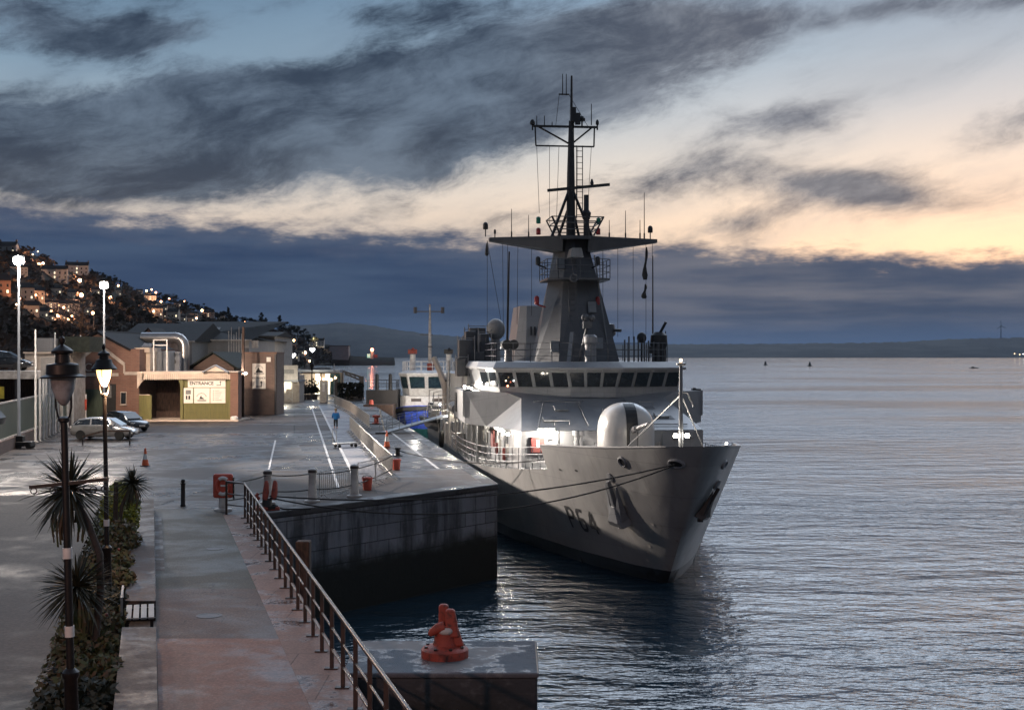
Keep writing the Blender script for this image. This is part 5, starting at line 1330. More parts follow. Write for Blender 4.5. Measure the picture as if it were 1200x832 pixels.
# --- shops at the far end of the quay
t = thing('glass_pavilion', 'lit glass shop pavilion at the far end of the quay', 'building', (bx(372, 175), 176, QZ)); ox = bx(372, 175)
def lx(px): return bx(px, 175) - ox
def lz(py): return bz(py, 175) - QZ
MB().box(lx(349), lx(398), 3.0, 3.2, 0, lz(437)).build('back_wall', 'cream', t)
MB().box(lx(346), lx(398), -.6, 3.2, lz(436), lz(433.5)).build('roof', 'tankgrey', t)
for k in range(8):
    MB().box(lx(350 + 6 * k), lx(355.4 + 6 * k), -.02, .02, .2, lz(438)).build('window', 'greenglass' if k > 5 else 'glow_win' if k in (3, 5) else 'stone', t)
for k in range(6):
    MB().sphere((lx(370 + 4.4 * k), -.5, lz(444) + .2 * math.sin(k * 3)), .20, 8, 6).build('lamp', 'glow_warm', t)
lamp('shop_light', (bx(368, 175), 173, QZ + 2.6), 400, (1, .9, .7), .3)
lamp('shop_light', (bx(335, 150), 148.5, QZ + 2.6), 300, (1, .9, .7), .3)
t = thing('kiosk', 'glazed ticket kiosk with blue-white roof board and gate', 'kiosk', (bx(338, 152), 152, QZ)); ox = bx(338, 152)
def lx(px): return bx(px, 152) - ox
def lz(py): return bz(py, 152) - QZ
MB().box(lx(324), lx(350), .5, 4, 0, lz(440)).build('wall', 'stone', t)
MB().box(lx(324), lx(351), -.8, 4.2, lz(447.5), lz(445)).build('roof', 'tankgrey', t)
rb = MB().box(lx(325), lx(350.5), -.9, -.7, lz(445), lz(428)).build('roof_board', 'radome', t)
MB().box(lx(334), lx(346), -.94, -.9, lz(438), lz(433)).build('printed_picture', 'inkgrey', rb)
for k in range(3): MB().box(lx(329 + 4 * k), lx(332.5 + 4 * k), .42, .5, lz(456), lz(447.5)).build('window', 'glow_win', t)
gt = MB()
for px in (324, 336, 347.5): gt.bar((lx(px), -3, 0), (lx(px), -3, lz(448)), .09)
for py in (448.5, 466, 472): gt.bar((lx(324), -3, lz(py)), (lx(347.5), -3, lz(py)), .07)
gt.bar((lx(336), -3, lz(460)), (lx(347), -3, lz(468)), .06)
gt.build('gate', 'steel', t)
nb = MB().box(lx(327.5), lx(340.5), -3.1, -3.04, lz(459.8), lz(453.6)).build('gate_sign', 'paper', t)
b = MB(); 
for k in range(2): b.box(lx(330), lx(338 - k), -3.11, -3.10, lz(457.6 - k * 1.8), lz(457.1 - k * 1.8))
b.build('printed_lines', 'inkgrey', nb)
t = thing('service_cabinet', 'grey steel service cabinet standing at the quay end', 'cabinet', (bx(379, 150), 150, QZ)); ox = bx(379, 150)
MB().box(-.42, .42, 0, .8, 0, 2.6).build('casing', 'steel', t, bevel=.03)
MB().box(-.12, .16, -.04, 0, 1.3, 2.3).build('door_panel', 'white_paint', t)

# left: low covered building, dark car on the upper road, billboard, fence, poles
t = thing('covered_bays', 'low covered parking bays with pale roof edge behind the green fence', 'shelter', (bx(5, 92), 92, QZ)); ox = bx(5, 92)
def lx(px): return bx(px, 92) - ox
def lz(py): return bz(py, 92) - QZ
MB().box(lx(-120), lx(45), 4, 4.4, 0, lz(441)).build('back_wall', 'timber', t)
MB().box(lx(-120), lx(46), -.3, 4.6, lz(444), lz(435)).build('roof', 'offwhite', t)
for px in (-60, -20, 18, 41): MB().box(lx(px), lx(px) + .18, -.1, .1, 0, lz(444)).build('post', 'dark', t)
MB().box(lx(-14), lx(6.8), -.32, -.26, lz(467), lz(453)).build('yellow_notice', 'yellow', t)
t = thing('office_block', 'plain pale rendered block behind the billboard', 'building', (bx(50, 100), 100, QZ)); ox = bx(50, 100)
MB().box(bx(29, 100) - ox, bx(70, 100) - ox, 0, 6, 0, bz(414.5, 100) - QZ).build('wall', 'stone', t)
MB().box(bx(28, 100) - ox, bx(71, 100) - ox, -.2, 6.2, bz(414.5, 100) - QZ, bz(412.5, 100) - QZ).build('parapet', 'cream', t)
MB().box(bx(36, 100) - ox, bx(56, 100) - ox, 1, 5, bz(412.5, 100) - QZ, bz(396, 100) - QZ).build('penthouse', 'navy2', t)
rf = MB().box(bx(58, 100) - ox, bx(95, 100) - ox, 2, 6, bz(412.5, 100) - QZ, bz(394, 100) - QZ).build('side_wing', 'greenslate', t)
t = thing('billboard', 'white billboard mounted on posts beside the flagpoles', 'billboard', (bx(57, 86), 86, QZ)); ox = bx(57, 86)
MB().box(bx(47.5, 86) - ox, bx(75, 86) - ox, 0, .15, bz(442, 86) - QZ, bz(418.5, 86) - QZ).build('board', 'radome', t)
for px in (50, 72): MB().bar((bx(px, 86) - ox, .1, 0), (bx(px, 86) - ox, .1, bz(442, 86) - QZ), .12).build('post', 'steel', t)
# green panel fence on its plinth
def FX(Y): return -28.95 - .216 * (Y - 72)
t = thing('panel_fence', 'green corrugated panel fence with white rails on low plinth', 'fence', (FX(72), 72, QZ)); fa = math.atan(.216)
b = MB().bar((FX(40) - FX(72), -32, .35), (FX(112) - FX(72), 40, .35), .4, .72); b.build('plinth', 'brick_dk', t)
MB().bar((FX(40) - FX(72), -32, 1.75), (FX(112) - FX(72), 40, 1.75), .08, 2.1).build('panels', 'greenfence', t)
for z in (.76, 2.85): MB().bar((FX(40) - FX(72) + .06, -32, z), (FX(112) - FX(72) + .06, 40, z), .1, .09).build('rail', 'offwhite', t)
flp = thing('flagpole', 'tall white flagpole nearest along the green fence', 'flagpole', (bx(41.6, 82), 82, QZ), group='flagpoles along the green fence')
MB().lathe([(.11, 0), (.10, .1), (.085, .12), (.055, 7.1), (.075, 7.12), (.02, 7.22)], n=8).build('pole', 'white_paint', flp, smooth=40)
MB().lathe([(.22, 0), (.22, .06), (.1, .08)], n=10).build('base_plate', 'steel', flp)
dup(flp, (bx(64.4, 91.5), 91.5, QZ), label='tall white flagpole in the middle of the three by the green fence')
dup(flp, (bx(94.5, 106), 106, QZ), label='tall white flagpole farthest along the green fence, before the brick hall')
pp = thing('fence_pole', 'first short white pole of the row beside the flagpoles', 'pole', (bx(46.5, 83), 83, QZ), group='short white poles in a row')
MB().lathe([(.10, 0), (.09, 4.1), (.02, 4.15)], n=8).build('pole', 'white_paint', pp, smooth=40)
MB().lathe([(.18, 0), (.18, .05), (.08, .07)], n=8).build('base_plate', 'steel', pp)
for k, (px, Y) in enumerate(((50.5, 84.5), (54, 86), (58, 88), (61.5, 90), (68, 93.5), (72, 96), (79, 98.5), (85, 102), (89.5, 104.5))):
    dup(pp, (bx(px, Y), Y, QZ), label=f'{ORD[k + 1]} short white pole of the row beside the flagpoles')

# ================================================================== TALL FLOODLIGHT MASTS
def mast(px, Y, top, label, base=True):
    t = thing('floodlight_mast', label, 'light mast', (bx(px, Y), Y, QZ), group='tall floodlight masts'); H = bz(top, Y) - QZ
    MB().lathe([(.16, 0), (.14, .8), (.10, .85), (.06, H)], n=10).build('pole', 'tankgrey', t, smooth=40)
    h_ = MB().obox((0, .02, H + .08), (.62, .30, .44), rx=.5).build('lamp_head', 'steel', t, bevel=.03)
    MB().sphere((0, -.16, H + .02), .27, 14, 8).build('lens', 'glow_flood', h_)
    return t, Vector((bx(px, Y), Y - .7, bz(top, Y)))
m1, L1 = mast(22, 77, 306, 'tall floodlight mast with wheeled ballast base by the green fence')
MB().box(-.55, .85, -.35, .35, .12, .4).box(-.3, .3, -.2, .2, .4, .75).build('ballast_base', 'dark', m1, bevel=.03)
for x in (-.4, .7): MB().cyl((x, -.4, .17), (x, .4, .17), .17, n=12).build('wheel', 'rubber', m1)
m2, L2 = mast(122, 96, 335, 'tall floodlight mast rising behind the parked cars')
WARM = (1, .80, .62)
lamp('flood_light', L1 + Vector((.3, -.4, 0)), 50000, (1, .86, .74), .35, spot=32, aim=(2, 58, 3.5), blend=.5)
lamp('flood_light', L1 + Vector((.5, 0, 0)), 4500, (1, .90, .80), .35, spot=60, aim=(-10, 95, 4), blend=.8)
lamp('flood_light', L1 + Vector((.5, .3, 0)), 16000, (1, .76, .58), .35, spot=40, aim=(-24, 122, 7), blend=.8)
lamp('flood_light', L2 + Vector((.3, .3, 0)), 9000, (1, .72, .52), .35, spot=70, aim=(-27, 112, 4), blend=.6)
lamp('flood_light', L2 + Vector((.5, -.3, 0)), 108000, (1, .90, .80), .35, spot=32, aim=(2.5, 66, 7), blend=.6)
lamp('flood_light', L2 + Vector((.4, .3, 0)), 6000, (1, .80, .64), .35, spot=80, aim=(-20, 140, 4), blend=.8)
lamp('flood_light', L2 + Vector((0, -.6, -.3)), 1800, (1, .82, .68), .35)
lamp('flood_light', L1 + Vector((.2, .4, -.3)), 5200, (1, .84, .70), .35)

# ================================================================== PROMENADE FURNITURE
# lamp standards
def lantern_post(label, base, lean, lit, bar=False):
    """black column, yoke and acorn glass under a tiered cap; heights above the pavement"""
    t = thing('street_lamp', label, 'street lamp', base, group='black lantern lamps'); t.rotation_euler[1] = lean
    MB().lathe([(.17, 0), (.17, .1), (.12, .16), (.10, .22), (.085, 1.38), (.11, 1.42), (.11, 1.47), (.06, 1.52)], n=14).build('base', 'black_iron', t, smooth=35)
    zc = 5.32 if bar else 5.30; zt = zc - .58
    MB().lathe([(.052, 1.5), (.044, zt - .02), (.075, zt), (.075, zt + .04), (.04, zt + .06)], n=12).build('column', 'black_iron', t, smooth=40)
    b = MB()
    for s in (-1, 1): b.tube([(s * .02, 0, zt), (s * .075, 0, zt + .06), (s * .10, 0, zt + .18), (s * .105, 0, zt + .58)], .014, 6)
    b.build('yoke', 'black_iron', t)
    MB().lathe([(.02, -.38), (.05, -.36), (.10, -.28), (.145, -.15), (.165, 0)], (0, 0, zc), 18).build('glass_bowl', 'glow_lantern' if lit else 'lamp_glass_off', t, smooth=50)
    if bar: prof = [(.17, -.01), (.285, -.02), (.29, .0), (.21, .03), (.205, .15), (.19, .165), (.095, .18), (.09, .29), (.135, .305), (.14, .335), (.10, .37), (.05, .40), (.02, .42), (.042, .46), (.038, .50), (.01, .53)]
    else: prof = [(.17, -.01), (.265, -.02), (.27, .01), (.18, .12), (.16, .20), (.10, .215), (.095, .29), (.13, .30), (.125, .34), (.06, .38), (.02, .41), (.04, .45), (.035, .49), (.01, .54)]
    MB().lathe(prof, (0, 0, zc), 22).build('lantern_cap', 'black_iron', t, smooth=35)
    if lit:
        b = MB()
        for k in range(4):
            a_ = R(90 * k); b.tube([(r_ * math.cos(a_), r_ * math.sin(a_), zc + z_) for r_, z_ in ((.17, 0), (.15, -.15), (.105, -.28), (.03, -.38))], .008, 5)
        b.build('glazing_cage', 'black_iron', t)
        lamp('lantern_light', Vector(base) + Vector((0, -.02, zc - .5)), 330 if base[1] > 10 else 160, (1, .62, .34), .12)  # weaker power is for the assumed lamp out of view
    for z in ((2.0, 3.02) if bar else (2.0,)): MB().lathe([(.061, -.07), (.061, .07)], (0, 0, z), 12).build('reflective_band', 'white_paint', t, smooth=40)
    if bar:
        zb_ = 3.92
        MB().bar((-.47, 0, zb_ - .03), (.56, 0, zb_ + .05), .045).build('crossbar', 'black_iron', t)
        for x in (-.42, -.17, .2, .36, .5):
            r_ = [(x + .04 * math.cos(k * math.pi / 6), 0, zb_ - .08 + .04 * math.sin(k * math.pi / 6)) for k in range(13)]
            MB().tube(r_, .008, 5).build('hanging_ring', 'black_iron', t)
    return t
lantern_post('nearest black lantern lamp, unlit, with a ladder bar and rings', (-5.72, 16.7, QZ), -R(1.5), False, bar=True)
lantern_post('lit black lantern lamp behind the first, among spiky plants', (-8.68, 27.5, QZ), -R(.9), True)
lantern_post('assumed lit lantern lamp out of view, warming the near promenade', (-2.62, 5.9, QZ), 0, True)  # assumed, unseen lamp put in for warm light on the near promenade
t = thing('floodlight_mast', 'tall unseen street light mast added to warm the promenade', 'light mast', (-13, -6, QZ), group='tall floodlight masts')
MB().lathe([(.16, 0), (.14, .8), (.10, .85), (.06, 10)], n=10).build('pole', 'steel', t, smooth=40)
h_ = MB().obox((0, .2, 10.05), (.44, .30, .24), rx=-.5).build('lamp_head', 'steel', t); MB().sphere((0, .36, 9.98), .14, 10, 6).build('lens', 'glow_sodium', h_)
lamp('promenade_fill_light', (-12.9, -5.4, QZ + 9.9), 5000, (1, .54, .40), .3, spot=46, aim=(-5.0, 15, QZ), blend=.8)  # spot on the added, unseen mast, warms the near promenade
# railing
t = thing('promenade_railing', 'rusting three-rail iron railing along the promenade edge', 'railing')
Ys = []; Y = 7.
while Y < 44.2: Ys.append(Y); Y += 1.32
for k, Y in enumerate(Ys):
    x = PX(-5.12, Y)
    p_ = MB().box(x - .035, x + .035, Y - .025, Y + .025, QZ, QZ + 1.14).build('rail_post', 'rust_iron', t)
    MB().box(x - .13, x + .11, Y - .07, Y + .07, QZ + .008, QZ + .03).build('foot_plate', 'rust_iron', p_)
for z, r_, m_ in ((1.16, .035, 'rail_top'), (.74, .022, 'rail_top'), (.36, .022, 'rail_top')):
    MB().tube([(PX(-5.12, 6.5), 6.5, QZ + z), (PX(-5.12, 44.3), 44.3, QZ + z), (PX(-5.12, 44.3) - .75, 44.9, QZ + z)], r_, 8).build('top_rail' if z > 1 else 'rail', m_, t, smooth=60)
x = PX(-5.12, 44.3) - .75
MB().box(x - .035, x + .035, 44.87, 44.93, QZ, QZ + 1.14).build('rail_post', 'rust_iron', t)
# lifebuoy housing
p = onz(261.5, 598.5)
t = thing('lifebuoy_housing', 'large red lifebuoy housing on a pale post by the railing end', 'lifebuoy', p)
MB().lathe([(.34, 0), (.32, .08), (.17, .12), (.15, .45), (.12, .47)], n=14).build('post', 'offwhite', t, smooth=40)
hs = MB().box(-.36, .36, -.10, .10, .46, 1.34).build('case', 'red_plastic', t, bevel=.09, seg=3)
rg = [(.02 + .23 * math.cos(R(15 * k)), -.13, .90 + .29 * math.sin(R(15 * k))) for k in range(25)]
MB().tube(rg, .065, 10).build('lifebuoy', 'red_plastic', hs, smooth=60)
for a0_, a1_ in ((50, 125), (235, 310)):
    MB().tube([(.02 + .23 * math.cos(R(a0_ + (a1_ - a0_) * k / 6)), -.135, .90 + .29 * math.sin(R(a0_ + (a1_ - a0_) * k / 6))) for k in range(7)], .069, 10).build('white_band', 'white_paint', hs, smooth=60)
MB().obox((.04, -.14, .92), (.2, .02, .06)).build('label_plate', 'white_paint', hs)
MB().box(.36, .40, -.06, .06, .4, 1.2).build('back_bracket', 'dark', t)
# black bollard post, low white post
t = thing('bollard_post', 'slim black bollard post left of the red lifebuoy housing', 'bollard', onz(214.5, 593))
MB().lathe([(.10, 0), (.10, .05), (.085, .07), (.08, .80), (.10, .82), (.10, .86), (.075, .88), (.085, .94), (.05, 1.0)], n=12).build('post', 'black_iron', t, smooth=40)
t = thing('marker_post', 'short white marker post beside the little spiky palm', 'post', onz(158, 598))
MB().lathe([(.06, 0), (.055, .95), (.02, 1.0)], n=8).build('post', 'white_paint', t)
t = thing('marker_post', 'thin dark post between the little spiky palm and white post', 'post', onz(153.5, 600))
MB().lathe([(.055, 0), (.05, 1.05), (.02, 1.08)], n=8).build('post', 'black_iron', t)
# pillars with the chains
pil = [onz(313.6, 590), onz(366, 588), onz(415.3, 582)]
lab = ['stone-coloured quay pillar behind the red mooring hook', 'stone-coloured quay pillar midway along the edge chain', 'stone-coloured quay pillar beside the lone barrier and red bucket']
t0_ = None
for p, l in zip(pil, lab):
    if t0_ is None:
        t0_ = thing('quay_pillar', l, 'bollard', p, group='quay edge pillars')
        MB().lathe([(.30, 0), (.30, .06), (.19, .10), (.17, .16), (.145, 1.05), (.165, 1.07), (.165, 1.11), (.15, 1.13), (.155, 1.24), (.10, 1.28)], n=16).build('shaft', 'offwhite', t0_, smooth=40)
        MB().lathe([(.17, 1.115), (.172, 1.13), (.172, 1.2), (.16, 1.22)], n=16).build('cap_ring', 'rust_iron', t0_, smooth=40)
    else: dup(t0_, p, label=l)
def sag(p, q, s, n=16):
    p, q = Vector(p), Vector(q); return [p.lerp(q, k / n) - Vector((0, 0, s * 4 * (k / n) * (1 - k / n))) for k in range(n + 1)]
endp = Vector((PX(-5.12, 44.3) - .75, 44.9, QZ))
for h_, nm in ((1.08, 'upper'), (.48, 'lower')):
    P = [endp + Vector((0, 0, h_ + .02))] + [p + Vector((0, 0, h_)) for p in pil] + [onz(459, 562) + Vector((0, 0, h_ * .98))]
    pts = []
    for a, c_ in zip(P, P[1:]): pts += sag(a, c_, .06, 8)[:-1]
    pts.append(P[-1])
    tag(MB().tube(pts, .022, 6).build('edge_chain', 'rope'), f'{nm} dark edge chain strung between the quay pillars', 'chain', 'edge chains')
# red mooring hook on plate
p = onz(313, 597)
t = thing('mooring_hook', 'red twin mooring hook on a flat red plate at quay edge', 'mooring hook', p, rz=R(20))
MB().box(-.45, .40, -.4, .3, 0, .13).build('base_plate', 'red_iron', t, bevel=.03)
MB().cyl((0, 0, .13), (0, 0, .42), .2, .16, 12).build('pedestal', 'dark', t, smooth=40)
for x in (-.05, .26): MB().tube([(x - .05, -.1, .36), (x, -.05, .62), (x + .03, 0, .96), (x + .02, .02, 1.04)], [.10, .12, .085, .05], 8).build('hook', 'red_iron', t, smooth=50)
MB().tube([(-.3, -.1, .40), (-.42, -.1, .50), (-.34, -.1, .62)], [.08, .09, .05], 8).build('release_lever', 'red_iron', t, smooth=50)
HOOK = p + Vector((.1, -.05, .5))
# old timber pile by the railing
t = tag(MB().box(-.17, .17, -.17, .17, -6, 1.08).build('timber_pile', 'timber', loc=(PX(-4.85, 31.2) + .22, 31.2, QZ), bevel=.03), 'old square timber pile standing against the sea wall', 'pile')
# horned bollard on the dolphin
p = Vector((-1.25, 23.8, QZ))
t = thing('horned_bollard', 'rusty red twin-horned bollard on the wet mooring platform', 'bollard', p)
MB().lathe([(.44, 0), (.44, .14), (.40, .18), (.26, .2), (.22, .23)], n=28).build('base', 'red_iron', t, smooth=40)
for k in range(8): MB().cyl((.36 * math.cos(R(45 * k + 20)), .36 * math.sin(R(45 * k + 20)), .17), (.36 * math.cos(R(45 * k + 20)), .36 * math.sin(R(45 * k + 20)), .215), .035, n=6).build('bolt', 'rust_iron', t)
MB().lathe([(.235, .2), (.20, .3), (.19, .45), (.21, .52), (.16, .60)], n=20).build('drum', 'red_iron', t, smooth=50)
for x, y, tp, ln in ((-.03, .10, .96, -.02), (.10, -.06, .90, .05)):      # two broad flat-topped horns
    b = MB().loft([[(x - .13, y - .10, .38), (x + .16, y - .10, .38), (x + .16, y + .10, .38), (x - .13, y + .10, .38)], [(x - .09, y - .085, .62), (x + .12 + ln * .4, y - .085, .62), (x + .12 + ln * .4, y + .085, .62), (x - .09, y + .085, .62)],
                   [(x - .085, y - .075, tp - .04), (x + .09, y - .075, tp - .04), (x + .09, y + .075, tp - .04), (x - .085, y + .075, tp - .04)], [(x - .06, y - .05, tp), (x + .065, y - .05, tp), (x + .065, y + .05, tp), (x - .06, y + .05, tp)]])
    b.build('horn', 'red_iron', t, bevel=.035, seg=3)
MB().loft([[(.12, -.10, .2), (.36, -.08, .2), (.36, .10, .2), (.12, .10, .2)], [(.10, -.08, .55), (.24, -.07, .55), (.24, .08, .55), (.10, .08, .55)], [(.08, -.06, .80), (.17, -.06, .80), (.17, .06, .80), (.08, .06, .80)]]).build('rear_web', 'red_iron', t, bevel=.03)
MB().tube([(-.02, -.10, .56), (-.13, -.13, .55), (-.23, -.13, .48), (-.27, -.12, .43)], [.12, .095, .075, .05], 12).build('side_horn', 'red_iron', t, smooth=50)
MB().sphere((.02, -.13, .50), .13, 12, 8, (1.1, .75, .6)).build('worn_boss', 'offwhite', t, smooth=60)
# slatted bench in the gap of the low wall
t = thing('slatted_bench', 'pale slatted bench set into the low promenade wall', 'bench', (PX(-8.57, 25.7), 25.7, QZ), rz=PROM)
for k in range(4): MB().box(-.27 + k * .145, -.16 + k * .145, -.7, .7, .43, .47).build('seat_slat', 'radome', t, bevel=.008)
MB().box(-.36, -.32, -.7, .7, .52, .88).build('backrest', 'radome', t)
for y in (-.55, .55): MB().box(-.3, .3, y - .03, y + .03, .38, .43).box(-.28, -.22, y - .03, y + .03, 0, .4).box(.2, .26, y - .03, y + .03, 0, .4).box(-.36, -.30, y - .03, y + .03, .38, .86).build('bench_frame', 'black_iron', t)

# ================================================================== QUAY CLUTTER
def cone(px, py, label, h):
    t = thing('traffic_cone', label, 'traffic cone', onz(px, py), group='traffic cones')
    MB().box(-.2, .2, -.2, .2, 0, .04).build('base', 'dark', t)
    k = h / .75
    MB().lathe([(.15 * k, .04), (.105 * k, .27 * k)], n=14).build('lower_band', 'orange', t, smooth=40)
    MB().lathe([(.105 * k, .27 * k), (.066 * k, .5 * k)], n=14).build('white_sleeve', 'white_paint', t, smooth=40)
    MB().lathe([(.066 * k, .5 * k), (.03 * k, .74 * k), (.01, .75 * k)], n=14).build('tip', 'orange', t, smooth=40)
cone(170.3, 546, 'red and white traffic cone alone on the car park', .92)
cone(453.4, 524, 'red and white traffic cone behind the crowd barriers', 1.0)
def bucket(px, py, label, r_, h):
    t = thing('bucket', label, 'bucket', onz(px, py), group='red buckets')
    MB().lathe([(r_ * .78, 0), (r_ * .95, h * .9), (r_ * 1.08, h * .91), (r_ * 1.08, h), (r_ * .9, h), (r_ * .85, h * .85)], n=18).build('tub', 'red_plastic', t, smooth=40)
    MB().lathe([(r_ * .74, .0), (r_ * .82, h * .3)], (0, 0, -.0), 18).build('lower_stain', 'rust_iron', t, smooth=40)
    MB().tube([(-r_, 0, h * .9), (-r_ * .7, -r_ * .5, h * 1.12), (0, -r_ * .75, h * 1.18), (r_ * .7, -r_ * .5, h * 1.12), (r_, 0, h * .9)], .015, 5).build('handle', 'dark', t)
bucket(430.5, 574, 'red bucket standing before the nearest crowd barrier', .22, .52)
bucket(464.5, 550, 'red bucket on the quay behind the nearest barrier corner', .22, .50)
# crowd barriers
bar0 = thing('crowd_barrier', '', 'barrier', (0, 0, 0), group='steel crowd barriers')
b = MB()
b.tube([(-1.1, 0, .18), (-1.1, 0, 1.0), (-1.02, 0, 1.08), (1.02, 0, 1.08), (1.1, 0, 1.0), (1.1, 0, .18), (-1.1, 0, .18)], .021, 6); b.build('frame', 'steel', bar0)
b = MB()
for k in range(1, 15): b.cyl((-1.1 + k * .147, 0, .18), (-1.1 + k * .147, 0, 1.08), .010, n=5)
b.build('bars', 'steel', bar0)
for x in (-.8, .8): MB().tube([(x, -.32, .015), (x, -.1, .10), (x, 0, .2), (x, .1, .10), (x, .32, .015)], .017, 5).build('foot', 'steel', bar0)
chain_pts = [onz(418.7, 573), onz(459.8, 561.5), onz(425, 522.5), onz(410, 505)]
chain2 = [onz(432.7, 503), onz(411, 484.5), onz(391.6, 475)]
segs = list(zip(chain_pts, chain_pts[1:])) + list(zip(chain2, chain2[1:]))
secn = ['row facing the quay end', 'long run beside the ship', 'middle run behind the trolley', 'upper run beyond the trolley', 'far run near the shops']
first = True
for (p, q), sn in zip(segs, secn):
    l = (q - p).length; n = max(1, round(l / 2.3)); ang = math.atan2(q.y - p.y, q.x - p.x)
    for k in range(n):
        c_ = p.lerp(q, (k + .5) / n); lb = f'{ORD[k]} steel crowd barrier from the left in the {sn}' if sn.startswith('row') else f'{ORD[k]} steel crowd barrier counted from the near end in the {sn}'
        s_ = (l / n / 2.24, 1, 1)
        if first: bar0.location = c_; bar0.rotation_euler[2] = ang; bar0.scale = s_; bar0['label'] = lb; first = False
        else: dup(bar0, c_, ang, scale=s_, label=lb)
dup(bar0, onz(392, 582), R(66), scale=1, label='lone steel crowd barrier turned edge-on beside the middle pillar')
# hand trolley on the pavement
p = onz(405, 524)
t = thing('hand_trolley', 'low grey hand trolley with upright handle on pale pavement', 'trolley', p, rz=R(35))
MB().box(-.75, .75, -.3, .3, .2, .27).build('platform', 'steel', t, bevel=.02)
MB().tube([(-.72, -.25, .25), (-.78, -.25, 1.05), (-.78, .25, 1.05), (-.72, .25, .25)], .022, 6).build('handle', 'steel', t)
for x in (-.55, .55):
    for y in (-.26, .26): MB().cyl((x, y - .03, .1), (x, y + .03, .1), .1, n=12).build('wheel', 'rubber', t)
# gangway up to the ship
g0 = onz(449, 508); g1 = at(521, 488, 95.)
t = thing('gangway', 'sloping grey gangway with handrails from quay to ship', 'gangway', g0); d_ = g1 - g0; sd = Vector((d_.y, -d_.x, 0)).normalized() * .42
b = MB()
b.loft([[sd * -1, sd, sd + Vector((0, 0, .1)), sd * -1 + Vector((0, 0, .1))], [d_ - sd, d_ + sd, d_ + sd + Vector((0, 0, .1)), d_ - sd + Vector((0, 0, .1))]]); b.build('walkway', 'tankgrey', t)
for s in (-1, 1):
    b = MB(); o_ = sd * s
    for k in range(6): f = k / 5; b.cyl(d_ * f + o_, d_ * f + o_ + Vector((0, 0, 1.0 if k else 1.0)), .025, n=5)
    for h_ in (.55, 1.0): b.cyl(o_ + Vector((0, 0, h_)), d_ + o_ + Vector((0, 0, h_)), .022, n=5)
    b.build('handrail', 'tankgrey', t)
MB().box(-.5, .5, -.5, .5, 0, .12).build('foot_plate', 'dark', t)
# A-frame tipping post by the gangway
t = thing('leaning_stay', 'pale steel stay leaning beside the foot of the gangway', 'stay', onz(451, 507))
MB().cyl((0, 0, 0), (-.4, .3, 1.65), .05, n=6).build('bar', 'steel', t); MB().box(-.18, .18, -.18, .18, 0, .05).build('foot', 'dark', t)
# mooring bollard on quay holding the ship's breast rope
p = onz(441, 497); t = thing('quay_bollard', 'red iron quay bollard near the gangway foot', 'bollard', p)
MB().lathe([(.38, 0), (.36, .1), (.2, .16), (.18, .5), (.32, .58), (.30, .72), (.1, .78)], n=14).build('drum', 'red_iron', t, smooth=40); MB().box(-.5, .5, -.45, .45, 0, .06).build('base_plate', 'rust_iron', t)
p2 = onz(466, 534.); t = thing('quay_bollard', 'small dark quay bollard behind the barrier corner', 'bollard', p2)
MB().lathe([(.2, 0), (.17, .06), (.13, .1), (.12, .34), (.19, .38), (.18, .46)], n=12).build('drum', 'black_iron', t, smooth=40); MB().box(-.28, .28, -.28, .28, 0, .04).build('base_plate', 'black_iron', t)
# mooring ropes
tag(MB().tube(sag(HOOK, FAIR, .62, 30), .030, 6).build('mooring_rope', 'rope'), 'upper dark mooring rope from red hook to bow fairlead', 'rope', 'mooring ropes')
tag(MB().tube(sag(HOOK + Vector((.03, -.06, -.06)), FAIR + Vector((-.05, .02, -.05)), 1.15, 30), .030, 6).build('mooring_rope', 'rope'), 'lower sagging mooring rope from red hook to bow fairlead', 'rope', 'mooring ropes')
tag(MB().tube(sag(p2 + Vector((0, 0, .3)), SW(-4.0, 12.6, zdeck(12.5) + .5), .45, 24), .032, 6).build('mooring_rope', 'rope'), 'dark breast rope from the small bollard to the ship deck', 'rope', 'mooring ropes')
tag(MB().tube([HOOK + Vector((math.cos(k * .7) * .3, math.sin(k * .7) * .22 - .1, -.46 + .004 * k)) for k in range(30)] + [HOOK + Vector((.5 + .25 * k, -.1 - .05 * math.sin(k), -.46)) for k in range(5)], .03, 6).build('coiled_rope', 'rope'), 'dark rope coiled round the foot of red mooring hook', 'rope')

# flags furled on the halyards
for px, y0_, y1_, lab_ in ((757.5, 290, 328, 'dark furled signal flag hanging high on the right halyard'), (756.5, 333, 350, 'dark furled flag hanging lower on the right halyard')):
    c, z0_ = SP(31.3, px, y1_); _, z1_ = SP(31.3, px, y0_)
    rr = []
    for k in range(8):
        f = k / 7; w_ = (.05 + .13 * f ** 1.5 + .03 * math.sin(f * 9)) * (1 if k < 7 else .6); xo = -.10 * f + .04 * math.sin(f * 7)
        rr.append([(xo + w_ * math.cos(R(60 * j)), .05 * math.sin(R(60 * j)) + .03 * math.sin(j * 2 + k), -f * (z1_ - z0_)) for j in range(6)])
    o = tag(MB().loft(rr).build('signal_flag', 'dark', smooth=60), lab_, 'flag', 'flags on the halyard'); o.location = SW(c, 31.3, z1_)
c, z = SP(31.3, 570.5, 285); o = tag(MB().loft([[(w_ * math.cos(R(60 * j)), .05 * math.sin(R(60 * j)), -zz_) for j in range(6)] for zz_, w_ in ((0, .03), (.3, .08), (.7, .12), (.8, .05))]).build('signal_flag', 'dark', smooth=60), 'small dark furled flag under the left yard tip', 'flag', 'flags on the halyard'); o.location = SW(c, 31.3, z)

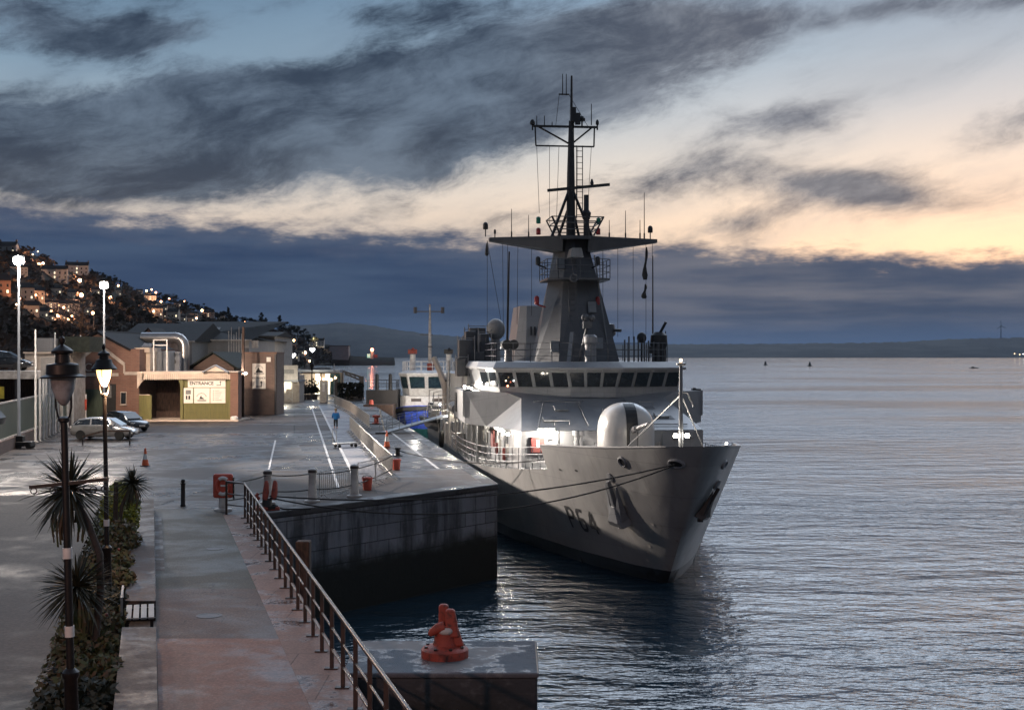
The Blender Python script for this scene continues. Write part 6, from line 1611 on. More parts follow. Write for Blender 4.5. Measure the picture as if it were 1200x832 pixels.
# rescue boat in its cradle and the davit crane
t = thing('rescue_boat', 'pale rigid rescue boat slung at the ship side', 'boat', SW(-7.0, 60, 3.4), SA)
rr = []
for y, w_, zk, zt_ in ((-3.2, .08, .75, 1.0), (-2.6, .6, .35, 1.0), (-1.5, .9, .1, .95), (0, 1.0, 0, .9), (2.6, 1.0, 0, .9)): rr.append([(0, y, zk), (w_ * .8, y, zk + .25), (w_, y, zt_), (-w_, y, zt_), (-w_ * .8, y, zk + .25)])
MB().loft(rr).build('hull', 'radome', t)
for s in (-1, 1): MB().tube([(s * .1, -3.2, 1.0), (s * .7, -2.5, 1.0), (s * .95, -1.4, .95), (s * 1.05, 0, .92), (s * 1.05, 2.6, .92)], .22, 10).build('side_tube', 'rubber', t, smooth=50)
MB().box(-.35, .35, -.2, .8, .9, 1.7).build('console', 'radome', t, bevel=.04)
MB().tube([(-.7, 2, .9), (-.6, 2, 2.0), (.6, 2, 2.0), (.7, 2, .9)], .05, 6).build('radar_arch', 'steel', t)
t = thing('davit_crane', 'cream davit crane standing over the rescue boat', 'crane', SW(-6.3, 58, 3.3), SA)
MB().lathe([(.35, 0), (.28, 2.0), (.22, 4.2)], n=12).build('pedestal', 'cream', t, smooth=40)
MB().bar((0, 0, 4.0), (-.9, 1.0, 6.2), .3, .35).build('jib', 'cream', t); MB().bar((.1, 0, 2.6), (-.7, .8, 5.6), .14).build('ram', 'steel', t)
MB().obox((.3, .2, 4.1), (.6, .7, .5)).build('winch', 'dark', t)
# quay fender tyre and pallets of gear by the ship side
for k, (px, py) in enumerate(((517, 514), )):
    q = SW(-7.25, 47, 3.5); t = thing('tyre_fender', 'black tyre fender hanging between quay and ship side', 'fender', q)
    rg = [(0, .5 * math.cos(R(20 * j)), .5 * math.sin(R(20 * j))) for j in range(19)]; MB().tube(rg, .17, 10).build('tyre', 'rubber', t, smooth=60); MB().cyl((0, 0, .5), (.2, 0, 1.2), .02, n=5).build('hanging_line', 'rope', t)

# ================================================================== TUG BEYOND THE STERN
YT = 150.
t = thing('harbour_tug', 'white and blue harbour tug berthed beyond the ship stern', 'tug', (-9.7, YT, 0)); t.scale = (1.14, 1, 1.04)
def T(px, py, Y=YT - 4): return ((px - 600) / 1500 * Y + 11.0, CH - (py - 416) / 1500 * Y)
rr = []
for y, w_, zt_ in ((-9.2, .6, 4.0), (-8.6, 2.0, 3.9), (-7, 3.0, 3.6), (-4, 3.6, 3.2), (4, 3.8, 2.8), (12, 3.6, 2.8)): rr.append([(-w_ * .7, y + .6, -.5), (w_ * .7, y + .6, -.5), (w_, y, zt_), (-w_, y, zt_)])
MB().loft(rr).build('hull', 'tugblue', t)
MB().loft([[(x * 1.005, y - .01, z if z < 0 else z * .38) for x, y, z in r_] for r_ in rr]).build('boot_topping', 'teal', t)
MB().loft([[(-r_[2][0] - .05, r_[2][1] - .1, r_[2][2] - .5), (r_[2][0] + .05, r_[2][1] - .1, r_[2][2] - .5), (r_[2][0] + .05, r_[2][1] - .1, r_[2][2] - .1), (-r_[2][0] - .05, r_[2][1] - .1, r_[2][2] - .1)] for r_ in rr]).build('fender_belt', 'rubber', t)
MB().prism([(-2.6, -5), (-2.0, -6), (2.0, -6), (2.6, -5), (2.9, 5), (-2.9, 5)], 3.0, 4.9).build('deckhouse', 'white_paint', t, bevel=.05)
for x in (-.9, 1.2): MB().box(x - .55, x + .45, -6.05, -5.98, 4.3, 4.62).build('vent_grille', 'rust_iron', t)
oct0 = [(-2.5, -2.8), (-1.7, -4.4), (1.7, -4.4), (2.5, -2.8), (2.5, 1.5), (-2.5, 1.5)]
def og(k, z): return [(x * k, y * k, z) for x, y in oct0]
wt_ = MB().loft([og(1.0, 4.9), og(1.02, 5.6), og(1.12, 7.1), og(1.15, 7.15), og(1.15, 7.35), og(.9, 7.6)]).build('wheelhouse', 'white_paint', t)
for i, n_ in ((0, 1), (1, 2), (2, 1), (3, 2), (5, 2)):
    for k in range(n_):
        f0, f1 = (k + .1) / n_, (k + .9) / n_
        def P(f, z):
            kk = 1.02 + (z - 5.6) / 1.5 * .10 + .012; A, B = oct0[i], oct0[(i + 1) % 6]; return ((A[0] + (B[0] - A[0]) * f) * kk, (A[1] + (B[1] - A[1]) * f) * kk, z)
        MB().poly(P(f0, 5.68), P(f1, 5.68), P(f1, 6.95), P(f0, 6.95)).build('window', 'greenglass', wt_)
b = MB()
for p, q in zip(oct0, oct0[1:] + oct0[:1]):
    for k in range(3): x, y = p[0] + (q[0] - p[0]) * k / 3, p[1] + (q[1] - p[1]) * k / 3; b.cyl((x, y, 7.5), (x, y, 8.6), .035, n=5)
    for z in (8.05, 8.6): b.cyl((*p, z), (*q, z), .03, n=5)
b.build('roof_rail', 'white_paint', t)
tm = MB().tube([(.1, -.5, 7.5), (.1, -.5, 11.8), (.1, -.5, 15)], [.2, .15, .08], 8).build('mast', 'offwhite', t, smooth=40)
b = MB().bar((-1.4, -.5, 14.2), (1.4, -.5, 14.2), .12).bar((-.9, -.5, 11.6), (.4, -.5, 11.6), .1).lathe([(.18, 14.0), (.18, 14.7)], (-1.4, -.5, 0), 8).lathe([(.18, 14.0), (.18, 14.7)], (1.4, -.5, 0), 8).lathe([(.3, 10.2), (.3, 10.3)], (.1, -.5, 0), 10); b.build('mast_arms', 'mastgrey', tm)
for x in (-1.7, 2.0):
    MB().cyl((x, .2, 7.5), (x, .2, 9.4), .3, n=10).build('funnel', 'white_paint', t, smooth=40); MB().obox((x, -.2, 9.7), (.9, .6, .5)).cyl((x, -.2, 9.8), (x + .1, -1.0, 10.0), .14, n=8).build('fire_monitor', 'red_iron' if x < 0 else 'dark', t)
MB().cyl((.2, -1.6, 7.5), (.2, -1.6, 8.4), .35, n=10).build('deck_drum', 'red_iron', t, smooth=40)
MB().bar((3.0, 0, 6.9), (2.3, -.2, 9.0), .08).bar((3.4, 0, 6.9), (2.7, -.2, 9.0), .08).build('ladder', 'steel', t)
text('TUG', .8, 'white_paint', t, (-1.9, -9.3, 3.5), name='bow_mark').hide_render = False
bpy.data.objects.remove(bpy.data.objects['bow_mark'])
lamp('deck_lamp', (-10.4, 137.5, 5.4), 1000, (1, .93, .82), .2)  # unseen lamp added ahead of the bow to brighten the tug

# dark linkspan frame, pontoon block, brow at the quay end
t = thing('linkspan_frame', 'black steel lifting frame of the quay-end linkspan', 'frame', (bx(413, 160), 160, QZ)); ox = bx(413, 160)
def lx(px): return bx(px, 160) - ox
def lz(py): return bz(py, 160) - QZ
MB().bar((lx(424), 0, -.2), (lx(424), 0, lz(441)), .5).build('tower', 'dark', t); MB().bar((lx(394.5), 0, -.2), (lx(394.5), 0, lz(444)), .4).build('tower', 'dark', t)
b = MB().bar((lx(402), 0, lz(435)), (lx(424), 0, lz(442)), .22).bar((lx(404), 0, lz(438)), (lx(424), 0, lz(446)), .2)
for k in range(4): b.bar((lx(404 + 5.5 * k), 0, lz(435.6 + 1.8 * k)), (lx(407 + 5 * k), 0, lz(439 + 1.9 * k)), .12)
b.build('boom', 'dark', t); MB().bar((lx(402), 0, lz(435)), (lx(401), 0, lz(450)), .12).build('strut', 'dark', t)
t = thing('dark_hedge', 'dark row of planters and nets beside the linkspan frame', 'planters', (bx(412, 158), 158, QZ)); b = MB(); rnd = random.Random(3)
for k in range(420):
    x = rnd.uniform(bx(396, 158), bx(425, 158)) - bx(412, 158); z = rnd.uniform(.3, 2.1); y = rnd.uniform(-.8, .8); s = rnd.uniform(.12, .3); v = Vector((rnd.uniform(-1, 1), rnd.uniform(-1, 1), rnd.uniform(-1, 1))).normalized() * s; u_ = v.orthogonal().normalized() * s
    c_ = Vector((x, y, z)); b.poly(c_ - v, c_ + u_, c_ + v, c_ - u_)
b.build('foliage', 'leaf_tree', t); MB().box(bx(396, 158) - bx(412, 158), bx(425, 158) - bx(412, 158), -.5, .5, 0, .5).build('trough', 'dark', t)
t = thing('berth_dolphin', 'brown-sided berthing block with handrails at the quay end', 'platform', (bx(443, 139), 139, 0))
MB().box(-1.6, 1.6, 0, 5, -2, QZ + .2).build('block', 'timber', t); MB().box(-1.75, 1.75, 4.0, 8, -2, QZ + 1.7).build('upper_block', 'dark', t)
rail(None, [(-1.6, 4.2), (1.6, 4.2), (1.6, 7.8)], QZ + 1.7, 1.1, parent=t, r=.03, m='dark')
for x in (-.6, .9): MB().lathe([(.22, QZ + 1.7), (.2, QZ + 3.4), (.1, QZ + 3.5)], (x, 4.6, 0), 8).build('bitt', 'dark', t)
MB().cyl((-.8, .6, QZ + .2), (-.8, .6, QZ + .7), .3, .2, 10).build('red_float', 'red_plastic', t, smooth=40)
t = thing('quay_lantern', 'black lantern lamp far off before the glass pavilion', 'street lamp', (bx(365.5, 165), 165, QZ))
MB().lathe([(.25, 0), (.2, .5), (.09, .7), (.08, 3.5)], n=8).build('column', 'black_iron', t); MB().lathe([(.08, 3.5), (.3, 4.3), (.32, 4.35), (.1, 4.8), (.02, 5.1)], n=8).build('lantern', 'black_iron', t)
for px, py0, Y in ((376.5, 437, 162), (391.5, 426, 170)):
    t = thing('thin_pole', 'thin grey pole behind the service cabinet' if px < 380 else 'pale thin pole near the linkspan frame', 'pole', (bx(px, Y), Y, QZ)); MB().cyl((0, 0, 0), (0, 0, bz(py0, Y) - QZ), .07, .05, 6).build('pole', 'dark' if px < 380 else 'offwhite', t); MB().lathe([(.16, 0), (.16, .06)], n=8).build('foot', 'dark', t)
# dark planters before the pavilion
rnd = random.Random(8)
for k, px in enumerate((351, 356, 362, 369)):
    Y = 160 + k; t = thing('planter_shrub', f'{ORD[k]} dark potted shrub from the left before the glass pavilion', 'shrub', (bx(px, Y), Y, QZ), group='potted shrubs at the pavilion')
    b = MB()
    for _ in range(130):
        c_ = Vector((rnd.gauss(0, .28), rnd.gauss(0, .28), .8 + abs(rnd.gauss(0, .6)))); v = Vector((rnd.uniform(-1, 1), rnd.uniform(-1, 1), rnd.uniform(-1, 1))).normalized() * .2; u_ = v.orthogonal().normalized() * .12
        b.poly(c_ - v, c_ + u_, c_ + v, c_ - u_)
    b.build('foliage', 'leaf_tree', t); MB().lathe([(.3, 0), (.4, .6)], n=10).build('pot', 'brick_dk', t)

# ================================================================== CARS
def car(label, loc, rz, paint, L=4.3, Wd=1.76, H=1.48, cat='car'):
    """hatchback, nose towards +x"""
    t = thing('parked_car', label, cat, loc, rz, group='parked cars')
    # x station (from rear), half width, sill z, shoulder z
    st = [(-2.12, .62, .42, .78), (-2.06, .74, .34, .92), (-1.85, .82, .26, .98), (-1.2, .87, .22, .98), (-.3, .88, .22, .95), (.6, .88, .22, .93), (1.1, .87, .22, .90), (1.7, .83, .24, .78), (2.02, .72, .28, .66), (2.15, .55, .36, .55)]
    rr = []
    for x, w, z0, z1 in st:
        m = (z0 + z1) / 2
        rr.append([(x, -w * .9, z0), (x, w * .9, z0), (x, w, z0 + .12), (x, w * 1.01, m), (x, w * .97, z1 - .05), (x, w * .88, z1), (x, -w * .88, z1), (x, -w * .97, z1 - .05), (x, -w * 1.01, m), (x, -w, z0 + .12)])
    body = MB().loft(rr).build('body', paint, t, smooth=50)
    # cabin: roof and pillars in paint, glass slightly inside
    cab = [(-1.98, .70, .95, 1.02), (-1.55, .70, .96, 1.36), (-.9, .70, .96, 1.46), (-.1, .70, .95, 1.48), (.45, .69, .94, 1.40), (.95, .68, .92, 1.15), (1.30, .66, .88, .92)]
    rr = [[(x, -.80, z0), (x, .80, z0), (x, w * (.96 - .15 * (z1 - z0)), z1 - .03), (x, w * .75, z1), (x, -w * .75, z1), (x, -w * (.96 - .15 * (z1 - z0)), z1 - .03)] for x, w, z0, z1 in cab]
    MB().loft(rr).build('roof', paint, t, smooth=40)
    for s in (-1, 1):
        def gp(x, f):
            for (xa, wa, za, zb), (xb, wb, zc, zd) in zip(cab, cab[1:]):
                if xa <= x <= xb:
                    k = (x - xa) / (xb - xa); w = wa + (wb - wa) * k; z0 = za + (zc - za) * k; z1 = zb + (zd - zb) * k; break
            y0, y1 = .80, w * (.96 - .15 * (z1 - z0)); return (x, s * (y0 + (y1 - y0) * f + .012), z0 + (z1 - .03 - z0) * f)
        for xs in ((-1.75, -1.5, -.72), (-.62, -.1, .30), (.38, .6, .98)):
            q = [gp(x, .10) for x in xs] + [gp(x, .86 if x > -1.7 else .6) for x in xs[::-1]]
            MB().poly(*q).build('side_window', 'glass', t)
        MB().obox((.72, s * .95, .98), (.16, .14, .11)).build('wing_mirror', paint, t, bevel=.02)
        MB().obox((-.25, s * .885, .80), (.14, .02, .03)).obox((.42, s * .885, .80), (.14, .02, .03)).build('door_handle', 'alloy', t)
        MB().obox((-2.02, s * .62, .84), (.14, .26, .16)).build('tail_lamp', 'tail', t, bevel=.02)
        MB().obox((1.92, s * .62, .62), (.26, .26, .13), rz=-s * .25).build('headlight', 'lamp_glass_off', t, bevel=.03)
        for x in (-1.32, 1.30):
            w_ = MB().lathe([(.19, -.095), (.30, -.10), (.325, -.07), (.325, .07), (.30, .10), (.19, .095)], n=24).build('wheel', 'rubber', t, smooth=40)
            w_.location = (x, s * .80, .325); w_.rotation_euler = (R(90), 0, 0)
            b = MB().lathe([(.05, .0), (.20, .0)], n=20)
            for k in range(5): a_ = R(72 * k); b.obox((.11 * math.cos(a_), .11 * math.sin(a_), (-.02 if s > 0 else .02) * -1), (.20, .055, .04), rz=a_)
            r_ = b.build('rim', 'alloy', w_); r_.location = (0, 0, -.08 if s > 0 else .08)
    # glazing of windscreen and rear window
    MB().poly((.50, -.57, 1.385), (.50, .57, 1.385), (1.27, .62, .945), (1.27, -.62, .945)).build('windscreen', 'glass', t).location = (0, 0, .03)
    MB().poly((-1.60, -.55, 1.33), (-1.60, .55, 1.33), (-1.97, .60, 1.04), (-1.97, -.60, 1.04)).build('rear_window', 'glass', t).location = (-.03, 0, .02)
    MB().obox((2.14, 0, .42), (.06, 1.1, .18)).build('grille', 'dark', t)
    MB().obox((2.165, 0, .46), (.02, .5, .11)).build('number_plate', 'white_paint', t)
    return t
p = onz(123, 514.5); car('silver hatchback parked side-on below the floodlight mast', (p.x, p.y, QZ), R(-4), 'silver')
p = onz(138, 505.5); car('dark hatchback parked at an angle behind the silver one', (p.x + .3, p.y + .6, QZ), R(-38), 'bluecar', H=1.5)
p = at(5, 429, 93); c3 = car('dark car standing on the roof level behind the green fence', (bx(2, 94), 94, bz(435, 92) + .01), R(8), 'bluecar')
# boom gate arm catching the lantern light
t = thing('barrier_arm', 'reddish wooden boom arm resting beside the silver car', 'barrier', onz(97, 521))
q0, q1 = at(97, 511.5, 79.5), at(122, 505, 79.5); q2 = at(152, 505, 79.5); b0 = t.location
MB().bar(q0 - b0, q1 - b0, .11).bar(q1 - b0, q2 - b0, .11).build('arm', 'timber', t)
for q in (q0, q2): MB().bar(Vector((q.x, q.y, QZ)) - b0, q - b0, .08).build('leg', 'dark', t)

# ================================================================== CHILD IN A BLUE COAT
def skin_body(name, J, edges, m, parent, sub=2):
    me = bpy.data.meshes.new(name); me.from_pydata([j[0] for j in J], edges, []); me.materials.append(M[m])
    o = bpy.data.objects.new(name, me); col.objects.link(o); o.parent = parent
    sk = o.modifiers.new('skin', 'SKIN'); sk.use_smooth_shade = True
    for v, j in zip(me.skin_vertices[0].data, J): v.radius = (j[1], j[2] if len(j) > 2 else j[1])
    me.skin_vertices[0].data[0].use_root = True
    s = o.modifiers.new('sub', 'SUBSURF'); s.levels = s.render_levels = sub
    return o
p = onz(393.5, 502)
t = thing('person', 'small fair-haired person in bright blue coat walking along the quay', 'person', p, R(8))
J = [((0, 0, .74), .12, .10), ((0, 0, .95), .12, .09), ((0, 0, 1.14), .14, .09), ((0, 0, 1.24), .05), ((0, .0, 1.30), .065, .07), ((0, -.01, 1.42), .075, .085),
     ((.08, 0, .70), .085), ((.09, .06, .40), .06), ((.09, -.02, .09), .045), ((.09, .10, .04), .035),
     ((-.08, 0, .70), .085), ((-.09, -.04, .40), .06), ((-.09, -.14, .12), .045), ((-.09, -.04, .05), .035),
     ((.17, 0, 1.15), .06), ((.24, -.03, .92), .05), ((.22, .08, .74), .035), ((-.17, 0, 1.15), .06), ((-.24, .03, .92), .05), ((-.22, .12, .76), .035)]
Ed = [(0, 1), (1, 2), (2, 3), (3, 4), (4, 5), (0, 6), (6, 7), (7, 8), (8, 9), (0, 10), (10, 11), (11, 12), (12, 13), (2, 14), (14, 15), (15, 16), (2, 17), (17, 18), (18, 19)]
skin_body('body', J, Ed, 'skin', t)
Jc = [((0, 0, .64), .21, .17), ((0, 0, .80), .19, .16), ((0, 0, .98), .18, .14), ((0, 0, 1.14), .17, .13), ((0, 0, 1.22), .10, .09), ((.18, 0, 1.14), .085), ((.25, -.03, .92), .075), ((.23, .06, .77), .06), ((-.18, 0, 1.14), .085), ((-.25, .03, .92), .075), ((-.23, .10, .79), .06)]
skin_body('coat', Jc, [(0, 1), (1, 2), (2, 3), (3, 4), (3, 5), (5, 6), (6, 7), (3, 8), (8, 9), (9, 10)], 'coatblue', t)
Jt = [((0, 0, .72), .10, .09), ((.08, 0, .68), .10), ((.09, .06, .40), .075), ((.09, -.02, .12), .058), ((-.08, 0, .68), .10), ((-.09, -.04, .40), .075), ((-.09, -.13, .15), .058)]
skin_body('trousers', Jt, [(0, 1), (1, 2), (2, 3), (0, 4), (4, 5), (5, 6)], 'cloth_dk', t)
for x, y, z in ((.09, .04, 0), (-.09, -.10, .03)): MB().box(x - .05, x + .05, y - .10, y + .14, z, z + .11).build('boot', 'skin', t, bevel=.03)
MB().sphere((0, -.025, 1.44), .115, 14, 9, (1, 1.05, 1.0)).build('hair', 'hair', t, smooth=60)

# ================================================================== PLANTS BY THE PROMENADE
def spiky_head(b, c, r, n, rnd, up=.25, wd=.05):
    """sword leaves radiating from a crown, each a folded tapering blade that droops"""
    for k in range(n):
        th = rnd.uniform(0, 2 * math.pi); ph = math.asin(min(1, max(-1, rnd.uniform(-.75, 1.0)))); l = r * rnd.uniform(.75, 1.12)
        d = Vector((math.cos(ph) * math.cos(th), math.cos(ph) * math.sin(th), math.sin(ph)))
        side = d.cross(Vector((0, 0, 1))); side = (side if side.length > .05 else Vector((1, 0, 0))).normalized()
        n_ = side.cross(d); P = []
        dr = rnd.choice((rnd.uniform(.03, .25), rnd.uniform(.12, .34)))
        for f, w in ((0.03, .55), (.25, 1.0), (.55, .85), (.8, .5), (1.0, .04)):
            p = Vector(c) + d * l * f - Vector((0, 0, dr * l * f * f)); ww = wd * w / 2
            P.append((p - side * ww + n_ * ww * .5, p, p + side * ww + n_ * ww * .5))
        base = len(b.v); vs = [q for pr in P for q in pr]
        b.add(vs, [(i * 3 + j, i * 3 + j + 1, i * 3 + j + 4, i * 3 + j + 3) for i in range(4) for j in range(2)])
def cordyline(label, trunks, seed, group='spiky cabbage palms'):
    rnd = random.Random(seed); base = Vector(trunks[0][0]); t = thing('cabbage_palm', label, 'palm', base, group=group)
    for pts, r, n, tr, wd in [(x[0:] if isinstance(x[0], list) else x[1:]) for x in trunks]:
        rel = [Vector(q) - base for q in pts]
        MB().tube(rel, [tr * (1 - .25 * i / (len(rel) - 1)) for i in range(len(rel))], 9).build('trunk', 'bark', t, smooth=60)
        b = MB(); spiky_head(b, rel[-1], r, n, rnd, wd=wd); b.build('crown', 'leaf_dk', t)
        b = MB()
        for _ in range(46):      # dead skirt hanging down the stem
            th = rnd.uniform(0, 6.28); l = r * rnd.uniform(.4, .85); o_ = rel[-1] - Vector((0, 0, rnd.uniform(.05, .4) * r)); d = Vector((math.cos(th), math.sin(th), 0)); sd_ = Vector((-math.sin(th), math.cos(th), 0)) * wd * .4
            pts_ = [o_, o_ + d * l * .35 - Vector((0, 0, l * .15)), o_ + d * l * .5 - Vector((0, 0, l * .6)), o_ + d * l * .45 - Vector((0, 0, l))]
            b.add([q_ for p_ in pts_ for q_ in (p_ - sd_, p_ + sd_)], [(0, 1, 3, 2), (2, 3, 5, 4), (4, 5, 7, 6)])
        b.build('dead_leaves', 'leaf_bed', t)
bA = onz(108, 781)     # nearest clump: two leaning trunks from one root
Yp = bA.y
cordyline('tall two-headed spiky cabbage palm behind the nearest lamp', [
    (bA, [bA, at(118, 690, Yp + .1), at(117, 650, Yp + .3), at(103, 612, Yp + .5), at(82, 574, Yp + .7)], .92, 190, .075, .055),
    (bA, [bA + Vector((-.05, .1, 0)), at(103, 750, Yp + .1), at(98, 720, Yp), at(90, 688, Yp - .1)], .80, 190, .06, .05)], 3)
bC = onz(139, 652)
cordyline('small spiky cabbage palm leaning over the yellow-green bush', [(bC, [bC, at(139, 620, bC.y), at(143, 592, bC.y), at(155, 566, bC.y + .2)], .62, 150, .065, .05)], 5)
t = thing('cut_trunk', 'bare cut palm trunk standing beside the small spiky palm', 'trunk', bC + Vector((-.12, .1, 0))); MB().tube([(0, 0, 0), (.0, 0, 1.0), (.02, 0, 2.05)], [.08, .07, .06], 9).build('stem', 'bark', t, smooth=60)
def shrub(label, c, r, n, leaf, seed, s=.06, flowers=0, name='shrub', group=None):
    rnd = random.Random(seed); t = thing(name, label, 'shrub', c, group=group); b = MB()
    for _ in range(n):
        d = Vector((rnd.gauss(0, 1), rnd.gauss(0, 1), rnd.gauss(0, 1))).normalized() * (rnd.random() ** .4)
        q = Vector((d.x * r[0], d.y * r[1], (d.z * .5 + .5) * r[2])); v = Vector((rnd.uniform(-1, 1), rnd.uniform(-1, 1), rnd.uniform(-.4, 1))).normalized() * s * rnd.uniform(.6, 1.3); u_ = v.orthogonal().normalized() * s * .45
        b.poly(q - v, q + u_, q + v, q - u_)
    b.build('foliage', leaf, t); b = MB()
    for _ in range(9): b.tube([(0, 0, 0), (rnd.uniform(-.3, .3) * r[0], rnd.uniform(-.3, .3) * r[1], r[2] * .4), (rnd.uniform(-.7, .7) * r[0], rnd.uniform(-.7, .7) * r[1], r[2] * .8)], [.02, .014, .006], 5)
    b.build('stems', 'bark', t)
    for _ in range(flowers):
        q = (rnd.uniform(-.6, .6) * r[0], rnd.uniform(-.8, .1) * r[1], r[2] * rnd.uniform(.75, .98)); MB().sphere(q, .035, 7, 5).build('flower_head', 'locker_red', t)
    return t
ybd = lambda Y, off=-9.5: Vector((PX(off, Y), Y, QZ + .04))
shrub('dense yellow-green leafy bush beside the small palm', ybd(37.4, -9.25), (.55, .9, 1.9), 2600, 'leaf_yel', 1, .075)
for k, (Y, off, r, n, fl, lb) in enumerate(((34.2, -9.2, (.5, 1.0, .95), 1100, 0, 'brownish low shrub in front of the yellow-green bush'), (31.4, -9.35, (.5, 1.0, .7), 900, 2, 'low shrub with a coral flower beside the lit lamp'),
        (29.0, -9.2, (.45, .8, .6), 800, 0, 'dark low shrub at the foot of the lit lamp'), (26.9, -9.4, (.5, .8, .55), 900, 1, 'scrubby low shrub opposite the slatted bench'), (25.0, -9.3, (.45, .8, .5), 900, 2, 'low shrub with reddish flowers nearer than the bench'),
        (23.0, -9.5, (.5, .9, .45), 900, 1, 'scrubby brown shrub below the two-headed palm'), (21.2, -9.35, (.5, .8, .45), 800, 0, 'dark shrub beside the nearest lamp column'), (19.4, -9.5, (.55, .9, .5), 900, 0, 'nearest dark shrub at the edge of the planting bed'))):
    shrub(lb, ybd(Y, off), (r[0] * 1.1, r[1], r[2] * 1.25), int(n * 1.1), ('leaf_bed', 'leaf_bed', 'leaf_yel', 'leaf_dk')[k % 4] if k % 2 else 'leaf_bed', 20 + k, .085, fl, group='low shrubs in the planting bed')
b = MB(); rnd = random.Random(12)
for _ in range(5200):
    Y = rnd.uniform(12, 45); q = Vector((PX(rnd.uniform(-10.25, -8.93), Y), Y, QZ + .05 + rnd.random() ** 2 * .22)); s = rnd.uniform(.03, .09); v = Vector((rnd.uniform(-1, 1), rnd.uniform(-1, 1), rnd.uniform(-.2, .8))).normalized() * s; u_ = v.orthogonal().normalized() * s * .5
    b.poly(q - v, q + u_, q + v, q - u_)
tag(b.build('ground_cover', 'leaf_bed'), 'low tangled ground cover and fallen leaves in the planting bed', 'ground cover', kind='stuff')
# ================================================================== HILLSIDE: HOUSES, LAMPS, TREES
def house_proto(name, w, d, h, rh, wallm, roofm, rows, cols, label, chim=2):
    t = thing(name, label, 'house', (0, 0, 0), group='houses on the hillside')
    wl = MB().xprism([(0, -3), (0, h), (d / 2, h + rh - .15), (d, h), (d, -3)], -w / 2, w / 2).build('wall', wallm, t)
    b = MB(); e = .3
    b.xprism([(-e, h - .15), (d / 2, h + rh), (d + e, h - .15), (d + e, h + .02), (d / 2, h + rh + .2), (-e, h + .02)], -w / 2 - .15, w / 2 + .15)
    rf = b.build('roof', roofm, t)
    for k in range(chim):
        x = -w / 2 + .5 + (w - 1) * k / max(1, chim - 1); MB().box(x - .45, x + .45, d / 2 - .4, d / 2 + .4, h + rh - .8, h + rh + 1.3).build('chimney', 'brick_dk', rf)
    for r_ in range(rows):
        for c_ in range(cols):
            x = -w / 2 + w * (c_ + .5) / cols; z = .9 + (h - 1.2) / rows * r_
            MB().box(x - .45, x + .45, -.06, .02, z, z + 1.4).build('window', 'glow_win' if (r_ * cols + c_) % 5 == 2 else 'glass', t)
    return t
HP_ = {}; HBOX = []
def house(kind, px, py, wpx, label, rz=0., k=1.0):
    p = hillpt(px, py); sp = HSPEC[kind]
    s = wpx * p.y / 1500 / sp[0] * k
    HBOX.append((px - wpx * .55, py - wpx * (sp[2] + sp[3]) / sp[0] - 1, px + wpx * .55, py + .5))
    if kind not in HP_:
        HP_[kind] = house_proto(*sp[6:7], *sp[0:6], *sp[7:]); o = HP_[kind]; o.location = p; o.rotation_euler[2] = rz; o.scale = (s, s, s); o['label'] = label
    else: dup(HP_[kind], p, rz, s, label)
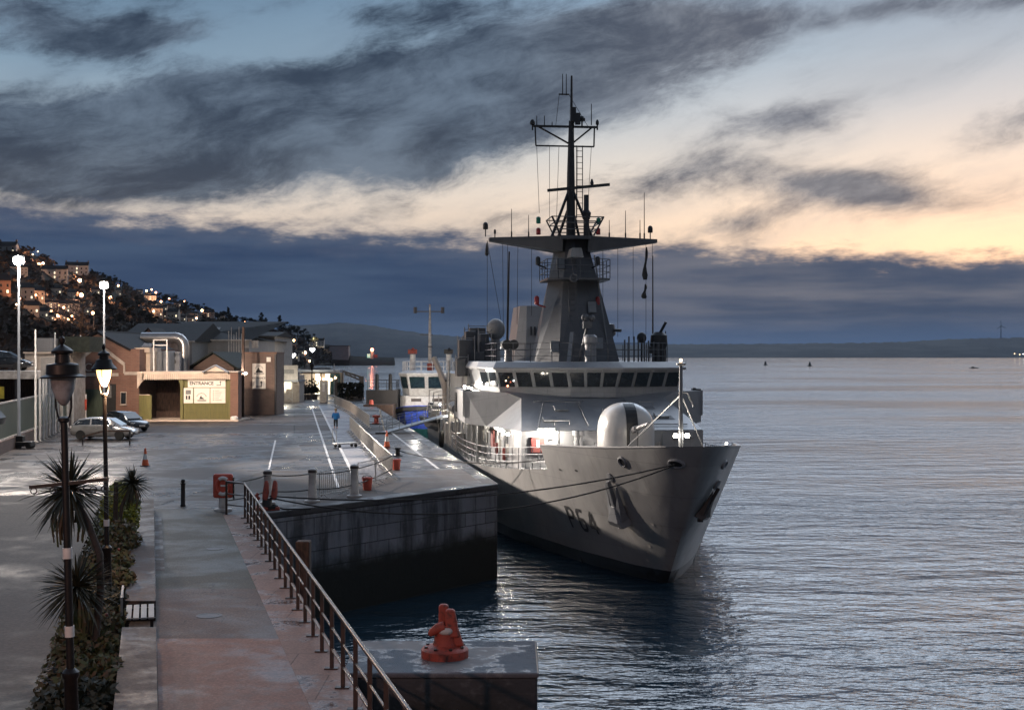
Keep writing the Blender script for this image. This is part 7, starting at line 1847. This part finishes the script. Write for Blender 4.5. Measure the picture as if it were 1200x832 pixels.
# w, d, h, rh, wall, roof, name, rows, cols, label, chimneys
HSPEC = {'grey': (10, 8, 5.0, 2.4, 'navy2', 'slate', 'grey_house', 2, 3, '', 2), 'terrace': (17, 8, 7, 2.6, 'offwhite', 'slate', 'terrace_house', 2, 5, '', 3), 'cottage': (8, 7, 4.6, 2.4, 'cream', 'slate', 'cottage', 1, 3, '', 2), 'villa': (10, 9, 7.2, 2.8, 'cream', 'slate', 'villa', 2, 3, '', 2),
         'brick': (9, 8, 7, 3, 'brick', 'slate', 'brick_house', 2, 3, '', 2)}
TH = R(28)
for kind, px, py, w, lb, rz in [
    ('terrace', 64, 328, 29, 'white terrace of houses high on the hill, lower of two', TH * .6), ('terrace', 90, 322, 26, 'grey-white terrace with many chimneys highest on the hill', TH * .5),
    ('grey', 8, 294, 20, 'dark house on the hill crest at the far left edge', TH * .3),
    ('brick', 1, 347, 22, 'brick-fronted house lit orange at the far left edge', TH), ('villa', 30, 352, 20, 'gabled house with pale roof right of the lit brick house', TH), ('villa', 44, 352, 16, 'second gabled house beside the twin orange lamps', TH),
    ('cottage', 37, 369, 17, 'cream house with two dark windows below the gabled pair', TH), ('cottage', 50, 372, 13, 'pink-lit cottage right of the cream house', TH), ('cottage', 58, 376, 10, 'small pink-lit cottage at the end of the lower row', TH),
    ('terrace', 80, 367, 26, 'pale-roofed terrace above the cluster of orange lamps', TH), ('cottage', 98, 368, 14, 'dim cottage at the right end of the pale-roofed terrace', TH),
    ('villa', 184, 371, 13, 'tall lit house with two facades on the middle slope', TH * .5), ('cottage', 192, 364, 7, 'small orange-lit house above the pale shed roof', 0), ('cottage', 202, 373, 13, 'low house with pale blue roof on the middle slope', 0), ('brick', 191, 372, 7, 'red-lit brick house beside the tall lit house', 0),
    ('villa', 227, 374, 9, 'pale narrow house among dark trees right of middle', TH * .4), ('cottage', 223, 377, 9, 'orange-lit cottage at the foot of the narrow house', 0), ('cottage', 214, 376, 7, 'tiny lit cottage left of the narrow house', 0),
    ('villa', 164, 341, 7, 'pale house half hidden on the skyline ridge', TH), ('cottage', 173, 345, 6, 'lit cottage below the skyline beside a lamp', 0),
    ('terrace', 22, 322, 20, 'dim terrace with dark windows above the gabled pair', TH), ('cottage', 66, 345, 12, 'dim cottage standing alone below the lower white terrace', TH), ('villa', 84, 349, 9, 'dim narrow house between the two biggest orange lamps', TH), ('cottage', 112, 345, 10, 'dark cottage left of the tall flood mast', TH),
    ('terrace', 60, 362, 17, 'lit terrace in the row above the orange triangle', TH), ('cottage', 72, 375, 9, 'small lit cottage beside the low orange triangle', TH), ('villa', 138, 346, 8, 'dim house right of the tall flood mast', TH), ('terrace', 176, 352, 13, 'pale terrace under the skyline cottage', TH * .5), ('cottage', 208, 360, 8, 'dim cottage among trees above the pale blue roof', TH * .5),
    ('terrace', 244, 372, 14, 'dim terrace right of the narrow house', TH * .4), ('cottage', 258, 374, 8, 'small dim cottage farther right on the wooded slope', 0), ('villa', 284, 386, 7, 'small dim house above the station hall roof', 0), ('cottage', 352, 415, 8, 'lit cottage between the heart-shaped lights', 0), ('cottage', 334, 404, 7, 'tiny lit cottage under the far lamp row', 0),
    ('terrace', 371, 406, 17, 'bright lit building low at the end of the hill', 0), ('cottage', 345, 421, 9, 'reddish cottage near the heart-shaped lights', 0)]:
    house(kind, px, py, w, lb, rz)
# lamps: (px, py of the light, height of post, tone, size)
CLEAR = []
def is_clear(px, py, r=0.): return all(not (x0 - r < px < x1 + r and y0 - r < py < y1 + r) for x0, y0, x1, y1 in CLEAR)
def hill_lamp(px, py, tone, size, label, Y=None, group=None, H=None):
    p = hillpt(px, py + 6) if Y is None else None
    if p is None: p = Vector((bx(px, Y), Y, 0)); p.z = bz(py, Y)
    Yl = p.y; zl = bz(py, Yl); H = max(2.5, min(9., zl - p.z)) if Y is None else H
    t = thing('hill_lamp', label, 'street lamp', (p.x, p.y, zl - H), group=group or 'orange lamps on the hillside')
    MB().tube([(0, 0, -.6), (0, 0, H * .92), (0, -.35, H + .08)], .06, 6).build('post', 'dark', t)
    r_ = 1.12 * size * Yl / 1500
    MB().sphere((0, -.35, H), r_, 10, 6).build('lamp', tone, t)
    return Vector((p.x, p.y - .9, zl))
S_ = 'glow_sodium'; W_ = 'glow_warm'
LL = [(51, 309, S_, 1.3, 'orange lamp left of the lower white terrace'), (75.5, 315.5, S_, 1.0, 'orange lamp between the two white terraces'), (101.5, 311.5, W_, .9, 'pale lamp at the right end of the highest terrace'), (39, 298.5, W_, .8, 'yellowish lamp just below the skyline at left'), (45, 295, W_, .7, 'faint lamp on the skyline mast at left'),
      (94, 329, S_, 1.9, 'big orange lamp below the highest terrace'), (96, 346, S_, 2.1, 'biggest orange lamp on the dark bank'), (39.5, 349, S_, 1.7, 'left lamp of the close orange pair'), (43, 346, S_, 1.0, 'smaller right lamp of the close orange pair'), (20.5, 357, W_, 1.1, 'warm lamp beside the nearest mast pole'),
      (62.5, 353, S_, 1.2, 'orange lamp above the pale-roofed terrace'), (69, 358, S_, 1.0, 'small orange lamp left of the pale-roofed terrace'), (75.5, 360.5, S_, 1.2, 'orange lamp in front of the pale-roofed terrace'), (69, 370, S_, 1.8, 'large orange lamp below the pale-roofed terrace'), (81, 374, S_, 1.1, 'left lamp of the low orange triangle'),
      (85, 370.5, S_, 1.2, 'top lamp of the low orange triangle'), (88, 374.5, S_, 1.1, 'right lamp of the low orange triangle'), (130, 349, S_, 1.7, 'orange lamp right of the tall flood mast'), (139, 335, S_, 1.0, 'small orange lamp high beside the flood mast'),
      (172, 341, S_, 1.0, 'orange lamp by the lit skyline cottage'), (178, 339.5, S_, .8, 'faint orange lamp on the skyline'), (183, 343, S_, 1.0, 'orange lamp right of the skyline cottage'), (189, 353.5, S_, 1.0, 'orange lamp above the tall lit house'), (193.5, 349, S_, .9, 'left lamp of a high orange pair'), (198.5, 350.5, S_, 1.0, 'right lamp of a high orange pair'),
      (216, 353, S_, .8, 'lone faint lamp in the dark trees'), (237, 364, S_, 1.3, 'bright orange lamp right of the narrow house'), (230.5, 373, S_, 1.1, 'orange lamp at the foot of the narrow house'), (180.5, 365, W_, 1.1, 'warm lamp on the tall lit house corner'), (247, 365.5, S_, 1.0, 'orange lamp farther right in the trees'),
      (287, 378, S_, 1.1, 'lone orange lamp above the station hall roof'), (324.5, 396, S_, 1.0, 'first orange lamp of the far row'), (331, 396, S_, .9, 'second orange lamp of the far row'), (339, 399, S_, 1.1, 'third orange lamp of the far row'), (344.5, 399, S_, 1.2, 'fourth orange lamp of the far row'),
      (357.5, 413.5, S_, 1.6, 'big orange lamp beside the heart lights'), (363, 423, S_, 1.0, 'low orange lamp under the heart lights'), (363.5, 398, 'glow_white', .8, 'white lamp above the bright low building'), (24.5, 350, S_, .8, 'tiny orange lamp on the gabled house')]
pos = {}
for px, py, tone, s_, lb in LL: CLEAR.append((px - 4, py - 3.5, px + 4, py + 5))
CLEAR += HBOX
for px, py, tone, s_, lb in LL: pos[(px, py)] = hill_lamp(px, py, tone, s_, lb)
for (px, py), pw in {(51, 309): 2600, (94, 329): 2600, (96, 346): 2600, (39.5, 349): 2200, (69, 370): 1500, (62.5, 353): 1300, (20.5, 357): 900, (85, 370.5): 700, (130, 349): 2200, (180.5, 365): 2600, (189, 353.5): 2200, (230.5, 373): 2600, (172, 341): 2000, (357.5, 413.5): 8000, (75.5, 315.5): 2200}.items():
    q = pos[(px, py)]; lamp('lamp_glow', q + Vector((0, -1.2, .3)), pw * 1.0, (1, .50, .26), .3)
q = hillpt(8, 346); lamp('lamp_glow', q + Vector((3, -9, 5)), 500, (1, .5, .26), .3)
q = hillpt(371, 407); lamp('lamp_glow', q + Vector((0, -9, 6)), 7000, (1, .85, .6), .3)
# the lamp on a post at (110,367) with the bush lit orange beside it
pl_ = hill_lamp(110, 367, S_, 1.6, 'orange lamp on a dark post above the lit bare tree', Y=138, H=5.0)
lamp('lamp_glow', pl_ + Vector((-1.2, -.6, .1)), 900, (1, .52, .28), .2)
# heart-shaped decorations
hp0 = None
for k, (px, py) in enumerate(((339, 410), (343.5, 416.5), (366, 410))):
    Y = 330.; t_ = thing('heart_light', ['upper left white heart-shaped light', 'lower white heart-shaped light', 'right-hand white heart-shaped light beside the lit building'][k], 'heart light', (bx(px, Y), Y, 0), group='heart lights')
    z = bz(py, Y); o_ = [(.62 * .072 * 16 * math.sin(a_) ** 3, z + .072 * .62 * (13 * math.cos(a_) - 5 * math.cos(2 * a_) - 2 * math.cos(3 * a_) - math.cos(4 * a_))) for a_ in [2 * math.pi * j / 20 for j in range(20)]]
    MB().yprism(o_, -.1, .1).build('heart', 'glow_white', t_); MB().cyl((0, .15, QZ - 1), (0, .15, z), .08, n=6).build('post', 'dark', t_)

# scrub and bramble covering the slope
b = MB(); rnd = random.Random(31)
for _ in range(26000):
    px = rnd.uniform(-60, 388); yb, yr = lerp_tab(px, HYB), lerp_tab(px, HYR); Y = yb + (yr - yb) * rnd.random() ** .8
    q = Vector((bx(px, Y), Y, hz(px, Y) + rnd.random() ** 2 * 1.6)); s = rnd.uniform(.25, .7) * (.7 + Y / 500); v = Vector((rnd.uniform(-1, 1), rnd.uniform(-1, 1), rnd.uniform(-.3, 1))).normalized() * s; u_ = v.orthogonal().normalized() * s * .55
    pq = CH - q.z; py = 416 + pq / Y * 1500
    if is_clear(px, py, 1.): b.poly(q - v, q + u_, q + v, q - u_)
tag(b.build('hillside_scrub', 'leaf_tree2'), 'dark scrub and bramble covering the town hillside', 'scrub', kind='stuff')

# trees
def tree_proto(kind, seed):
    rnd = random.Random(seed); H = 9.
    t = thing({'bushy': 'bushy_tree', 'pine': 'conifer_tree', 'bare': 'bare_tree'}[kind], '', 'tree', (0, 0, 0), group='trees on the hillside')
    b = MB().tube([(0, 0, -1), (.1, 0, 2), (.0, .1, 5), (.1, 0, 7)], [.34, .26, .18, .06], 7); tips = []
    for k in range(9 if kind != 'bare' else 26):
        a_ = rnd.uniform(0, 6.28); z = rnd.uniform(2, 6.5); l = rnd.uniform(1.4, 3.2); e = Vector((math.cos(a_) * l, math.sin(a_) * l, z + rnd.uniform(.6, 2.2))); b.tube([(0, 0, z), tuple(e * .55 + Vector((0, 0, z * .4))), tuple(e)], [.11, .07, .02], 5); tips.append(e)
    b.build('trunk', 'bark', t); c_ = MB()
    cl = [(Vector((rnd.gauss(0, 1.7), rnd.gauss(0, 1.5), rnd.uniform(3.4, 8.2))), rnd.uniform(.8, 1.5)) for _ in range(15)]
    if kind == 'pine': cl = [(Vector((rnd.gauss(0, .35 + 1.5 * (1 - f)), rnd.gauss(0, .35 + 1.4 * (1 - f)), 2 + 8.5 * f)), .5 + .9 * (1 - f)) for f in [k / 20 for k in range(21)]]
    if kind == 'bare': cl = [(e, 1.0) for e in tips]
    for c0, r_ in cl:
        for _ in range(100 if kind != 'bare' else 34):
            d = Vector((rnd.gauss(0, 1), rnd.gauss(0, 1), rnd.gauss(0, 1))).normalized() * r_ * rnd.random() ** .45; q = c0 + Vector((d.x, d.y, d.z * .8))
            if kind == 'bare': v = Vector((d.x, d.y, abs(d.z) + .3)).normalized() * rnd.uniform(.3, .7); u_ = v.orthogonal().normalized() * .035
            else: v = Vector((rnd.uniform(-1, 1), rnd.uniform(-1, 1), rnd.uniform(-1, 1))).normalized() * rnd.uniform(.14, .34); u_ = v.orthogonal().normalized() * rnd.uniform(.08, .2)
            c_.poly(q - v, q + u_, q + v, q - u_)
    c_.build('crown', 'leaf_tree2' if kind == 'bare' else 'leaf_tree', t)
    return t
protos = {('bushy', i): None for i in range(3)}; protos.update({('pine', 0): None, ('bare', 0): None, ('bare', 1): None})
def tree(kind, i, loc, s, label, rz, squash=1.):
    k = (kind, i); sc_ = (s * squash, s * squash, s)
    if protos[k] is None:
        o = protos[k] = tree_proto(kind, 50 + i + len(kind)); o.location = loc; o.scale = sc_; o['label'] = label; o.rotation_euler[2] = rz
    else: dup(protos[k], loc, rz, sc_, label)
rnd = random.Random(4)
SKY = 'dark {} on the skyline of the hill, {} from the left'; cnt = {}
def on_ridge(px, back=0.): yr = lerp_tab(px, HYR) - back; return Vector((bx(px, yr), yr, hz(px, yr)))
sk = [(22, 'bushy', 6), (32, 'bushy', 5), (108, 'pine', 6), (112, 'bushy', 6), (121, 'bushy', 9), (129, 'bushy', 8), (137, 'bushy', 6), (146, 'bushy', 7), (153, 'bushy', 6), (160, 'bushy', 6), (187, 'bushy', 9), (193, 'bushy', 10), (200, 'bare', 10), (206, 'bushy', 9), (213, 'bushy', 8), (219, 'bushy', 8), (226, 'bushy', 9),
      (233, 'bushy', 9), (240, 'bushy', 7), (247, 'bushy', 8), (255, 'bushy', 8), (262, 'bushy', 8), (268, 'pine', 9), (276, 'bushy', 7), (284, 'bushy', 8), (292, 'bushy', 8), (300, 'bushy', 8), (307, 'pine', 11), (312, 'pine', 9), (319, 'bushy', 9), (327, 'pine', 11), (334, 'bushy', 11), (341, 'bushy', 10), (349, 'bushy', 10), (356, 'bushy', 11), (362, 'bushy', 10), (368, 'bushy', 8), (374, 'bushy', 7), (383, 'bushy', 5)]
for k, (px, kind, hpx) in enumerate(sk):
    p = on_ridge(px, rnd.uniform(0, 12)); kd = {'bushy': 'bushy tree', 'pine': 'conifer', 'bare': 'bare tree'}[kind]; cnt[kd] = cnt.get(kd, 0) + 1; n_ = cnt[kd]
    od = ORD[n_ - 1] if n_ <= 24 else ['twenty-fifth', 'twenty-sixth', 'twenty-seventh', 'twenty-eighth', 'twenty-ninth', 'thirtieth', 'thirty-first', 'thirty-second', 'thirty-third', 'thirty-fourth'][n_ - 25]
    s = hpx * 1.75 * p.y / 1500 / 9.5; p.z -= 1.2 * s
    tree(kind, k % 3 if kind == 'bushy' else 0, p, s, SKY.format(kd, od), rnd.uniform(0, 6.28), 1.15)
mid = [(18, 372), (30, 388), (10, 396), (44, 392), (56, 396), (24, 402), (68, 400), (5, 410), (38, 408), (80, 398), (90, 392), (20, 330), (30, 325), (112, 350), (106, 378), (120, 362), (132, 372), (142, 360), (150, 374), (118, 388), (160, 360), (168, 376), (140, 384), (206, 362), (214, 366), (240, 376), (250, 374), (262, 380), (272, 384), (300, 392), (312, 398), (326, 406), (334, 410), (350, 408), (85, 340), (60, 340), (110, 336), (238, 384), (155, 350), (176, 384)]
mid.sort()
for k, (px, py) in enumerate(mid):
    kind = 'bare' if k % 4 == 0 else 'bushy'; p = hillpt(px, py); s = (9 if py > 345 else 7) * (1.9 if is_clear(px, py - 6, 6) else .9) * p.y / 1500 / 9.5 * rnd.uniform(1.0, 1.5); p.z -= 1.2 * s
    od = ORD[k] if k < 24 else ['twenty-fifth', 'twenty-sixth', 'twenty-seventh', 'twenty-eighth', 'twenty-ninth', 'thirtieth', 'thirty-first', 'thirty-second', 'thirty-third', 'thirty-fourth', 'thirty-fifth', 'thirty-sixth', 'thirty-seventh', 'thirty-eighth', 'thirty-ninth', 'fortieth'][k - 24]
    tree(kind, k % 2 if kind == 'bare' else k % 3, p, s, f'dark {"bare" if kind == "bare" else "bushy"} tree among the hillside slope trees, {od} from the left', rnd.uniform(0, 6.28), 1.2)
tree('bare', 1, Vector((bx(97, 142), 142, bz(398, 142) - .5)), .62, 'bare tree lit orange by the lamp behind the brick hall', 1., 1.25)

# ================================================================== OUT IN THE HARBOUR
def buoy(px, py, label, s=1.):
    p = onz(px, py, 0); t = thing('channel_buoy', label, 'buoy', p, group='channel buoys'); t.scale = (s, s, s * .62)
    MB().lathe([(1.6, -.5), (1.7, .4), (1.2, 1.0)], n=14).build('float', 'dark', t, smooth=40); MB().lathe([(1.0, 1.0), (.5, 3.4), (.5, 3.6), (.7, 3.7), (.7, 4.4), (.1, 4.8)], n=8).build('tower', 'dark', t)
buoy(897, 428, 'small dark channel buoy on the water, left of two', 1.3); buoy(949, 429, 'small dark channel buoy on the water, right of two', 1.3)
p = onz(1142, 431.5, 0); t = thing('low_boat', 'low dark boat far out on the right-hand water', 'boat', p)
k = p.y / 1500
MB().loft([[(-5.5 * k, 0, 0), (-5.5 * k, .1, .6 * k), (-5.5 * k, 2, .6 * k), (-5.5 * k, 2, 0)], [(3 * k, -.5, 0), (3 * k, -.4, 1.0 * k), (3 * k, 2.5, 1.0 * k), (3 * k, 2.5, 0)], [(5.5 * k, .9, .2), (5.5 * k, .9, .9 * k), (5.5 * k, 1.1, .9 * k), (5.5 * k, 1.1, .2)]]).build('hull', 'dark', t); MB().box(-3 * k, 0, .3, 1.7, .8 * k, 1.8 * k).build('cabin', 'dark', t)
Y = 5000.; t = thing('wind_turbine', 'distant wind turbine on the far right-hand shore', 'turbine', (bx(1173, Y), Y, 20)); z = bz(382, Y) - 20
MB().lathe([(2.2, 0), (1.4, z)], n=8).build('tower', 'farhill', t)
for a_ in (95, 215, 335): MB().obox((10 * math.cos(R(a_)), -2, z + 10 * math.sin(R(a_))), (20, .6, 1.5), ry=-R(a_)).build('blade', 'farhill', t)
MB().obox((0, 0, z), (3, 5, 3)).build('nacelle', 'farhill', t)
for px, py, lb, tn in ((1189, 414.5, 'first faint light on the far right-hand shore', 'glow_warm'), (1195, 415.5, 'second faint light on the far right-hand shore', 'glow_warm'), (1199, 415, 'third faint light on the far right-hand shore', 'glow_white')):
    Y = 4380.; t = thing('shore_light', lb, 'light', (bx(px, Y), Y, 1), group='lights on the far shore'); z = bz(py, Y) - 1; MB().sphere((0, 0, z), 1.7, 8, 5).build('lamp', tn, t); MB().cyl((0, 1, -2), (0, 1, z), .3, n=6).build('post', 'dark', t)
Y = 1175.; t = thing('pier_light', 'red beacon lit on the low breakwater across the inlet', 'beacon', (bx(436, Y), Y, bz(418, Y)))
z = bz(412.5, Y) - bz(418, Y); MB().lathe([(1.6, -2), (1.4, z - .8), (1.9, z - .7), (1.9, z - .3), (.8, z)], n=10).build('tower', 'offwhite', t); MB().sphere((0, 0, z + 2), 1.5, 10, 6).build('lamp', 'glow_red', t); lamp('beacon_light', Vector((bx(436, Y), Y - 6, bz(409, Y))), 2500, (1, .35, .2), 1.)
MB().box(-4.5, -1.8, -1, 1, -1, 2.6).build('green_marker', 'teal_light', t); MB().box(1.8, 5, -1, 1, -1, 2.0).build('red_marker', 'locker_red', t)
t = thing('harbour_fort', 'dark flat-topped building on the low headland', 'building', (bx(397, 1190), 1190, 4)); MB().box(-9, 9, 0, 12, -3, bz(405.5, 1190) - 4).build('wall', 'navy2', t); MB().box(-9.6, 9.6, -.5, 12.5, bz(405.5, 1190) - 4, bz(405, 1190) - 4).build('roof', 'slate', t)
